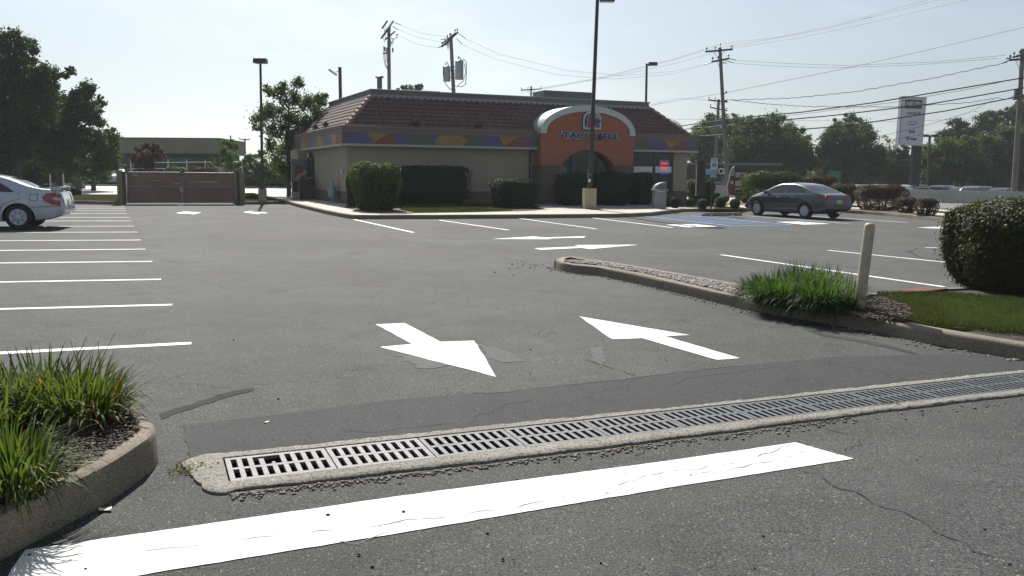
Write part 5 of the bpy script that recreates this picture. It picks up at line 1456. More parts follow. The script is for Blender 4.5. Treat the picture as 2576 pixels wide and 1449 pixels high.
# trash bin
grey_p = mat('bin_grey', (0.26, 0.275, 0.28), 0.5, var=0.08, scale=4, fine=0.05); grey_l = mat('bin_lid', (0.20, 0.235, 0.26), 0.35, var=0.06)
q = gp(1661, 525, 0.15)
t = thing('trash_bin', 'grey outdoor trash bin with a domed lid standing on the walk', 'trash bin', (q.x, q.y + 0.3, q.z), R(5))
b = MB(); b.box((0, 0, 0.40), (0.50, 0.46, 0.80), taper=1.12); b.build('body', grey_p, t, bevel=0.025)
b = MB(); b.box((0, 0, 0.835), (0.66, 0.60, 0.10)); ar = [(-0.29, 0.885), (0.25, 0.885), (0.25, 1.2)] + [(0.25 - 0.54 * math.sin(a), 0.885 + 0.315 * math.cos(a)) for a in [k * math.pi / 16 for k in range(1, 8)]]
b.prism(ar, lambda x, z: (x, -0.25, z), lambda x, z: (x, 0.25, z)); ld = b.build('lid', grey_l, t, bevel=0.02)
b = MB(); b.box((0.02, -0.254, 1.0), (0.34, 0.006, 0.2)); b.build('flap', mat('bin_flap', (0.13, 0.16, 0.19), 0.3, var=0.05), ld)
b = MB(); b.box((-0.22, -0.306, 0.85), (0.16, 0.008, 0.02)); b.box((0.0, -0.285, 0.78), (0.34, 0.008, 0.03)); b.build('label_strip', paper, ld)

# accessible parking post
q = gp(1789, 532, 0.15)
t = thing('parking_sign', 'accessible parking sign post with a blue wheelchair plate behind the wheel stop', 'sign', q)
def zat(y): return at(1790, y, q.y).z - q.z
def xat(x): return at(x, 430, q.y).x - q.x
b = MB(); b.box((xat(1794.5) * 0.5, 0.03, zat(398) / 2), (0.055, 0.03, zat(398)), M=Matrix.Rotation(math.atan(xat(1795.5) / zat(410)), 3, 'Y')); b.build('post', metal_dk, t)
wm = mat('sign_white', (0.62, 0.66, 0.66), 0.4, var=0.04); gt = mat('sign_green', (0.05, 0.26, 0.17), 0.5, var=0); bl_ = mat('sign_blue', (0.03, 0.10, 0.32), 0.4, var=0)
xc1, xc2 = xat(1796), xat(1795); z1, z2 = (zat(398.6) + zat(425)) / 2, (zat(426.9) + zat(446)) / 2
pl = MB().box((xc1, 0, z1), (0.30, 0.006, 0.48)).build('plate', wm, t, bevel=0.002)
put_text('lettering', 'RESERVED', 0.06, gt, pl, (xc1, -0.006, z1 + 0.19), ext=0.001, fit=0.25, offset=0.002)
put_text('lettering', 'PARKING', 0.06, gt, pl, (xc1, -0.006, z1 + 0.11), ext=0.001, fit=0.22, offset=0.002)
MB().box((xc1, -0.0045, z1 - 0.06), (0.15, 0.003, 0.17)).build('symbol_panel', bl_, pl)
b = MB(); b.cyl((xc1 - 0.01, -0.008, z1 - 0.0), (xc1 - 0.01, -0.006, z1 - 0.0), 0.014, n=8)
for bx in ((-0.005, -0.045, 0.02, 0.06), (0.015, -0.07, 0.045, 0.015), (0.04, -0.095, 0.015, 0.05)): b.box((xc1 + bx[0], -0.007, z1 + bx[1]), (bx[2], 0.002, bx[3]))
arc = [(xc1 - 0.012 + 0.042 * math.cos(a), -0.007, z1 - 0.085 + 0.042 * math.sin(a)) for a in [2 + k * 0.4 for k in range(11)]]; b.tube(arc, 0.005, 4); b.build('wheelchair_symbol', wm, pl)
p2 = MB().box((xc2, 0, z2), (0.27, 0.006, 0.35)).build('plate', mat('sign_grey', (0.42, 0.44, 0.45), 0.4, var=0.04), t, bevel=0.002)
for k, s_ in enumerate(('PENALTY', '$250', 'FIRST OFFENSE', 'TOW-AWAY ZONE')): put_text('lettering', s_, 0.05, frame_d, p2, (xc2, -0.006, z2 + 0.12 - k * 0.075), ext=0.001, fit=0.2 if k != 1 else 0.1)

# wheel stop
ws = mat('wheelstop_concrete', (0.36, 0.31, 0.26), 0.9, var=0.12, fine=0.1, bump=0.4)
a_, c_ = gp(1768, 543.5), gp(1864, 542); d_ = Vector((c_.x - a_.x, c_.y - a_.y)); L_ = d_.length
b = MB(); prof = [(-0.09, 0.0), (-0.075, 0.10), (-0.05, 0.13), (0.05, 0.13), (0.075, 0.10), (0.09, 0.0)]
xs_ = [0, 0.06, 0.35, 0.36, 0.60, 0.61, L_ - 0.61, L_ - 0.60, L_ - 0.36, L_ - 0.35, L_ - 0.06, L_]
vs_ = []
for i, x in enumerate(xs_):
    k = 0.8 if i in (0, len(xs_) - 1) else 1.0; lift = 0.035 if i in (3, 4, 7, 8) else 0.0
    vs_ += [(x, y * k, max(z * k, lift)) for y, z in prof]
n = len(prof); b.add(vs_, [(i * n + j, (i + 1) * n + j, (i + 1) * n + (j + 1) % n, i * n + (j + 1) % n) for i in range(len(xs_) - 1) for j in range(n)] + [tuple(range(n)), tuple(range(len(vs_) - 1, len(vs_) - n - 1, -1))])
tag(b.build('wheel_stop', ws, loc=(a_.x, a_.y, a_.z), rz=math.atan2(d_.y, d_.x), bevel=0.008), 'precast concrete wheel stop at the head of the hatched aisle', 'wheel stop')

# menu board
q = at(1862, 495, 55); q.z = gz(q.x, q.y)
t = thing('menu_board', 'drive-through menu board with red and white panels behind the round shrubs', 'menu board', q)
def bz(y): return at(1862, y, 55).z - q.z
def bx_(x): return at(x, 460, 55).x - q.x
cab = MB().box(((bx_(1847) + bx_(1889)) / 2, 0.1, (bz(421) + bz(492)) / 2), (bx_(1889) - bx_(1847), 0.25, bz(421) - bz(492))).build('cabinet', frame_d, t, bevel=0.02)
MB().box(((bx_(1847) + bx_(1885)) / 2, 0.1, bz(495) / 2), (0.7, 0.2, max(0.2, bz(490)))).build('pedestal', stucco_dk, t)
pnl = mat('menu_panel', (0.34, 0.33, 0.33), 0.3, var=0.25, scale=6); pr_ = mat('menu_red', (0.10, 0.045, 0.04), 0.3, var=0.2, scale=6); pg = mat('menu_green', (0.18, 0.32, 0.26), 0.4, var=0.2, scale=4)
b = MB(); x0, x1 = bx_(1849), bx_(1878)
for ya, yb in ((434, 446), (454, 468), (472, 486)): b.box(((x0 + x1) / 2, -0.03, (bz(ya) + bz(yb)) / 2), (x1 - x0, 0.01, bz(ya) - bz(yb)))
b.build('menu_panel', pnl, cab)
b = MB(); b.box((x1 - 0.22, -0.037, bz(443)), (0.45, 0.006, 0.2)); b.box(((x0 + x1) / 2, -0.037, bz(481)), (x1 - x0 - 0.06, 0.006, 0.2)); b.build('menu_panel', pr_, cab)
wing = [(bx_(1833), 490), (bx_(1830), 468), (bx_(1834), 450), (bx_(1836), 436), (bx_(1841), 422), (bx_(1846.5), 418), (bx_(1846.5), 490)]
b = MB(); b.prism([(x, bz(y)) for x, y in wing], lambda a, c: (a, -0.05, c), lambda a, c: (a, 0.15, c)); wg = b.build('side_wing', pr_, t)
b = MB(); b.prism([(bx_(1836), bz(443)), (bx_(1836.5), bz(436)), (bx_(1841), bz(423)), (bx_(1846), bz(419.5)), (bx_(1846), bz(443))], lambda a, c: (a, -0.06, c), lambda a, c: (a, -0.05, c)); b.build('wing_panel', pg, wg)
b = MB(); b.cyl((bx_(1840.5), -0.055, bz(459)), (bx_(1840.5), -0.062, bz(459)), 0.11, n=14); b.build('emblem', pnl, wg)

# dark pillar beside the restaurant
q = at(1761, 500, 50); q.z = gz(q.x, q.y) - 0.05
b = MB(); x0 = at(1751, 460, 50).x - q.x; x1 = at(1772, 460, 50).x - q.x; zt = at(1761, 407, 50).z - q.z
b.box(((x0 + x1) / 2, 0, zt / 2), (x1 - x0, 0.4, zt)); b.box(((x0 + x1) / 2, 0, zt + 0.03), (x1 - x0 + 0.08, 0.48, 0.07))
tag(b.build('sign_pillar', mat('pillar_brown', (0.05, 0.035, 0.035), 0.8, var=0.15), loc=q, bevel=0.01), 'dark brown square pillar between the restaurant and the parking sign', 'pillar')

# ============================================================ DUMPSTER ENCLOSURE
gate_br = mat('gate_slats', (0.25, 0.16, 0.125), 0.8, var=0.12, scale=2, fine=0.08, fscale=50, stain=(1.2, 0.60, 0.75, (0.20, 0.11, 0.08)))
tanp = mat('enclosure_stucco', (0.25, 0.20, 0.13), 0.9, var=0.1, bump=0.3)
gl, gr = gp(322, 514), gp(594, 514); gd = Vector((gr.x - gl.x, gr.y - gl.y)); ga = math.atan2(gd.y, gd.x); GWd = gd.length
GH = at(458, 430, (gl.y + gr.y) / 2).z - gz(gl.x, gl.y) - 0.06
en = thing('dumpster_enclosure', 'tan block enclosure around the dumpsters with square end piers', 'enclosure', gl, ga)
for x in (-0.30, GWd + 0.30):
    MB().box((x, 0.15, GH / 2 - 0.05), (0.24, 0.5, GH + 0.2)).build('pier', tanp, en, bevel=0.01)
for x in (-0.12, GWd + 0.12):
    MB().box((x, 0.0, GH / 2), (0.14, 0.16, GH + 0.04)).build('gate_post', metal_dk, en)
b = MB(); b.box((-0.22, 1.8, GH / 2 - 0.1), (0.2, 2.9, GH - 0.1)); b.build('side_wall', tanp, en); b = MB(); b.box((GWd + 0.22, 1.8, GH / 2 - 0.1), (0.2, 2.9, GH - 0.1)); b.build('side_wall', tanp, en)
MB().box((GWd / 2, 3.35, GH / 2 - 0.1), (GWd + 0.64, 0.2, GH - 0.1)).build('rear_wall', tanp, en)
def gate(label, x0, wd, flip):
    t = thing('enclosure_gate', label, 'gate', Vector(gl) + Vector((math.cos(ga) * x0, math.sin(ga) * x0, gz(gl.x + gd.x / GWd * x0, gl.y + gd.y / GWd * x0) - gl.z)), ga, 'slatted dumpster gates')
    z0, z1 = 0.08, GH
    b = MB(); n = int(wd / 0.09)
    for i in range(n): b.box((0.05 + (i + 0.5) * (wd - 0.1) / n, 0.02 + (i % 2) * 0.004, (z0 + z1) / 2), ((wd - 0.1) / n * 0.985, 0.012, z1 - z0 - 0.05))
    b.build('slat_panel', gate_br, t)
    b = MB()
    for x in (0.04, wd - 0.04): b.cyl((x, -0.02, z0 - 0.03), (x, -0.02, z1 + 0.06), 0.028, n=8)
    for z in (z0, z0 + (z1 - z0) * 0.52, z1 - 0.01): b.cyl((0.04, -0.02, z), (wd - 0.04, -0.02, z), 0.022, n=8)
    b.build('gate_frame', mat('gate_steel', (0.17, 0.19, 0.21), 0.5, metal=0.3, var=0.1), t, smooth=True)
    b = MB()
    for z in (z0 + (z1 - z0) * 0.52, z1 - 0.01):
        for i in range(int(wd / 0.1)): b.box((0.08 + i * 0.1, -0.035, z), (0.03, 0.02, 0.05))
    b.build('tie', mat('tie_wire', (0.4, 0.4, 0.39), 0.4, metal=0.6, var=0), t)
    return t, z0, z1
g1, z0, z1 = gate('left slatted dumpster gate with a small plate in its upper corner', 0.0, GWd / 2 - 0.03, False)
g2, _, _ = gate('right slatted dumpster gate with a white scraped gouge', GWd / 2 + 0.03, GWd / 2 - 0.03, True)
MB().box((0.36, -0.02, z1 - 0.13), (0.3, 0.01, 0.13)).build('notice_plate', mat('plate_grey', (0.3, 0.28, 0.27), 0.5, var=0.05), g1)
scr = mat('scrape', (0.75, 0.72, 0.70), 0.7, var=0.2, scale=20)
def scrape(par, x0, x1, z, amp, n):
    b = MB()
    for i in range(n):
        x = x0 + (x1 - x0) * i / n; h = amp * (0.2 + abs(math.sin(i * 2.3)) * min(1, i / n * 1.6))
        b.add([(x, 0.008, z + random.uniform(-.01, .01)), (x + (x1 - x0) / n * 0.9, 0.008, z + random.uniform(-.01, .01)), (x + (x1 - x0) / n * 0.6, 0.008, z + h)], [(0, 1, 2)])
    b.build('scrape', scr, par)
hw_ = GWd / 2
scrape(g2, 0.3, 1.5, z0 + (z1 - z0) * 0.68, 0.07, 60); scrape(g1, hw_ - 0.45, hw_ - 0.08, z0 + (z1 - z0) * 0.62, 0.05, 20); scrape(g1, 0.15, 0.45, z0 + (z1 - z0) * .73, 0.015, 12); scrape(g1, 0.9, 1.35, z0 + (z1 - z0) * .72, 0.02, 14)
b = MB(); b.box((hw_ - 0.06, -0.08, z0 + (z1 - z0) * 0.42), (0.12, 0.05, 0.22)); b.cyl((hw_ - 0.02, -0.07, z0 - 0.05), (hw_ - 0.02, -0.07, z0 + (z1 - z0) * .55), 0.015, n=6); b.build('latch', steel, g1)

# ============================================================ UTILITY POLES AND WIRES
wood = mat('pole_wood', (0.15, 0.135, 0.125), 0.9, var=0.25, scale=8, bump=0.5, stretch=(1, 1, 0.15)); wood_d = mat('crossarm_wood', (0.055, 0.05, 0.05), 0.9, var=0.2)
insul = mat('insulator', (0.06, 0.06, 0.065), 0.4, var=0.1); tank = mat('transformer_grey', (0.27, 0.30, 0.33), 0.4, metal=0.1, var=0.08); cable = mat('cable_black', (0.02, 0.02, 0.022), 0.6, var=0)
def upole(label, xt, yt, Y, xb=None, yb=480, r_=0.16, arms=(), ins=True, group='utility poles'):
    """arms: (y px, left px, right px, y-left px, y-right px, depth direction metres)"""
    top = at(xt, yt, Y); xb = xt if xb is None else xb
    bs = at(xb, yb, Y); k = (top.z - gz(bs.x, Y)) / (top.z - bs.z); bx = top.x + (bs.x - top.x) * k
    q = Vector((bx, Y, gz(bx, Y) - 0.05)); t = thing('utility_pole', label, 'utility pole', q, 0, group)
    b = MB(); b.tube([(0, 0, 0), (top.x - bx, 0, top.z - q.z)], [r_ * 1.25, r_ * 0.85], 12); b.build('pole', wood, t, smooth=True)
    for (xl, yl, xr, yr, dd, *th) in arms:
        A_ = at(xl, yl, Y - dd) - q; B_ = at(xr, yr, Y + dd) - q; th = th[0] if th else 0.06
        off = Vector((0, -r_ - th * 0.6, 0)); A_ += off; B_ += off
        b = MB(); d = (B_ - A_); L_ = d.length; d.normalize(); e = Vector((0, 0, 1)); e = (e - d * e.dot(d)).normalized(); M = Matrix((d, e.cross(d), e)).transposed()
        b.box((A_ + B_) / 2, (L_, th * 1.6, th * 2), M=M); arm = b.build('crossarm', wood_d, t)
        b = MB(); c = (A_ + B_) / 2
        for s in (0.28, 0.72): b.cyl(A_.lerp(B_, s), Vector((c.x, c.y, c.z - 0.75)), 0.02, n=5)
        b.build('brace', steel, t)
        if ins:
            for s in ((0.03, 0.97) if L_ < 2.2 else (0.03, 0.35, 0.97)):
                p = A_.lerp(B_, s); b = MB(); b.lathe([(0.02, 0.0), (0.02, 0.12), (0.07, 0.14), (0.085, 0.19), (0.04, 0.21), (0.065, 0.25), (0.02, 0.29)], p + Vector((0, 0, th)), 8)
                b.build('insulator', insul, arm)
    return t, q
def string(par, q, a, c, n=5, r=0.05):
    """a strain insulator string between two points taken from image pixels (world)"""
    b = MB(); a, c = Vector(a) - q, Vector(c) - q; b.cyl(a, c, 0.015, n=5)
    for i in range(n):
        p = a.lerp(c, (i + 0.8) / (n + 0.5)); d = (c - a).normalized(); b.cyl(p - d * 0.03, p + d * 0.03, r, r * 0.6, 8)
    b.build('strain_insulator', insul, par)
YA, YB, YC, YD, YE = 82, 78, 72, 62, 120
pa, qa = upole('tall grey utility pole behind the roof with two steep crossarms and cutouts', 978, 68, YA, 979, 222, 0.17, [(962, 72, 975, 54, -1.2, .06), (973, 78, 990, 54, 1.4, .07), (960, 97, 976, 76, -1.2, .07), (970, 100, 994, 80, 1.4, .06)], ins=False)
string(pa, qa, at(991, 56, YA), at(1011, 64, YA)); string(pa, qa, at(987, 66, YA), at(1003, 75, YA))
def cutout(par, q, x, y, Y):
    b = MB(); p = at(x, y, Y) - q; M = Matrix.Rotation(R(20), 3, 'Y'); b.box(p, (0.06, 0.06, 0.42), M=M); b.box(p + Vector((0.14, 0, 0)), (0.03, 0.04, 0.4), M=M); b.box(p + Vector((0.07, 0, 0.2)), (0.2, 0.05, 0.05)); b.build('fuse_cutout', insul, par)
for x, y in ((997, 92), (987, 103), (983, 112)): cutout(pa, qa, x, y, YA)
b = MB()
for x0, k in ((966, 0), (969, 1), (973, 2)):
    b.tube([at(x0 - 1, 118 + k * 3, YA) - qa, at(x0, 150, YA) - qa, at(x0 + 3, 165, YA) - qa, at(977, 178, YA) - qa], 0.03, 5)
    b.cyl(at(x0, 116 + k * 2, YA) - qa, at(x0, 128 + k * 2, YA) - qa, 0.05, n=6)
b.box(at(970, 134, YA) - qa, (0.5, 0.1, 0.1)); b.box(at(988, 126, YA) - qa, (0.12, 0.1, 0.4)); b.build('riser_cable', cable, pa)
pb, qb = upole('utility pole with two grey transformer cans behind the middle of the roof', 1134, 92, YB, 1141, 230, 0.17, [(1120, 113, 1135, 95, -1.0, .08), (1112, 118, 1152, 82, 1.2, .07), (1125, 100, 1146, 84, 1.0, .05)])
string(pb, qb, at(1154, 84, YB), at(1172, 98, YB)); string(pb, qb, at(1148, 96, YB), at(1163, 112, YB)); string(pb, qb, at(1122, 97, YB), at(1108, 100, YB)); string(pb, qb, at(1112, 116, YB), at(1102, 120, YB))
for x, y in ((1118, 104), (1112, 112), (1120, 108), (1126, 112)): cutout(pb, qb, x, y, YB)
for x, y0, y1, rr_ in ((1124, 167, 205, 0.31), (1155.5, 153, 200, 0.36)):
    a = at(x, y1, YB - 0.3) - qb; c = at(x, y0, YB - 0.3) - qb; h_ = c.z - a.z
    b = MB(); b.lathe([(rr_ * 0.96, 0), (rr_, 0.04), (rr_, h_ - 0.08), (rr_ * 1.06, h_ - 0.07), (rr_ * 1.06, h_ - 0.03), (rr_ * 0.7, h_ + 0.04), (0.02, h_ + 0.06)], a, 18)
    tr_ = b.build('transformer', tank, pb, smooth=True)
    b = MB(); b.tube([c + Vector((-0.1, 0, 0.02)), c + Vector((-0.1, 0, 0.32))], 0.04, 6); b.tube([c + Vector((0.15, 0, 0)), c + Vector((0.1, 0, 0.2)), c + Vector((-0.1 if x > 1140 else 0.0, 0, 0.4))], 0.04, 6); b.build('bushing', insul, tr_)
    b = MB(); b.box((a + c) / 2 + Vector((0.5 if x < 1140 else -0.45, 0.1, 0.3)), (0.5, 0.06, 0.06)); b.box((a + c) / 2 + Vector((0.5 if x < 1140 else -0.45, 0.1, -0.3)), (0.5, 0.06, 0.06)); b.build('bracket', insul, tr_)
b = MB()
b.tube([at(x, y, YB - 0.5) - qb for x, y in ((1115, 166), (1115, 190), (1120, 210), (1130, 222), (1140, 228))], 0.035, 5)
b.tube([at(x, y, YB - 0.5) - qb for x, y in ((1160, 152), (1168, 150), (1173, 157), (1173, 190), (1171, 212), (1162, 218), (1148, 217))], 0.035, 5)
b.tube([at(x, y, YB - 0.5) - qb for x, y in ((1168, 160), (1172, 180), (1166, 203), (1150, 216))], 0.03, 5)
b.build('drop_cable', cable, pb)
pc, qc = upole('tall leaning utility pole right of the restaurant with a long upper crossarm', 1811, 120, YC, 1831, 490, 0.15, [(1774, 131, 1841, 125, 0.6, .07), (1790, 156, 1832, 148, 1.2, .07)])
b = MB(); b.lathe([(0.02, 0), (0.02, 0.25), (0.08, 0.28), (0.03, 0.33), (0.06, 0.38), (0.02, 0.42)], at(1811.5, 122, YC) - qc, 8); b.build('insulator', insul, pc)
for a, c in (((1833, 147), (1853, 152)), ((1824, 152), (1846, 158)), ((1814, 157), (1829, 159)), ((1794, 155), (1772, 163))): string(pc, qc, at(*a, YC), at(*c, YC))
b = MB(); b.tube([at(1815, 241, YC) - qc, at(1827, 233, YC) - qc], 0.03, 5); b.box(at(1827, 232, YC) - qc, (0.1, 0.1, 0.18)); b.tube([at(1816, 241 + 12, YC) - qc, at(1828, 254, YC) - qc], 0.07, 5); b.build('bracket', insul, pc)
upole('shorter dark utility pole standing close behind the tall leaning one', 1808, 250, 96, 1797, 470, 0.17, [(1781, 252, 1829, 257, 0.3, .07), (1785, 270, 1828, 279, 0.3, .06), (1782, 290, 1806, 292, 0.3, .05)])
pd_, qd = upole('grey utility pole at the right edge carrying the heavy cables', 2573, 123, YD, 2551, 490, 0.165, [(2545, 145, 2590, 133, 1.0, .06), (2535, 152, 2590, 149, 0.6, .07)])
for a, c in (((2546, 145), (2530, 148)), ((2537, 152), (2520, 160))): string(pd_, qd, at(*a, YD), at(*c, YD))
b = MB(); b.box(at(2558, 236, YD) - qd, (0.3, 0.2, 0.7)); b.box(at(2562, 250, YD) - qd, (0.8, 0.1, 0.08)); b.build('terminal_box', insul, pd_)
upole('small distant pole top showing above the restaurant roof', 1336, 217, YE, 1336, 300, 0.13, [(1310, 227, 1362, 224, 0.5, .07)])
upole('far pole left of the slim lot lamp over the trees', 616, 349, 150, 616, 470, 0.17, [(602, 350, 629, 351.5, 0.3, .08)])
upole('thin distant mast beside the left tree behind the gates', 580, 341, 140, 580, 470, 0.13, [])

def wire(label, pts, r_=0.012, sag=0.0, wob=0.0, group='overhead wires'):
    """pts: (x, y, distance)"""
    P = [at(*p) for p in pts]; Q = []
    for i, (a, c) in enumerate(zip(P, P[1:])):
        n = 24 if wob else 10
        for k in range(n):
            s = k / n; p = a.lerp(c, s); p.z -= sag * 4 * s * (1 - s)
            if wob: p.z += wob * math.sin(k * 1.3 + i) * 0.6
            Q.append(p)
    Q.append(P[-1]); b = MB(); b.tube(Q, r_, 5)
    o = b.build('overhead_wire', cable, smooth=True); tag(o, label, 'wire', group); return o
wire('topmost of the three heavy cables sweeping to the right edge', [(1698, 318.8, 76), (1820, 302, 72), (1893, 293.4, 70), (2016, 282.4, 68), (2200, 258, 65), (2576, 195.7, 61), (2720, 168, 59)], 0.042)
wire('thin wire lashed just under the topmost heavy cable', [(1840, 306, 72), (2050, 283, 68), (2250, 257, 65), (2450, 222, 62), (2520, 206, 61)], 0.014)
wire('middle of the three heavy cables crossing the sign', [(1725, 324.6, 76), (1854, 313, 71), (2100, 290, 68), (2338, 262, 64.5), (2576, 221, 61), (2720, 194, 59)], 0.042)
wire('lowest of the three heavy cables crossing the trees and sign', [(1728, 344, 76), (1827, 338, 72), (1980, 328, 70), (2128, 317, 68), (2380, 279, 64), (2576, 240.6, 61), (2720, 213, 59)], 0.042)
wire('twisted cable from the bracket on the leaning pole up to the right edge pole', [(1832, 252, 72), (1990, 247, 70), (2150, 231, 68), (2350, 196, 65), (2534, 157, 62)], 0.022, wob=0.05)
wire('twisted cable sagging level across the top of the dealership sign', [(1840, 252, 72), (1935, 262, 71), (2030, 268, 70), (2245, 269, 66), (2440, 258, 64), (2510, 246, 63), (2530, 250, 62), (2560, 238, 62)], 0.020, wob=0.04)
wire('upper thin wire strung level from the leaning pole to the right pole', [(1854, 152.5, 72), (1990, 160, 70), (2128, 165, 68), (2350, 156, 65), (2530, 139, 62)], 0.010)
wire('lower thin wire strung level from the leaning pole to the right pole', [(1846, 159, 72), (1960, 167, 70), (2089, 171, 68), (2300, 164, 65), (2510, 147, 62)], 0.010)
wire('long diagonal wire rising past the leaning pole bracket to the upper right', [(1620, 268, 82), (1698, 254, 78), (1827, 233, 72), (2128, 172, 64), (2350, 122, 58), (2576, 68.7, 52), (2760, 26, 48)], 0.016)
wire('leftmost of the high wires running from the leaning pole top off the upper edge', [(1310, 232, 119), (1490, 200, 100), (1698, 147.8, 80), (1790, 118, 72.5), (1812, 111, 72), (1960, 93, 62), (2104, 62.9, 54), (2400, -20, 42)], 0.013)
wire('second high wire over the leaning pole, close beside the first', [(1330, 228, 119), (1540, 190, 96), (1698, 150, 80), (1773, 126, 72.5), (1900, 105, 65), (2080, 72, 55), (2350, 2, 44), (2450, -25, 41)], 0.013)
wire('third high wire leaving the right end of the upper crossarm', [(1360, 225, 119), (1560, 189, 95), (1698, 159.5, 80), (1841, 120.7, 72), (2000, 97, 62), (2163, 63, 54), (2430, 0, 44), (2560, -32, 41)], 0.013)
wire('thin wire linking the two poles behind the roof, uppermost', [(1011, 64.6, 82), (1060, 84, 80.5), (1122, 93, 78)], 0.009)
wire('thin wire linking the two poles behind the roof, middle', [(1003, 75, 82), (1050, 94, 80.5), (1111, 106, 78)], 0.009)
wire('thin wire linking the two poles behind the roof, lowest', [(1003, 89, 82), (1050, 112, 80.5), (1101, 120, 78)], 0.009)
wire('faint wire falling right from the transformer pole, upper', [(1172, 98, 78), (1258, 137, 78), (1430, 178, 80), (1560, 190, 80), (1690, 180, 76), (1772, 163, 72)], 0.009)
wire('faint wire falling right from the transformer pole, lower', [(1163, 112, 78), (1250, 150, 78), (1400, 188, 80), (1540, 199, 80), (1690, 187, 76), (1792, 158, 72)], 0.009)
wire('service wire crossing low in front of the right hand trees', [(1843, 342, 72), (1900, 357, 71), (1979, 366, 70), (2060, 364, 69), (2200, 346, 67), (2320, 318, 65), (2440, 282, 63), (2500, 250, 62)], 0.014)
wire('second low service wire crossing the right hand trees', [(1850, 358, 72), (1960, 367, 70), (2100, 366, 68), (2240, 352, 66), (2400, 325, 64)], 0.010)
wire('level thin wire behind the dealership sign', [(1700, 300, 110), (2000, 303, 110), (2250, 306, 108), (2420, 300, 105), (2576, 290, 100)], 0.014)
wire('wire reaching left from the second crossarm of the leaning pole', [(1640, 262, 100), (1710, 247, 98), (1781, 252, 96)], 0.012)

# ============================================================ CARS
tyre_m = mat('tyre', (0.02, 0.02, 0.021), 0.8, var=0.1, scale=20); arch_m = mat('wheel_well', (0.008, 0.008, 0.008), 0.9, var=0)
rim_m = mat('hubcap', (0.55, 0.56, 0.60), 0.4, metal=0.1, var=0.05); car_glass = mat('car_glass', (0.025, 0.032, 0.034), 0.03, var=0, spec=0.9)
lamp_red = mat('tail_lamp_red', (0.28, 0.01, 0.015), 0.15, var=0.05, coat=0.8); lamp_clear = mat('lamp_clear', (0.45, 0.45, 0.43), 0.15, var=0.05, coat=0.8); trim_dk = mat('black_trim', (0.015, 0.015, 0.016), 0.5, var=0)
chrome = mat('chrome', (0.6, 0.6, 0.62), 0.15, metal=1.0, var=0)
def paintm(name, col, rough=0.3, coat=1.0, metal=0.0): return mat(name, col, rough, metal=metal, var=0.02, coat=coat)
def interp(tab, t):
    for (a, x), (c, y) in zip(tab, tab[1:]):
        if t <= c:
            s = (t - a) / (c - a + 1e-9); s = max(0, min(1, s)); return x + (y - x) * s
    return tab[-1][1]
def smoothtab(tab, t, r_=0.10):
    return sum(interp(tab, t + k * r_ / 2) for k in (-2, -1, 0, 1, 2)) / 5
def car_body(L_, W_, top, bot, belt, tum=0.40, N=90, rf=8.0):
    V, rings = [], []
    for i in range(N + 1):
        s = i / N; t = L_ * (0.5 - 0.5 * math.cos(math.pi * (0.02 + 0.96 * s))) if True else L_ * s
        t = L_ * min(1, max(0, (t - L_ * 0.00098) / (L_ * 0.99803)))
        e = abs(2 * t / L_ - 1); wp = W_ / 2 * max(0.0, 1 - e ** rf) ** (1 / 3.0) * (1 - 0.045 * e * e)
        wp = max(wp, 0.80 * W_ / 2)
        zt = smoothtab(top, t, 0.16) if 0.15 < t < L_ - 0.15 else interp(top, t); zb = interp(bot, t); zs = min(interp(belt, t), zt - 0.035)
        h = zt - zs; r_ = min(0.13, h * 0.75)
        ring = [(0, zb), (wp * 0.80, zb), (wp * 0.92, zb + 0.03), (wp * 0.985, zb + (zs - zb) * 0.22), (wp * 1.0, zb + (zs - zb) * 0.5), (wp * 0.992, zb + (zs - zb) * 0.74), (wp * 0.975, zb + (zs - zb) * 0.9), (wp * 0.945, zs)]
        ws_ = wp * 0.945; gz_ = h - r_
        ring += [(ws_ - tum * gz_ * 0.5 - 0.012, zs + gz_ * 0.5), (ws_ - tum * gz_ - 0.016, zs + gz_)]
        xe = ws_ - tum * gz_ - 0.016
        for a in (30, 60, 85): ring.append((xe - r_ * 1.3 * (1 - math.cos(R(a))), zs + gz_ + r_ * 0.88 * math.sin(R(a))))
        x9, z9 = ring[-1]
        ring += [(x9 * 0.66, zt - (zt - z9) * 0.35), (x9 * 0.33, zt - (zt - z9) * 0.08), (0, zt)]
        rings.append([(t, y, z) for y, z in ring] + [(t, -y, z) for y, z in ring[-2:0:-1]])
    k = len(rings[0]); V = [v for r in rings for v in r]
    F = [(i * k + j, i * k + (j + 1) % k, (i + 1) * k + (j + 1) % k, (i + 1) * k + j) for i in range(N) for j in range(k)]
    F += [tuple(range(k)), tuple(range(N * k + k - 1, N * k - 1, -1))]
    return V, F
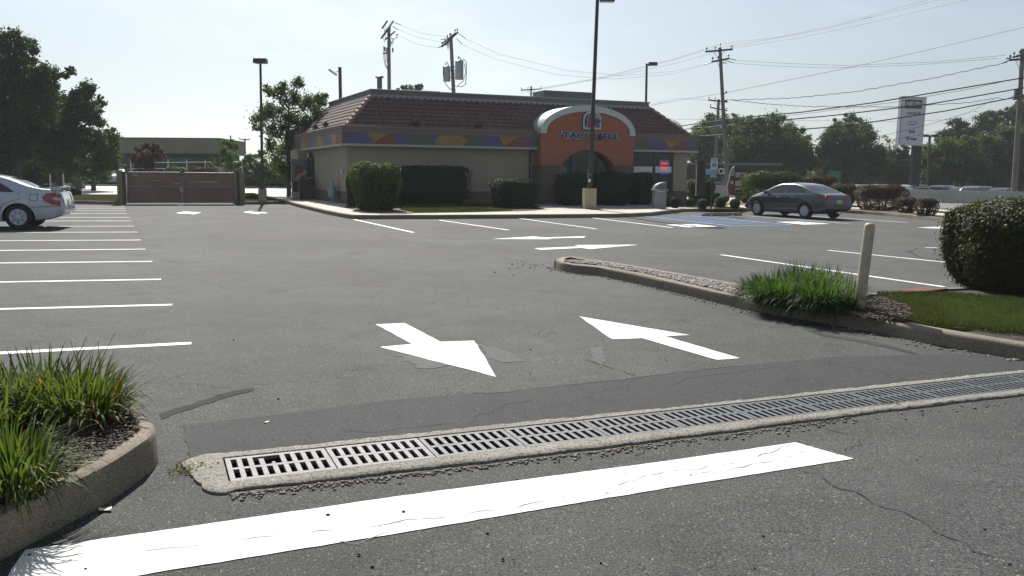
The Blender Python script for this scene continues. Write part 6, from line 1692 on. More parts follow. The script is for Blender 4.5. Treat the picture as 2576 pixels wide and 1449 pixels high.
def cut_wheels(V, F, axles, Rw, W_):
    me = bpy.data.meshes.new('body'); me.from_pydata(V, [], F)
    import bmesh
    bm = bmesh.new(); bm.from_mesh(me); bmesh.ops.recalc_face_normals(bm, faces=bm.faces); bm.to_mesh(me); bm.free()
    o = bpy.data.objects.new('body_cut', me); C.objects.link(o); cs = []
    for ax in axles:
        for s in (-1, 1):
            b = MB(); b.cyl((ax, s * (W_ / 2 - 0.30), Rw - 0.02), (ax, s * (W_ / 2 + 0.3), Rw - 0.02), Rw + 0.065, n=40)
            c = b.build('cutter', arch_m); cs.append(c)
            m_ = o.modifiers.new('cut', 'BOOLEAN'); m_.operation = 'DIFFERENCE'; m_.object = c; m_.solver = 'EXACT'
    dg = bpy.context.evaluated_depsgraph_get(); me2 = bpy.data.meshes.new_from_object(o.evaluated_get(dg))
    bpy.data.objects.remove(o)
    for c in cs: bpy.data.objects.remove(c)
    mi = []
    for p in me2.polygons:
        c = p.center; w_ = 0
        for ax in axles:
            if math.hypot(c.x - ax, c.z - (Rw - 0.02)) < Rw + 0.064 and abs(c.y) > W_ / 2 - 0.32 and (math.hypot(c.x - ax, c.z - Rw + 0.02) < Rw + 0.0645): w_ = 1
        if c.z < 0.24 and p.normal.z < -0.5: w_ = 1
        mi.append(w_)
    return me2, mi
def patch(bvh, poly, plane, name, m, par, off=0.006, cell=0.07):
    """wrap a flat outline onto the body: plane L/R (x,z), T (x,y), B rear (y,z), F front (y,z)"""
    P = [Vector(p) for p in poly]; n = len(P); Q = []
    for i in range(n):
        a, c = P[i], P[(i + 1) % n]; k = max(1, int((c - a).length / cell))
        Q += [a.lerp(c, j / k) for j in range(k)]
    ins = in_poly(Q); pts = list(Q)
    x = min(p.x for p in Q)
    while x < max(p.x for p in Q):
        y = min(p.y for p in Q)
        while y < max(p.y for p in Q):
            q = Vector((x, y))
            if ins(q) and min((q - e).length for e in Q) > cell * 0.5: pts.append(q)
            y += cell
        x += cell
    ov, _, of, *_ = delaunay_2d_cdt(pts, [(i, (i + 1) % len(Q)) for i in range(len(Q))], [], 1, 1e-5)
    D = {'L': (0, -1, 0), 'R': (0, 1, 0), 'T': (0, 0, -1), 'B': (1, 0, 0), 'F': (-1, 0, 0)}[plane]; D = Vector(D); vs_ = []; ok = []
    for p in ov:
        o = {'L': lambda: Vector((p.x, 0, p.y)), 'R': lambda: Vector((p.x, 0, p.y)), 'T': lambda: Vector((p.x, p.y, 0)), 'B': lambda: Vector((0, p.x, p.y)), 'F': lambda: Vector((0, p.x, p.y))}[plane]() - D * 6
        h, nn, *_ = bvh.ray_cast(o, D)
        if h is None: ok.append(False); vs_.append((0, 0, 0))
        else:
            if nn.dot(D) > 0: nn = -nn
            ok.append(True); vs_.append(h + nn * off)
    b = MB(); b.add(vs_, [tuple(f) for f in of if all(ok[i] for i in f)])
    return b.build(name, m, par, smooth=True)
def strip_poly(pts, wd):
    P = [Vector(p) for p in pts]; l_, r_ = [], []
    for i, p in enumerate(P):
        d = (P[min(i + 1, len(P) - 1)] - P[max(i - 1, 0)]).normalized(); n_ = Vector((-d.y, d.x)) * wd / 2
        l_.append(p + n_); r_.append(p - n_)
    return l_ + r_[::-1]
def wheel(par, x, y, Rw, spokes, style, side):
    """spoked cover facing outwards"""
    t = bpy.data.objects.new('wheel', None)
    b = MB(); M = Matrix.Rotation(R(-90 * side), 3, 'X')
    b.lathe([(Rw * 0.62, -0.09), (Rw * 0.93, -0.10), (Rw, -0.07), (Rw, 0.07), (Rw * 0.93, 0.10), (Rw * 0.66, 0.095), (Rw * 0.63, 0.06)], (0, 0, 0), 32, M)
    o = b.build('wheel', tyre_m, par, (x, y, Rw), smooth=True)
    b = MB(); rr_ = Rw * 0.66
    b.lathe([(rr_, 0.06), (rr_, 0.092), (rr_ * 0.9, 0.096), (rr_ * 0.86, 0.075), (0.001, 0.075)], (0, 0, 0), 32, M); b.build('rim', arch_m if style else rim_m, o, smooth=True)
    b = MB()
    b.lathe([(rr_ * 1.0, 0.085), (rr_ * 0.98, 0.105), (rr_ * 0.84, 0.102), (rr_ * 0.84, 0.085)], (0, 0, 0), 32, M)
    b.lathe([(rr_ * 0.30, 0.08), (rr_ * 0.28, 0.112), (0.001, 0.118)], (0, 0, 0), 20, M)
    for k in range(spokes):
        a = 2 * math.pi * k / spokes + 0.2; wd0, wd1 = (0.17, 0.24) if style == 1 else (0.2, 0.21)
        tw_ = 0.25 if style == 2 else 0
        def pt(r_, da, z): return M @ Vector((r_ * math.cos(a + da), r_ * math.sin(a + da), z))
        v_ = [pt(rr_ * 0.2, -1.2 * wd0, 0.10), pt(rr_ * 0.2, 1.2 * wd0, 0.10), pt(rr_ * 0.9, wd1 + tw_, 0.101), pt(rr_ * 0.9, -wd1 * 0.9 + tw_, 0.101)]
        v2 = [v - M @ Vector((0, 0, 0.02)) for v in v_]
        b.add(v_ + v2, [(0, 1, 2, 3), (0, 3, 7, 4), (1, 5, 6, 2), (4, 7, 6, 5)])
    b.build('hubcap', rim_m, o, smooth=True)
    return o
def place_car(t, rear_wheel_xy, heading, axle_x, yside):
    """put the contact point of one rear wheel on a spot taken from image pixels"""
    ca, sa = math.cos(heading), math.sin(heading)
    x = rear_wheel_xy[0] - (axle_x * ca - yside * sa); y = rear_wheel_xy[1] - (axle_x * sa + yside * ca)
    t.location = (x, y, gz(x, y)); t.rotation_euler = (0, -math.atan(GA * ca + GB * sa), heading)

def sedan(name, label, spec, paint, loc_args, group='parked cars', detail=True):
    t = thing(name, label, 'car', (0, 0, 0), 0, group)
    L_, W_ = spec['L'], spec['W']; V, F = car_body(L_, W_, spec['top'], spec['bot'], spec['belt'], spec.get('tum', 0.40))
    bvh = BVHTree.FromPolygons([Vector(v) for v in V], F)
    me, mi = cut_wheels(V, F, spec['ax'], spec['R'], W_)
    me.materials.clear(); me.materials.append(paint); me.materials.append(arch_m)
    me.polygons.foreach_set('material_index', mi); me.polygons.foreach_set('use_smooth', [True] * len(me.polygons)); me.set_sharp_from_angle(angle=R(38)); me.update()
    me.name = 'body'
    body = bpy.data.objects.new('body', me); C.objects.link(body); body.parent = t
    for s, pl in ((1, 'L'), (-1, 'R')):
        for k, P in enumerate(spec['side']):
            patch(bvh, P, pl, 'side_window', car_glass, t, 0.005)
        if detail:
            for P in spec['pillars']: patch(bvh, P, pl, 'pillar', trim_dk, t, 0.008)
            for P in spec['seams']: patch(bvh, strip_poly(P, 0.012), pl, 'panel_gap', trim_dk, body, 0.003, 0.05)
            for P in spec['chrome']: patch(bvh, strip_poly(P, 0.018), pl, 'window_trim', chrome, t, 0.010, 0.06)
            for hx, hz in spec['handles']:
                b = MB(); h, nn, *_ = bvh.ray_cast(Vector((hx, s * 6, hz)), Vector((0, -s, 0)))
                if h: b.tube([(hx - 0.1, h.y, hz), (hx - 0.08, h.y + s * 0.035, hz), (hx + 0.08, h.y + s * 0.035, hz), (hx + 0.1, h.y, hz)], 0.014, 6); b.build('door_handle', spec.get('handle_m', paint), t, smooth=True)
            mx_, mz_ = spec['mirror']; h, nn, *_ = bvh.ray_cast(Vector((mx_, s * 6, mz_)), Vector((0, -s, 0)))
            if h:
                b = MB(); b.lathe([(0.001, -0.10), (0.05, -0.09), (0.075, -0.03), (0.07, 0.03), (0.04, 0.07), (0.001, 0.08)], (mx_, h.y + s * 0.12, mz_ + 0.03), 12, Matrix.Rotation(R(90), 3, 'X')); b.tube([(mx_, h.y, mz_), (mx_, h.y + s * 0.1, mz_)], 0.025, 6); b.build('mirror', spec.get('mirror_m', paint), t, smooth=True)
        for ax in spec['ax']:
            wheel(t, ax, s * (W_ / 2 - 0.095), spec['R'], spec['spokes'], spec['style'], s)
    patch(bvh, spec['rear'], 'T', 'rear_window', car_glass, t, 0.006, 0.09)
    patch(bvh, spec['front'], 'T', 'windscreen', car_glass, t, 0.006, 0.09)
    if detail:
        for (P, pl, nm, m) in spec['extra']: patch(bvh, P, pl, nm, m, t, 0.016, 0.04)
    place_car(t, *loc_args)
    return t, bvh

mirr = lambda P: [(-y, z) for y, z in P][::-1]
# ---- dark grey sedan in the accessible stall
civ_top = [(0, 0.60), (0.03, 0.86), (0.10, 0.965), (0.45, 1.03), (0.85, 1.20), (1.25, 1.35), (1.7, 1.42), (2.15, 1.435), (2.6, 1.40), (2.95, 1.29), (3.5, 1.02), (3.75, 0.94), (4.2, 0.83), (4.42, 0.70), (4.50, 0.60), (4.56, 0.50)]
civ_bot = [(0, 0.42), (0.05, 0.30), (0.35, 0.22), (0.8, 0.19), (3.8, 0.19), (4.4, 0.20), (4.56, 0.30)]
civ_belt = [(0, 0.80), (0.1, 0.93), (0.6, 0.97), (1.5, 0.955), (2.6, 0.92), (3.4, 0.88), (3.75, 0.86), (4.2, 0.76), (4.4, 0.62), (4.56, 0.44)]
win_r = [(1.07, 1.0), (1.16, 1.14), (1.38, 1.27), (1.62, 1.335), (1.98, 1.36), (2.08, 0.975), (1.5, 0.99)]
win_f = [(2.14, 0.972), (2.05, 1.36), (2.35, 1.355), (2.62, 1.31), (2.88, 1.215), (3.22, 1.04), (3.32, 0.955), (2.7, 0.955)]
lamp_side = [(0.02, 0.90), (0.03, 0.76), (0.16, 0.78), (0.40, 0.88), (0.48, 0.92), (0.20, 0.93)]
lampB = [(0.34, 0.93), (0.50, 0.935), (0.69, 0.92), (0.69, 0.78), (0.58, 0.745), (0.34, 0.79)]
lampBw = [(0.36, 0.80), (0.58, 0.755), (0.67, 0.78), (0.58, 0.79), (0.40, 0.83)]
plate = [(-0.155, 0.63), (0.155, 0.63), (0.155, 0.78), (-0.155, 0.78)]
grey_paint = mat('grey_paint', (0.055, 0.064, 0.076), 0.28, metal=0.45, var=0.03, coat=1.0)
plate_m = mat('licence_plate', (0.55, 0.50, 0.30), 0.5, var=0.1, scale=30)
civ = dict(L=4.56, W=1.76, R=0.318, top=civ_top, bot=civ_bot, belt=civ_belt, ax=(0.97, 3.64), spokes=5, style=2, tum=0.44,
    side=[win_r, win_f], pillars=[[(1.995, 1.365), (2.09, 0.972), (2.15, 0.972), (2.06, 1.365)], strip_poly([(1.38, 1.27), (1.30, 0.99)], 0.025)],
    seams=[[(0.62, 0.95), (0.95, 0.98)], [(1.42, 0.97), (1.45, 0.78), (1.34, 0.55), (1.38, 0.26)], [(2.13, 0.97), (2.20, 0.6), (2.18, 0.26)], [(3.30, 0.90), (3.28, 0.5), (3.16, 0.27)], [(0.05, 0.60), (0.55, 0.62)]],
    chrome=[[(1.05, 0.985), (1.6, 0.975), (2.6, 0.945), (3.35, 0.935)]], handles=[(1.62, 0.86), (2.42, 0.84)], mirror=(3.12, 0.98), handle_m=chrome,
    rear=[(0.50, -0.60), (0.86, -0.58), (1.24, -0.54), (1.24, 0.54), (0.86, 0.58), (0.50, 0.60), (0.46, 0.3), (0.45, 0), (0.46, -0.3)],
    front=[(2.66, -0.52), (3.46, -0.66), (3.52, 0), (3.46, 0.66), (2.66, 0.52)],
    extra=[(lamp_side, 'L', 'tail_light', lamp_red), (lamp_side, 'R', 'tail_light', lamp_red), (lampB, 'B', 'tail_light', lamp_red), (mirr(lampB), 'B', 'tail_light', lamp_red)])
q = gp(2027, 550.3)
gc, bv = sedan('sedan', 'dark grey sedan parked nose in to the kerb, seen from its rear left corner', civ, grey_paint, ((q.x, q.y), R(90 + 28), 0.97, 1.76 / 2 - 0.115))
patch(bv, lampBw, 'B', 'reversing_lamp', lamp_clear, gc, 0.013, 0.05); patch(bv, mirr(lampBw), 'B', 'reversing_lamp', lamp_clear, gc, 0.013, 0.05)
patch(bv, [(-0.6, 0.875), (0.6, 0.875), (0.6, 0.895), (-0.6, 0.895)], 'B', 'chrome_bar', chrome, gc, 0.014, 0.05)
patch(bv, plate, 'B', 'licence_plate', plate_m, gc, 0.012, 0.06)
patch(bv, [(-0.07, 0.905), (-0.055, 0.905), (-0.05, 0.925), (0.05, 0.925), (0.055, 0.905), (0.07, 0.905), (0.06, 0.965), (0.045, 0.965), (0.042, 0.94), (-0.042, 0.94), (-0.045, 0.965), (-0.06, 0.965)], 'B', 'badge', chrome, gc, 0.012, 0.03)
patch(bv, [(-0.70, 0.30), (0.70, 0.30), (0.62, 0.42), (-0.62, 0.42)], 'B', 'bumper_insert', trim_dk, gc, 0.01, 0.08)
patch(bv, strip_poly([(-0.68, 0.60), (0, 0.575), (0.68, 0.60)], 0.014), 'B', 'panel_gap', trim_dk, gc, 0.005, 0.05)

# ---- white sedan cut by the left edge
cam_top = [(0, 0.58), (0.05, 0.80), (0.10, 0.99), (0.20, 1.045), (0.60, 1.075), (0.95, 1.21), (1.35, 1.375), (1.8, 1.46), (2.4, 1.49), (2.9, 1.44), (3.3, 1.26), (3.75, 1.03), (4.3, 0.93), (4.62, 0.80), (4.72, 0.68), (4.81, 0.5)]
cam_bot = [(0, 0.44), (0.08, 0.35), (0.4, 0.25), (0.9, 0.20), (4.0, 0.20), (4.6, 0.22), (4.81, 0.32)]
cam_belt = [(0, 0.80), (0.1, 0.97), (0.6, 1.02), (1.6, 0.985), (3.0, 0.95), (3.8, 0.92), (4.4, 0.82), (4.81, 0.44)]
cw_r = [(1.17, 0.985), (1.40, 1.15), (1.66, 1.31), (1.95, 1.39), (2.20, 1.405), (2.26, 0.975)]
cw_f = [(2.34, 0.97), (2.30, 1.405), (2.75, 1.38), (3.1, 1.23), (3.5, 1.0), (3.5, 0.965)]
tl_side = [(0.09, 0.98), (0.42, 0.945), (0.52, 0.85), (0.47, 0.74), (0.30, 0.65), (0.10, 0.63)]
tl_clear = [(0.09, 0.86), (0.26, 0.85), (0.29, 0.81), (0.24, 0.77), (0.10, 0.76)]
white_paint_c = paintm('white_car_paint', (0.52, 0.55, 0.62), 0.25)
cam_ = dict(L=4.81, W=1.80, R=0.325, top=cam_top, bot=cam_bot, belt=cam_belt, ax=(1.10, 3.82), spokes=7, style=1, tum=0.42,
    side=[cw_r, cw_f], pillars=[[(2.215, 1.41), (2.27, 0.97), (2.35, 0.97), (2.31, 1.41)], strip_poly([(1.62, 1.30), (1.60, 0.98)], 0.03)],
    seams=[[(1.06, 0.97), (1.08, 0.93), (1.03, 0.82), (1.45, 0.66), (1.62, 0.3)], [(2.33, 0.97), (2.36, 0.6), (2.33, 0.26)], [(3.5, 0.95), (3.48, 0.5), (3.36, 0.27)], [(0.08, 0.62), (0.4, 0.60), (0.78, 0.585)], [(0.80, 0.93), (0.81, 0.76)], [(0.63, 0.755), (0.62, 0.925)], [(0.80, 0.93), (0.62, 0.925)], [(0.81, 0.76), (0.63, 0.755)]],
    chrome=[], handles=[(1.55, 0.83), (2.6, 0.81)], mirror=(3.35, 0.99),
    rear=[(0.62, -0.62), (0.95, -0.60), (1.34, -0.56), (1.34, 0.56), (0.95, 0.60), (0.62, 0.62), (0.58, 0)],
    front=[(2.92, -0.55), (3.68, -0.68), (3.74, 0), (3.68, 0.68), (2.92, 0.55)],
    extra=[(tl_side, 'L', 'tail_light', lamp_red), (tl_side, 'R', 'tail_light', lamp_red), ([(0.48, 0.95), (0.69, 0.94), (0.69, 0.66), (0.48, 0.68)], 'B', 'tail_light', lamp_clear), (mirr([(0.48, 0.95), (0.69, 0.94), (0.69, 0.66), (0.48, 0.68)]), 'B', 'tail_light', lamp_clear)])
q = gp(50, 577)
wc, bw = sedan('sedan', 'white sedan with a rear spoiler, its front half cut by the left edge', cam_, white_paint_c, ((q.x, q.y), R(180 + 16), 1.10, 1.80 / 2 - 0.115))
for s in ('L', 'R'): patch(bw, tl_clear, s, 'reversing_lamp', lamp_clear, wc, 0.022, 0.05)
patch(bw, plate, 'B', 'licence_plate', plate_m, wc, 0.012, 0.06)
b = MB(); pr__ = [(0.07, 1.115), (0.12, 1.135), (0.32, 1.12), (0.34, 1.105), (0.10, 1.10)]
b.prism(pr__, lambda x, z: (x, -0.66, z), lambda x, z: (x, 0.66, z))
for s in (-1, 1): b.prism([(0.09, 1.02), (0.34, 1.05), (0.34, 1.112), (0.10, 1.105)], lambda x, z: (x, s * 0.58, z), lambda x, z: (x, s * 0.68, z))
b.build('spoiler', white_paint_c, wc, smooth=True, bevel=0.01)
b = MB(); b.lathe([(0.02, 0), (0.012, 0.05), (0.001, 0.10)], (1.75, 0, 1.45), 6); b.build('aerial', trim_dk, wc)
seat = mat('child_seat', (0.5, 0.52, 0.46), 0.8)

# ---- background vehicles
suv_top = [(0, 0.7), (0.06, 1.2), (0.15, 1.55), (0.35, 1.68), (1.2, 1.72), (2.6, 1.70), (3.0, 1.60), (3.55, 1.12), (3.9, 1.05), (4.4, 0.98), (4.6, 0.8), (4.7, 0.6)]
suv = dict(L=4.7, W=1.86, R=0.36, top=suv_top, bot=[(0, 0.5), (0.2, 0.3), (4.4, 0.3), (4.7, 0.4)], belt=[(0, 0.9), (0.2, 1.08), (3.6, 1.03), (4.4, 0.85), (4.7, 0.5)], ax=(0.95, 3.7), spokes=5, style=1, tum=0.22,
    side=[[(0.35, 1.12), (0.45, 1.50), (1.5, 1.60), (1.5, 1.10)], [(1.56, 1.10), (1.56, 1.60), (2.7, 1.57), (3.3, 1.15), (3.3, 1.08)]], pillars=[], seams=[], chrome=[], handles=[], mirror=(3.1, 1.1),
    rear=[(0.08, -0.6), (0.25, -0.55), (0.25, 0.55), (0.08, 0.6)], front=[(3.02, -0.58), (3.5, -0.7), (3.5, 0.7), (3.02, 0.58)], extra=[])
paints = {'white': paintm('paint_white', (0.16, 0.17, 0.185)), 'navy': paintm('paint_navy', (0.015, 0.03, 0.10)), 'red': paintm('paint_red', (0.25, 0.02, 0.02)), 'black': paintm('paint_black', (0.015, 0.015, 0.018)),
          'silver': mat('paint_silver', (0.09, 0.10, 0.11), 0.3, metal=0.4, coat=1.0, var=0), 'grey': mat('paint_grey', (0.12, 0.13, 0.14), 0.3, metal=0.3, coat=1.0, var=0)}
row = [(2080, 'black', 1, 'black wagon half hidden left of the sign post, in the far dealership row'), (2092, 'white', 0, 'white sedan roof just showing left of the dealership sign post'), (2160, 'white', 0, 'white car roof low beside the dealership sign post'), (2200, 'silver', 1, 'pale wagon with a bright roof right of the far lot lamp'), (2236, 'red', 1, 'red vehicle in the far dealership row'),
       (2325, 'white', 1, 'white van with a bright rounded roof in the far dealership row'), (2345, 'silver', 0, 'pale green sedan in front of the white van'), (2400, 'navy', 1, 'long navy blue van in the far dealership row'), (2448, 'grey', 0, 'silver sedan beyond the barrier, left of the right edge pole'), (2490, 'silver', 1, 'silver wagon behind the right edge utility pole'), (2560, 'white', 0, 'white car at the far right beyond the barrier')]
for i, (px, colr, kind, lab) in enumerate(row):
    Yc = 71 + (i % 3) * 2.2 + (3 if kind else 0)
    p = at(px, 485, Yc)
    sp = suv if kind else civ
    t, _ = sedan('parked_car', lab, sp, paints[colr], ((p.x, p.y), R(205 + (i * 37) % 20), 0.97, 0.7), group='cars parked in the dealership row', detail=False)
    t.location.z -= 0.62 if kind else 0.45      # cars sunk into the ground plane, so only their tops clear the barrier
p = at(1812, 480, 86); t, _ = sedan('van', 'pale blue van beyond the road, between the sign post and the leaning pole', suv, paints['silver'], ((p.x, p.y), R(195), 0.97, 0.7), group=None, detail=False); t.location.z -= 0.7  # van lowered into the ground plane like the row cars
p = gp(281, 467); t, _ = sedan('parked_car', 'white sedan facing the camera in the neighbouring lot, beside the left gate pier', cam_, white_paint_c, ((p.x - 0.4, p.y + 4.4), R(-72), 1.1, 0.78), group=None, detail=False)

# ============================================================ BACKGROUND
# concrete median barrier
bar_c = ground_mat('barrier_concrete', (0.40, 0.38, 0.35), (0.52, 0.50, 0.46), fine=40, big=0.3, bump=0.2)
bi = -1
for i in range(-12, 14):
    s0 = i * 6.0; s1 = s0 + 5.97
    prof = [(-0.30, 0), (-0.30, 0.08), (-0.12, 0.33), (-0.075, 0.84), (0.075, 0.84), (0.12, 0.33), (0.30, 0.08), (0.30, 0)]
    vs_ = []
    for s in (s0, s1):
        for d, z in prof:
            x, y = rpt(s, d); vs_.append((x, y, gz(x, y) + z * 1.05))
    n = len(prof); b = MB(); b.add(vs_, [(j, (j + 1) % n, n + (j + 1) % n, n + j) for j in range(n)] + [tuple(range(n)), tuple(range(2 * n - 1, n - 1, -1))])
    p = rpt(s0, 0)
    o = b.build('median_barrier', bar_c)
    px_ = 1288 + 2200 * (p[0] / p[1])
    if not (1700 < px_ < 2750): bpy.data.objects.remove(o); continue
    bi = bi + 1
    tag(o, ORD[bi] + ' precast concrete section from the left end of the road barrier', 'barrier', 'road barrier sections')

# dealership pylon
pyl_w = mat('pylon_white', (0.56, 0.60, 0.66), 0.4, var=0.03); pyl_s = mat('pylon_side', (0.22, 0.26, 0.33), 0.4, var=0.03); blk = mat('letter_black', (0.012, 0.014, 0.02), 0.5, var=0); mid = mat('letter_grey', (0.11, 0.12, 0.14), 0.5, var=0)
Y = 78; q = at(2300, 480, Y); q.z = gz(q.x, q.y)
t = thing('pylon_sign', 'tall white dealership pylon sign on a dark square post beyond the road', 'sign', q, R(12))
c = at(2289, 305, Y) - q; c = Vector((c.x, 0, c.z)); Wd, Ht = 2.42, 4.20
bx = MB().box(c, (Wd, 0.45, Ht), M=Matrix.Rotation(R(1.7), 3, 'Y')).build('cabinet', pyl_w, t, bevel=0.02)
pb_ = at(2298, 470, Y) - q; pt_ = at(2306, 365, Y) - q
b = MB(); b.add([(pb_.x - .38, -.2, -0.2), (pb_.x + .38, -.2, -0.2), (pb_.x + .38, .2, -0.2), (pb_.x - .38, .2, -0.2), (pt_.x - .38, -.2, pt_.z), (pt_.x + .38, -.2, pt_.z), (pt_.x + .38, .2, pt_.z), (pt_.x - .38, .2, pt_.z)], [(0, 1, 5, 4), (1, 2, 6, 5), (2, 3, 7, 6), (3, 0, 4, 7), (4, 5, 6, 7)]); b.build('post', mat('pylon_post', (0.02, 0.02, 0.025), 0.6, var=0.1), t)
def pz(y): return at(2289, y, Y).z - q.z
fy = -0.235
def prect(x0, z0, x1, z1, m, nm, y=fy):
    b = MB(); b.box(((x0 + x1) / 2 + c.x, y, (z0 + z1) / 2), (abs(x1 - x0), 0.01, abs(z1 - z0))); return b.build(nm, m, bx)
prect(-1.19, pz(246), -1.15, pz(363), mid, 'edge_line', -0.231)
prect(-0.84, pz(252.5), 0.84, pz(274), blk, 'name_panel'); prect(-0.80, pz(253.5), 0.80, pz(273), mat('panel_slate', (0.05, 0.06, 0.075), 0.4, var=0), 'name_panel', -0.242)
put_text('lettering', 'NIELSEN', 0.50, pyl_w, bx, (c.x, -0.25, pz(262.5)), ext=0.004, fit=1.48, offset=0.014, shear=0.08)
put_text('lettering', 'DODGE', 0.24, blk, bx, (c.x - 0.12, fy - 0.005, pz(286.5)), ext=0.004, fit=0.95, offset=0.006)
b = MB()
for k in (0, 1): x0 = c.x + 0.44 + k * 0.13; b.prism([(x0, pz(291)), (x0 + 0.07, pz(291)), (x0 + 0.16, pz(281.5)), (x0 + 0.09, pz(281.5))], lambda a, z: (a, fy - 0.004, z), lambda a, z: (a, fy + 0.004, z))
b.build('slash_mark', blk, bx)
put_text('lettering', 'CHRYSLER', 0.13, mid, bx, (c.x, fy - 0.005, pz(307)), ext=0.003, fit=0.98, offset=0.002)
b = MB(); zc = pz(313.5)
b.prism([(c.x - 0.66, zc + 0.07), (c.x - 0.2, zc - 0.02), (c.x, zc - 0.09), (c.x + 0.2, zc - 0.02), (c.x + 0.66, zc + 0.07), (c.x + 0.2, zc + 0.05), (c.x, zc + 0.03), (c.x - 0.2, zc + 0.05)], lambda a, z: (a, fy - 0.004, z), lambda a, z: (a, fy + 0.004, z)); b.build('wing_emblem', mid, bx)
put_text('lettering', 'Jeep', 0.42, blk, bx, (c.x, fy - 0.005, pz(330.5)), ext=0.004, fit=0.66, offset=0.006)
put_text('lettering', 'RAM', 0.24, blk, bx, (c.x + 0.18, fy - 0.005, pz(350.5)), ext=0.004, fit=0.62, offset=0.012)
b = MB(); zc = pz(349.5); x0 = c.x - 0.38
b.prism([(x0 - 0.14, zc + 0.16), (x0 + 0.14, zc + 0.16), (x0 + 0.13, zc - 0.04), (x0, zc - 0.2), (x0 - 0.13, zc - 0.04)], lambda a, z: (a, fy - 0.004, z), lambda a, z: (a, fy + 0.004, z)); b.build('shield_emblem', blk, bx)
b = MB(); b.box((x0, fy - 0.006, zc + 0.02), (0.2, 0.004, 0.05)); b.box((x0, fy - 0.006, zc - 0.04), (0.04, 0.004, 0.2)); b.build('shield_cross', pyl_w, bx)

# green road sign
Y = 66; q = at(2104, 470, Y); q.z = gz(q.x, q.y)
t = thing('road_sign', 'green road direction sign rising behind the brownish hedge', 'sign', q, R(8))
gs = mat('road_sign_green', (0.015, 0.12, 0.075), 0.5, var=0.03); gw_ = mat('road_sign_letter', (0.13, 0.26, 0.22), 0.5, var=0)
c = at(2099, 444, Y) - q; c.y = 0; wd, ht = 34 / CAM_F * Y, 28.5 / CAM_F * Y
M = Matrix.Rotation(R(4), 3, 'Y')
b = MB(); b.box(c + Vector((0, 0.01, 0)), (wd, 0.02, ht), M=M); pl = b.build('plate', gw_, t)
b = MB(); b.box(c + Vector((0, -0.005, 0)), (wd - 0.05, 0.02, ht - 0.05), M=M); b.build('panel', gs, pl)
for s_, dz, f_ in (('TO RIVER RD &', 0.24, 0.84), ('RIVER PKWY', 0.03, 0.66)):
    o = put_text('lettering', s_, 0.14, gw_, pl, c + Vector((0, -0.02, dz)), ext=0.003, fit=f_, offset=0.004); o.rotation_euler = (math.pi / 2, R(4), 0)
b = MB()
for dx in (-0.3, 0.3): b.cyl((c.x + dx, 0.03, -0.1), (c.x + dx, 0.03, c.z), 0.03, n=6)
b.build('post', steel, t)

# store with partly hidden lettering
Y = 92; sb_m = mat('store_brick', (0.05, 0.03, 0.03), 0.9, var=0.1)
a_, c_ = at(1690, 455, Y), at(1960, 455, Y); z0 = gz(a_.x, Y)
zt = at(1800, 415, Y).z
t = thing('store_building', 'dark low store with a blue STA panel and pale CL letters, beyond the road', 'building', (a_.x, Y, z0))
wdt = c_.x - a_.x
MB().box((wdt / 2, 5, (zt - z0) / 2), (wdt, 10, zt - z0)).build('wall', sb_m, t)
MB().box((wdt / 2, 5, zt - z0 + 0.1), (wdt + 0.4, 10.4, 0.22)).build('roof_edge', mat('roof_edge_pale', (0.16, 0.17, 0.18), 0.6), t)
def sx(x): return at(x, 430, Y).x - a_.x
def sz(y): return at(1800, y, Y).z - z0
pnl2 = MB().box(((sx(1770) + sx(1798)) / 2, -0.06, (sz(423.5) + sz(438.5)) / 2), (sx(1798) - sx(1770), 0.1, sz(423.5) - sz(438.5))).build('sign_panel', mat('panel_sky', (0.30, 0.62, 0.82), 0.4, var=0.03), t)
put_text('lettering', 'STA', 0.8, mat('letter_blue', (0.02, 0.08, 0.2), 0.5, var=0), pnl2, ((sx(1772) + sx(1791)) / 2, -0.13, (sz(423.5) + sz(438.5)) / 2), ext=0.01, fit=0.88, offset=0.01)
put_text('lettering', 'CL', 0.85, mat('letter_white', (0.75, 0.78, 0.8), 0.5, var=0), t, ((sx(1807) + sx(1825)) / 2, -0.08, (sz(424.5) + sz(438.5)) / 2), ext=0.04, fit=0.92, offset=0.03)
b = MB(); b.box((sx(1827), -0.03, sz(456)), (1.0, 0.06, 1.1)); b.build('window', mat('store_window', (0.13, 0.15, 0.14), 0.2, var=0.4, scale=2), t)
# grey gabled house glimpsed between the trees
Y = 125; a_ = at(1985, 455, Y); hw_ = at(2095, 455, Y).x - a_.x; z0 = gz(a_.x, Y)
t = thing('house', 'grey roofed house glimpsed between the two round right hand trees', 'house', (a_.x, Y, z0))
ze = at(2040, 433, Y).z - z0; zr = at(2040, 403, Y).z - z0
MB().box((hw_ / 2, 4, ze / 2), (hw_, 8, ze)).build('wall', mat('house_wall', (0.10, 0.10, 0.11), 0.8), t)
b = MB(); b.prism([(-0.5, ze - 0.1), (8.5, ze - 0.1), (4, zr)], lambda a, z: (-0.4, a, z), lambda a, z: (hw_ + 0.4, a, z)); b.build('roof', mat('house_roof', (0.085, 0.085, 0.10), 0.9, var=0.1), t)
b = MB(); b.box((hw_ / 2, -0.02, ze * 0.5), (1.2, 0.08, 1.0)); b.build('window', glass_d, t)

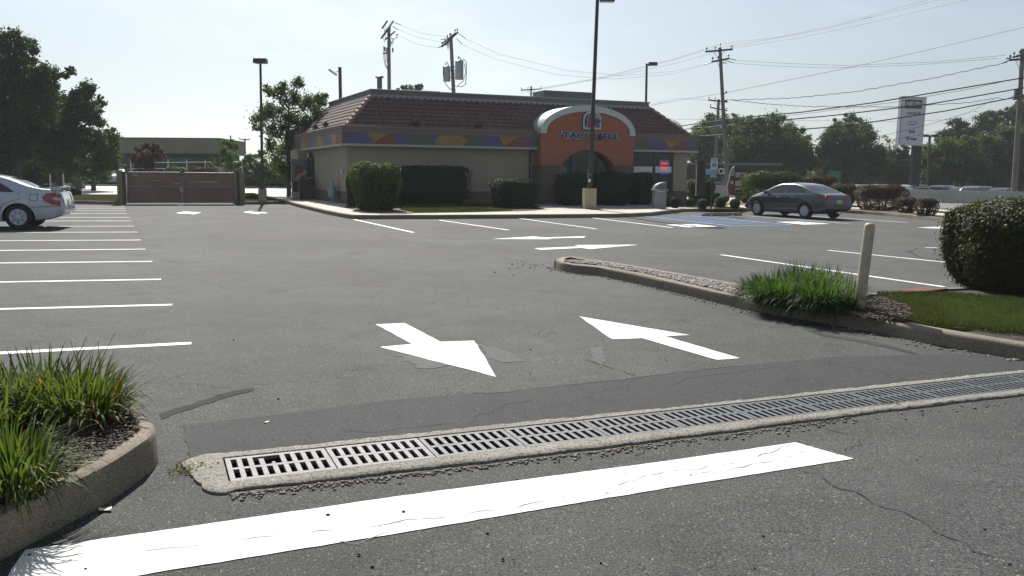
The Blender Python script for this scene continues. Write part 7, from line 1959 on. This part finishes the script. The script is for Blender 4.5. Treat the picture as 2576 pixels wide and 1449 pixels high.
# long flat roofed building behind the gates
Y = 92; bw_ = mat('flat_block_wall', (0.035, 0.04, 0.055), 0.7, var=0.2, scale=0.5); bt_ = mat('flat_block_fascia', (0.24, 0.215, 0.17), 0.9, var=0.06, scale=0.6)
a_ = at(255, 460, Y); z0 = gz(a_.x, Y); wd = at(572, 460, Y + 3).x - a_.x
t = thing('flat_roof_building', 'long low building with a deep tan roof band behind the dumpster gates', 'building', (a_.x, Y, z0), R(3))
zt = at(430, 350, Y).z - z0; zm = at(430, 386, Y).z - z0
MB().box((wd / 2, 4.4, zm / 2), (wd, 8, zm)).build('wall', bw_, t)
b = MB(); b.prism([(-0.8, zm), (-0.9, zt), (9, zt), (9, zm)], lambda a, z: (0 - 0.4, a, z), lambda a, z: (wd + 0.4, a, z)); b.build('roof_band', bt_, t)
MB().box((wd / 2, 4.05, zt + 0.06), (wd + 1.0, 10.1, 0.14)).build('roof_edge', mat('block_edge', (0.16, 0.14, 0.11), 0.8), t)
b = MB()
for i in range(9): b.box((2 + i * (wd - 3) / 9, -0.03, zm * 0.6), (1.0, 0.05, zm * 0.55))
b.build('window', glass_d, t)
# chain link fence behind the gates
Y = 74; b = MB(); x0, x1 = at(330, 430, Y).x, at(600, 430, Y).x; zf = at(430, 410, Y).z
b.cyl((x0, Y, zf), (x1, Y + 1, zf + 0.15), 0.018, n=6); b.cyl((x0, Y, zf - 0.5), (x1, Y + 1, zf - 0.35), 0.015, n=6)
for i in range(7): x = x0 + (x1 - x0) * i / 6; b.cyl((x, Y + i / 6, gz(x, Y)), (x, Y + i / 6, zf + 0.3), 0.035, n=6)
tag(b.build('rail_fence', steel), 'thin metal rail fence behind the dumpster gates', 'fence')

# ---- trees
def T(label, xbase, Y, blobs, m, dens=150, size=0.2, tr=0.2, depth=1.5, cover=1.9, **k):
    base = at(xbase, 470, Y); base.z = gz(base.x, base.y)
    for kk in ('sub',): k.pop(kk, None)
    return tree(label, base, [(c, r * 1.07) for c, r in px_blobs(blobs, Y, depth)], m, cover, size, tr, **k)
LG = 'trees at the left of the lot'
T('tallest left tree, its spreading crown cut by the left edge', 40, 56, [(25, 115, 36), (60, 118, 24), (-30, 140, 48), (20, 165, 42), (68, 160, 22), (60, 205, 38), (108, 182, 28), (138, 185, 20), (160, 192, 12), (178, 180, 10), (184, 172, 6), (100, 220, 36), (35, 255, 50), (-35, 230, 60), (90, 272, 44), (20, 320, 60), (135, 215, 16), (-30, 330, 60), (30, 88, 12), (75, 300, 40), (30, 380, 50), (-30, 400, 50)], LM_left, dens=170, size=0.17, tr=0.3, group=LG)
T('middle left tree with ragged side branches over the neighbouring lot', 150, 59, [(205, 232, 27), (232, 232, 18), (212, 214, 8), (246, 262, 14), (253, 245, 6), (180, 270, 38), (150, 250, 30), (218, 290, 30), (172, 320, 44), (222, 330, 32), (120, 330, 50), (242, 350, 24), (180, 375, 45), (130, 385, 45), (240, 300, 12), (232, 278, 14), (256, 256, 5)], LM_left, dens=170, size=0.17, tr=0.25, group=LG)
T('lowest right tree of the left cluster, tapering down toward the gates', 235, 61, [(275, 350, 22), (266, 385, 28), (286, 372, 14), (240, 400, 34), (292, 395, 10), (255, 425, 28), (296, 345, 4), (272, 330, 6), (215, 420, 28), (285, 415, 14)], LM_left, dens=170, size=0.17, tr=0.15, group=LG)
T('dark lower tree filling the shade behind the white sedan', 95, 66, [(40, 385, 45), (100, 400, 38), (-20, 400, 50), (150, 420, 32), (60, 425, 32), (190, 425, 26), (10, 430, 34), (120, 440, 22), (160, 400, 34), (220, 430, 26), (255, 440, 22), (85, 430, 34)], LM_left, dens=150, size=0.19, tr=0.22, group=LG)
T('slender young tree behind the slim lot lamp left of the restaurant', 726, 50, [(752, 214, 15), (700, 235, 19), (678, 226, 13), (655, 302, 20), (668, 280, 13), (688, 278, 22), (735, 250, 20), (772, 258, 22), (797, 250, 17), (816, 252, 10), (722, 300, 22), (760, 310, 24), (798, 290, 20), (690, 335, 24), (732, 358, 26), (770, 350, 24), (700, 395, 26), (742, 410, 24), (716, 428, 20), (682, 368, 16), (750, 200, 6), (712, 212, 7), (820, 240, 5), (645, 322, 8)], LM_mid, dens=190, size=0.14, tr=0.12, depth=0.9, cover=1.45, hollow=0.1, clump=14, spread=0.42)
T('narrow bushy tree behind the right gate', 572, 60, [(575, 365, 15), (590, 370, 10), (563, 385, 13), (582, 398, 18), (572, 425, 18), (548, 408, 12), (558, 362, 6), (590, 420, 14), (535, 415, 8)], LM_mid, dens=190, size=0.14, tr=0.12)
T('purple leaved tree above the left gate', 365, 58, [(377, 376, 15), (392, 373, 10), (348, 388, 15), (365, 400, 22), (396, 396, 14), (372, 425, 24), (340, 410, 12), (405, 385, 6), (344, 372, 5), (335, 395, 7)], LM_purple, dens=190, size=0.13, tr=0.1)
T('broad pale green tree behind the slim lot lamp base', 650, 78, [(640, 408, 20), (668, 425, 26), (620, 425, 20), (700, 430, 24), (645, 440, 18), (655, 385, 10), (628, 395, 10), (720, 445, 24), (600, 430, 16)], LM_mid, dens=130, size=0.19, tr=0.15)
T('tree crown just showing above the middle of the roof', 1035, 95, [(1015, 222, 9), (1045, 222, 11), (1030, 226, 10), (1058, 220, 7), (1000, 228, 6), (1020, 240, 14), (1045, 245, 14)], LM_mid, dens=130, size=0.22, tr=0.2)
RG = 'trees across the road on the right'
T('dark loose tree behind the two leaning utility poles', 1790, 104, [(1760, 335, 22), (1795, 318, 26), (1835, 308, 24), (1865, 312, 22), (1780, 365, 40), (1748, 390, 24), (1820, 360, 36), (1870, 345, 30), (1800, 405, 30), (1850, 390, 34), (1800, 298, 10), (1850, 292, 10), (1775, 310, 8), (1760, 425, 20)], LM_mid, dens=110, size=0.26, tr=0.3, group=RG)
T('first round sunlit tree right of the utility poles', 1950, 98, [(1890, 335, 36), (1938, 322, 34), (1985, 338, 32), (2015, 360, 24), (1868, 378, 40), (1930, 385, 52), (1990, 395, 46), (1900, 430, 44), (1960, 435, 44), (2020, 405, 26), (1905, 306, 12), (1955, 300, 9), (1860, 415, 34), (2028, 385, 14), (2010, 440, 26)], LM_dark, dens=120, size=0.25, tr=0.35, group=RG)
T('second round sunlit tree between the first one and the pylon sign', 2130, 100, [(2110, 345, 36), (2158, 348, 36), (2078, 375, 28), (2200, 378, 28), (2120, 398, 48), (2180, 415, 42), (2078, 425, 36), (2215, 420, 28), (2135, 318, 10), (2168, 322, 10), (2120, 445, 34), (2070, 400, 24)], LM_dark, dens=120, size=0.25, tr=0.35, group=RG)
T('taller dark tree peeping over the second round tree', 2130, 128, [(2110, 312, 14), (2138, 303, 15), (2160, 305, 13), (2183, 325, 13), (2188, 345, 12), (2085, 328, 10), (2130, 330, 24), (2165, 340, 24)], LM_left, dens=110, size=0.3, tr=0.3, group=RG)
T('low dark tree mass behind the pylon sign post', 2250, 104, [(2245, 400, 28), (2270, 420, 30), (2235, 435, 28), (2290, 440, 28), (2320, 425, 26), (2265, 380, 16), (2310, 395, 18), (2345, 440, 24)], LM_left, dens=120, size=0.25, tr=0.3, group=RG)
T('thin half bare tree left of the pylon sign', 2240, 110, [(2240, 355, 9), (2228, 345, 6), (2250, 370, 9), (2236, 375, 8)], LM_mid, cover=0.25, size=0.2, tr=0.2, group=RG)
T('broad yellow green tree just right of the pylon sign', 2380, 96, [(2345, 385, 24), (2385, 372, 26), (2425, 368, 26), (2335, 415, 26), (2380, 410, 36), (2430, 405, 38), (2350, 445, 30), (2400, 445, 36), (2365, 358, 10)], LM_yel, dens=120, size=0.25, tr=0.3, group=RG)
T('broad dark green tree with a yellow top at the right edge', 2520, 98, [(2470, 365, 28), (2510, 352, 28), (2555, 345, 32), (2475, 405, 40), (2530, 395, 44), (2580, 390, 44), (2480, 445, 36), (2540, 440, 40), (2600, 360, 34), (2600, 430, 40)], LM_dark, dens=120, size=0.25, tr=0.35, group=RG)
T('tall dark tree behind the yellow green one right of the sign', 2410, 124, [(2375, 340, 16), (2410, 312, 18), (2425, 330, 20), (2395, 345, 18), (2365, 352, 10), (2440, 345, 24), (2400, 370, 24)], LM_left, dens=115, size=0.3, tr=0.35, group=RG)
T('tallest far tree with a stepped top near the right edge', 2490, 126, [(2475, 290, 16), (2500, 300, 20), (2470, 315, 22), (2525, 295, 15), (2552, 275, 18), (2575, 262, 20), (2510, 330, 28), (2560, 305, 30), (2600, 270, 26), (2450, 335, 20), (2590, 320, 30)], LM_left, dens=115, size=0.3, tr=0.35, group=RG)
# low shrubs and hedge rows at the back
for (x0, x1, yt, yb, Y, lab, mm, cc) in [(-60, 330, 412, 476, 84, 'long dark hedge under the left trees behind the white sedan', LM_left, core_g), (210, 332, 455, 468, 80, 'low sunlit hedge row across the neighbouring lot', LM_hedge, core_g),
        (560, 745, 436, 476, 80, 'long dark hedge behind the neighbouring lot, right of the gates', LM_left, core_g), (607, 652, 487, 505, 46, 'low dark mound shrub between the right gate pier and the lamp base', LM_left, core_g), (300, 620, 425, 480, 90, 'dark overgrown hedge along the flat roofed building', LM_left, core_g),
        (165, 195, 470, 497, 47, 'dark rounded shrub just behind the white sedan spoiler', LM_purple, core_r), (410, 470, 420, 440, 70, 'pale green bush peeping over the left gate', LM_mid, core_g), (475, 560, 421, 440, 68, 'reddish bush peeping over the right gate', LM_barb, core_r),
        (1690, 2010, 455, 480, 101, 'dark understorey hedge beneath the first right hand tree', LM_left, core_g), (2020, 2300, 440, 480, 106, 'dark understorey hedge beneath the second right hand tree', LM_left, core_g), (2290, 2680, 440, 482, 108, 'dark understorey hedge beneath the trees at the right edge', LM_left, core_g)]:
    hpx('hedge', lab, x0, x1, yt, yb, 1.6, mm, cc, 0, leaf=0.16 if Y > 60 else 0.08, dens=110 if Y > 60 else 500, ex=5 if x1 - x0 > 60 else 2.5, Y=Y, off=0.0, bump=0.08)
# small stones, posts and a utility cabinet in the left background
q = at(199, 470, 66); q.z = gz(q.x, q.y)
tag(MB().box((0, 0, 0.55), (0.75, 0.5, 1.35)).build('utility_cabinet', mat('cabinet_grey', (0.14, 0.14, 0.14), 0.7, var=0.1), loc=q, bevel=0.03), 'grey square utility cabinet under the left trees', 'cabinet')
for x, lab in ((161, 'thin pale marker post left of the grey cabinet'), (203, 'thin pale marker post right of the grey cabinet')):
    q = at(x if x == 161 else 128, 478, 58); q.z = gz(q.x, q.y); b = MB(); b.cyl((0, 0, 0), (0, 0, 1.1), 0.045, n=8); b.lathe([(0.05, 1.1), (0.05, 1.14), (0.001, 1.16)], n=8); tag(b.build('marker_post', paper, loc=q), 'thin white marker post beneath the left trees' if x == 161 else 'thin white marker post nearest the white sedan rear window', 'post')

# thin summer haze over the whole lot
hm = bpy.data.materials.new('haze'); hm.use_nodes = True
for n_ in list(hm.node_tree.nodes):
    if n_.type == 'BSDF_PRINCIPLED': hm.node_tree.nodes.remove(n_)
pv = hm.node_tree.nodes.new('ShaderNodeVolumePrincipled')
pv.inputs['Color'].default_value = (0.86, 0.93, 1.0, 1); pv.inputs['Density'].default_value = 0.0004; pv.inputs['Anisotropy'].default_value = 0.2
hm.node_tree.links.new(pv.outputs[0], hm.node_tree.nodes['Material Output'].inputs['Volume'])
hz = MB().box((0, 270, 6.5), (930, 690, 31)).build('haze', hm); struct(hz, 'stuff')
print('objects', len(bpy.data.objects), 'polys', sum(len(m.polygons) for m in bpy.data.meshes))
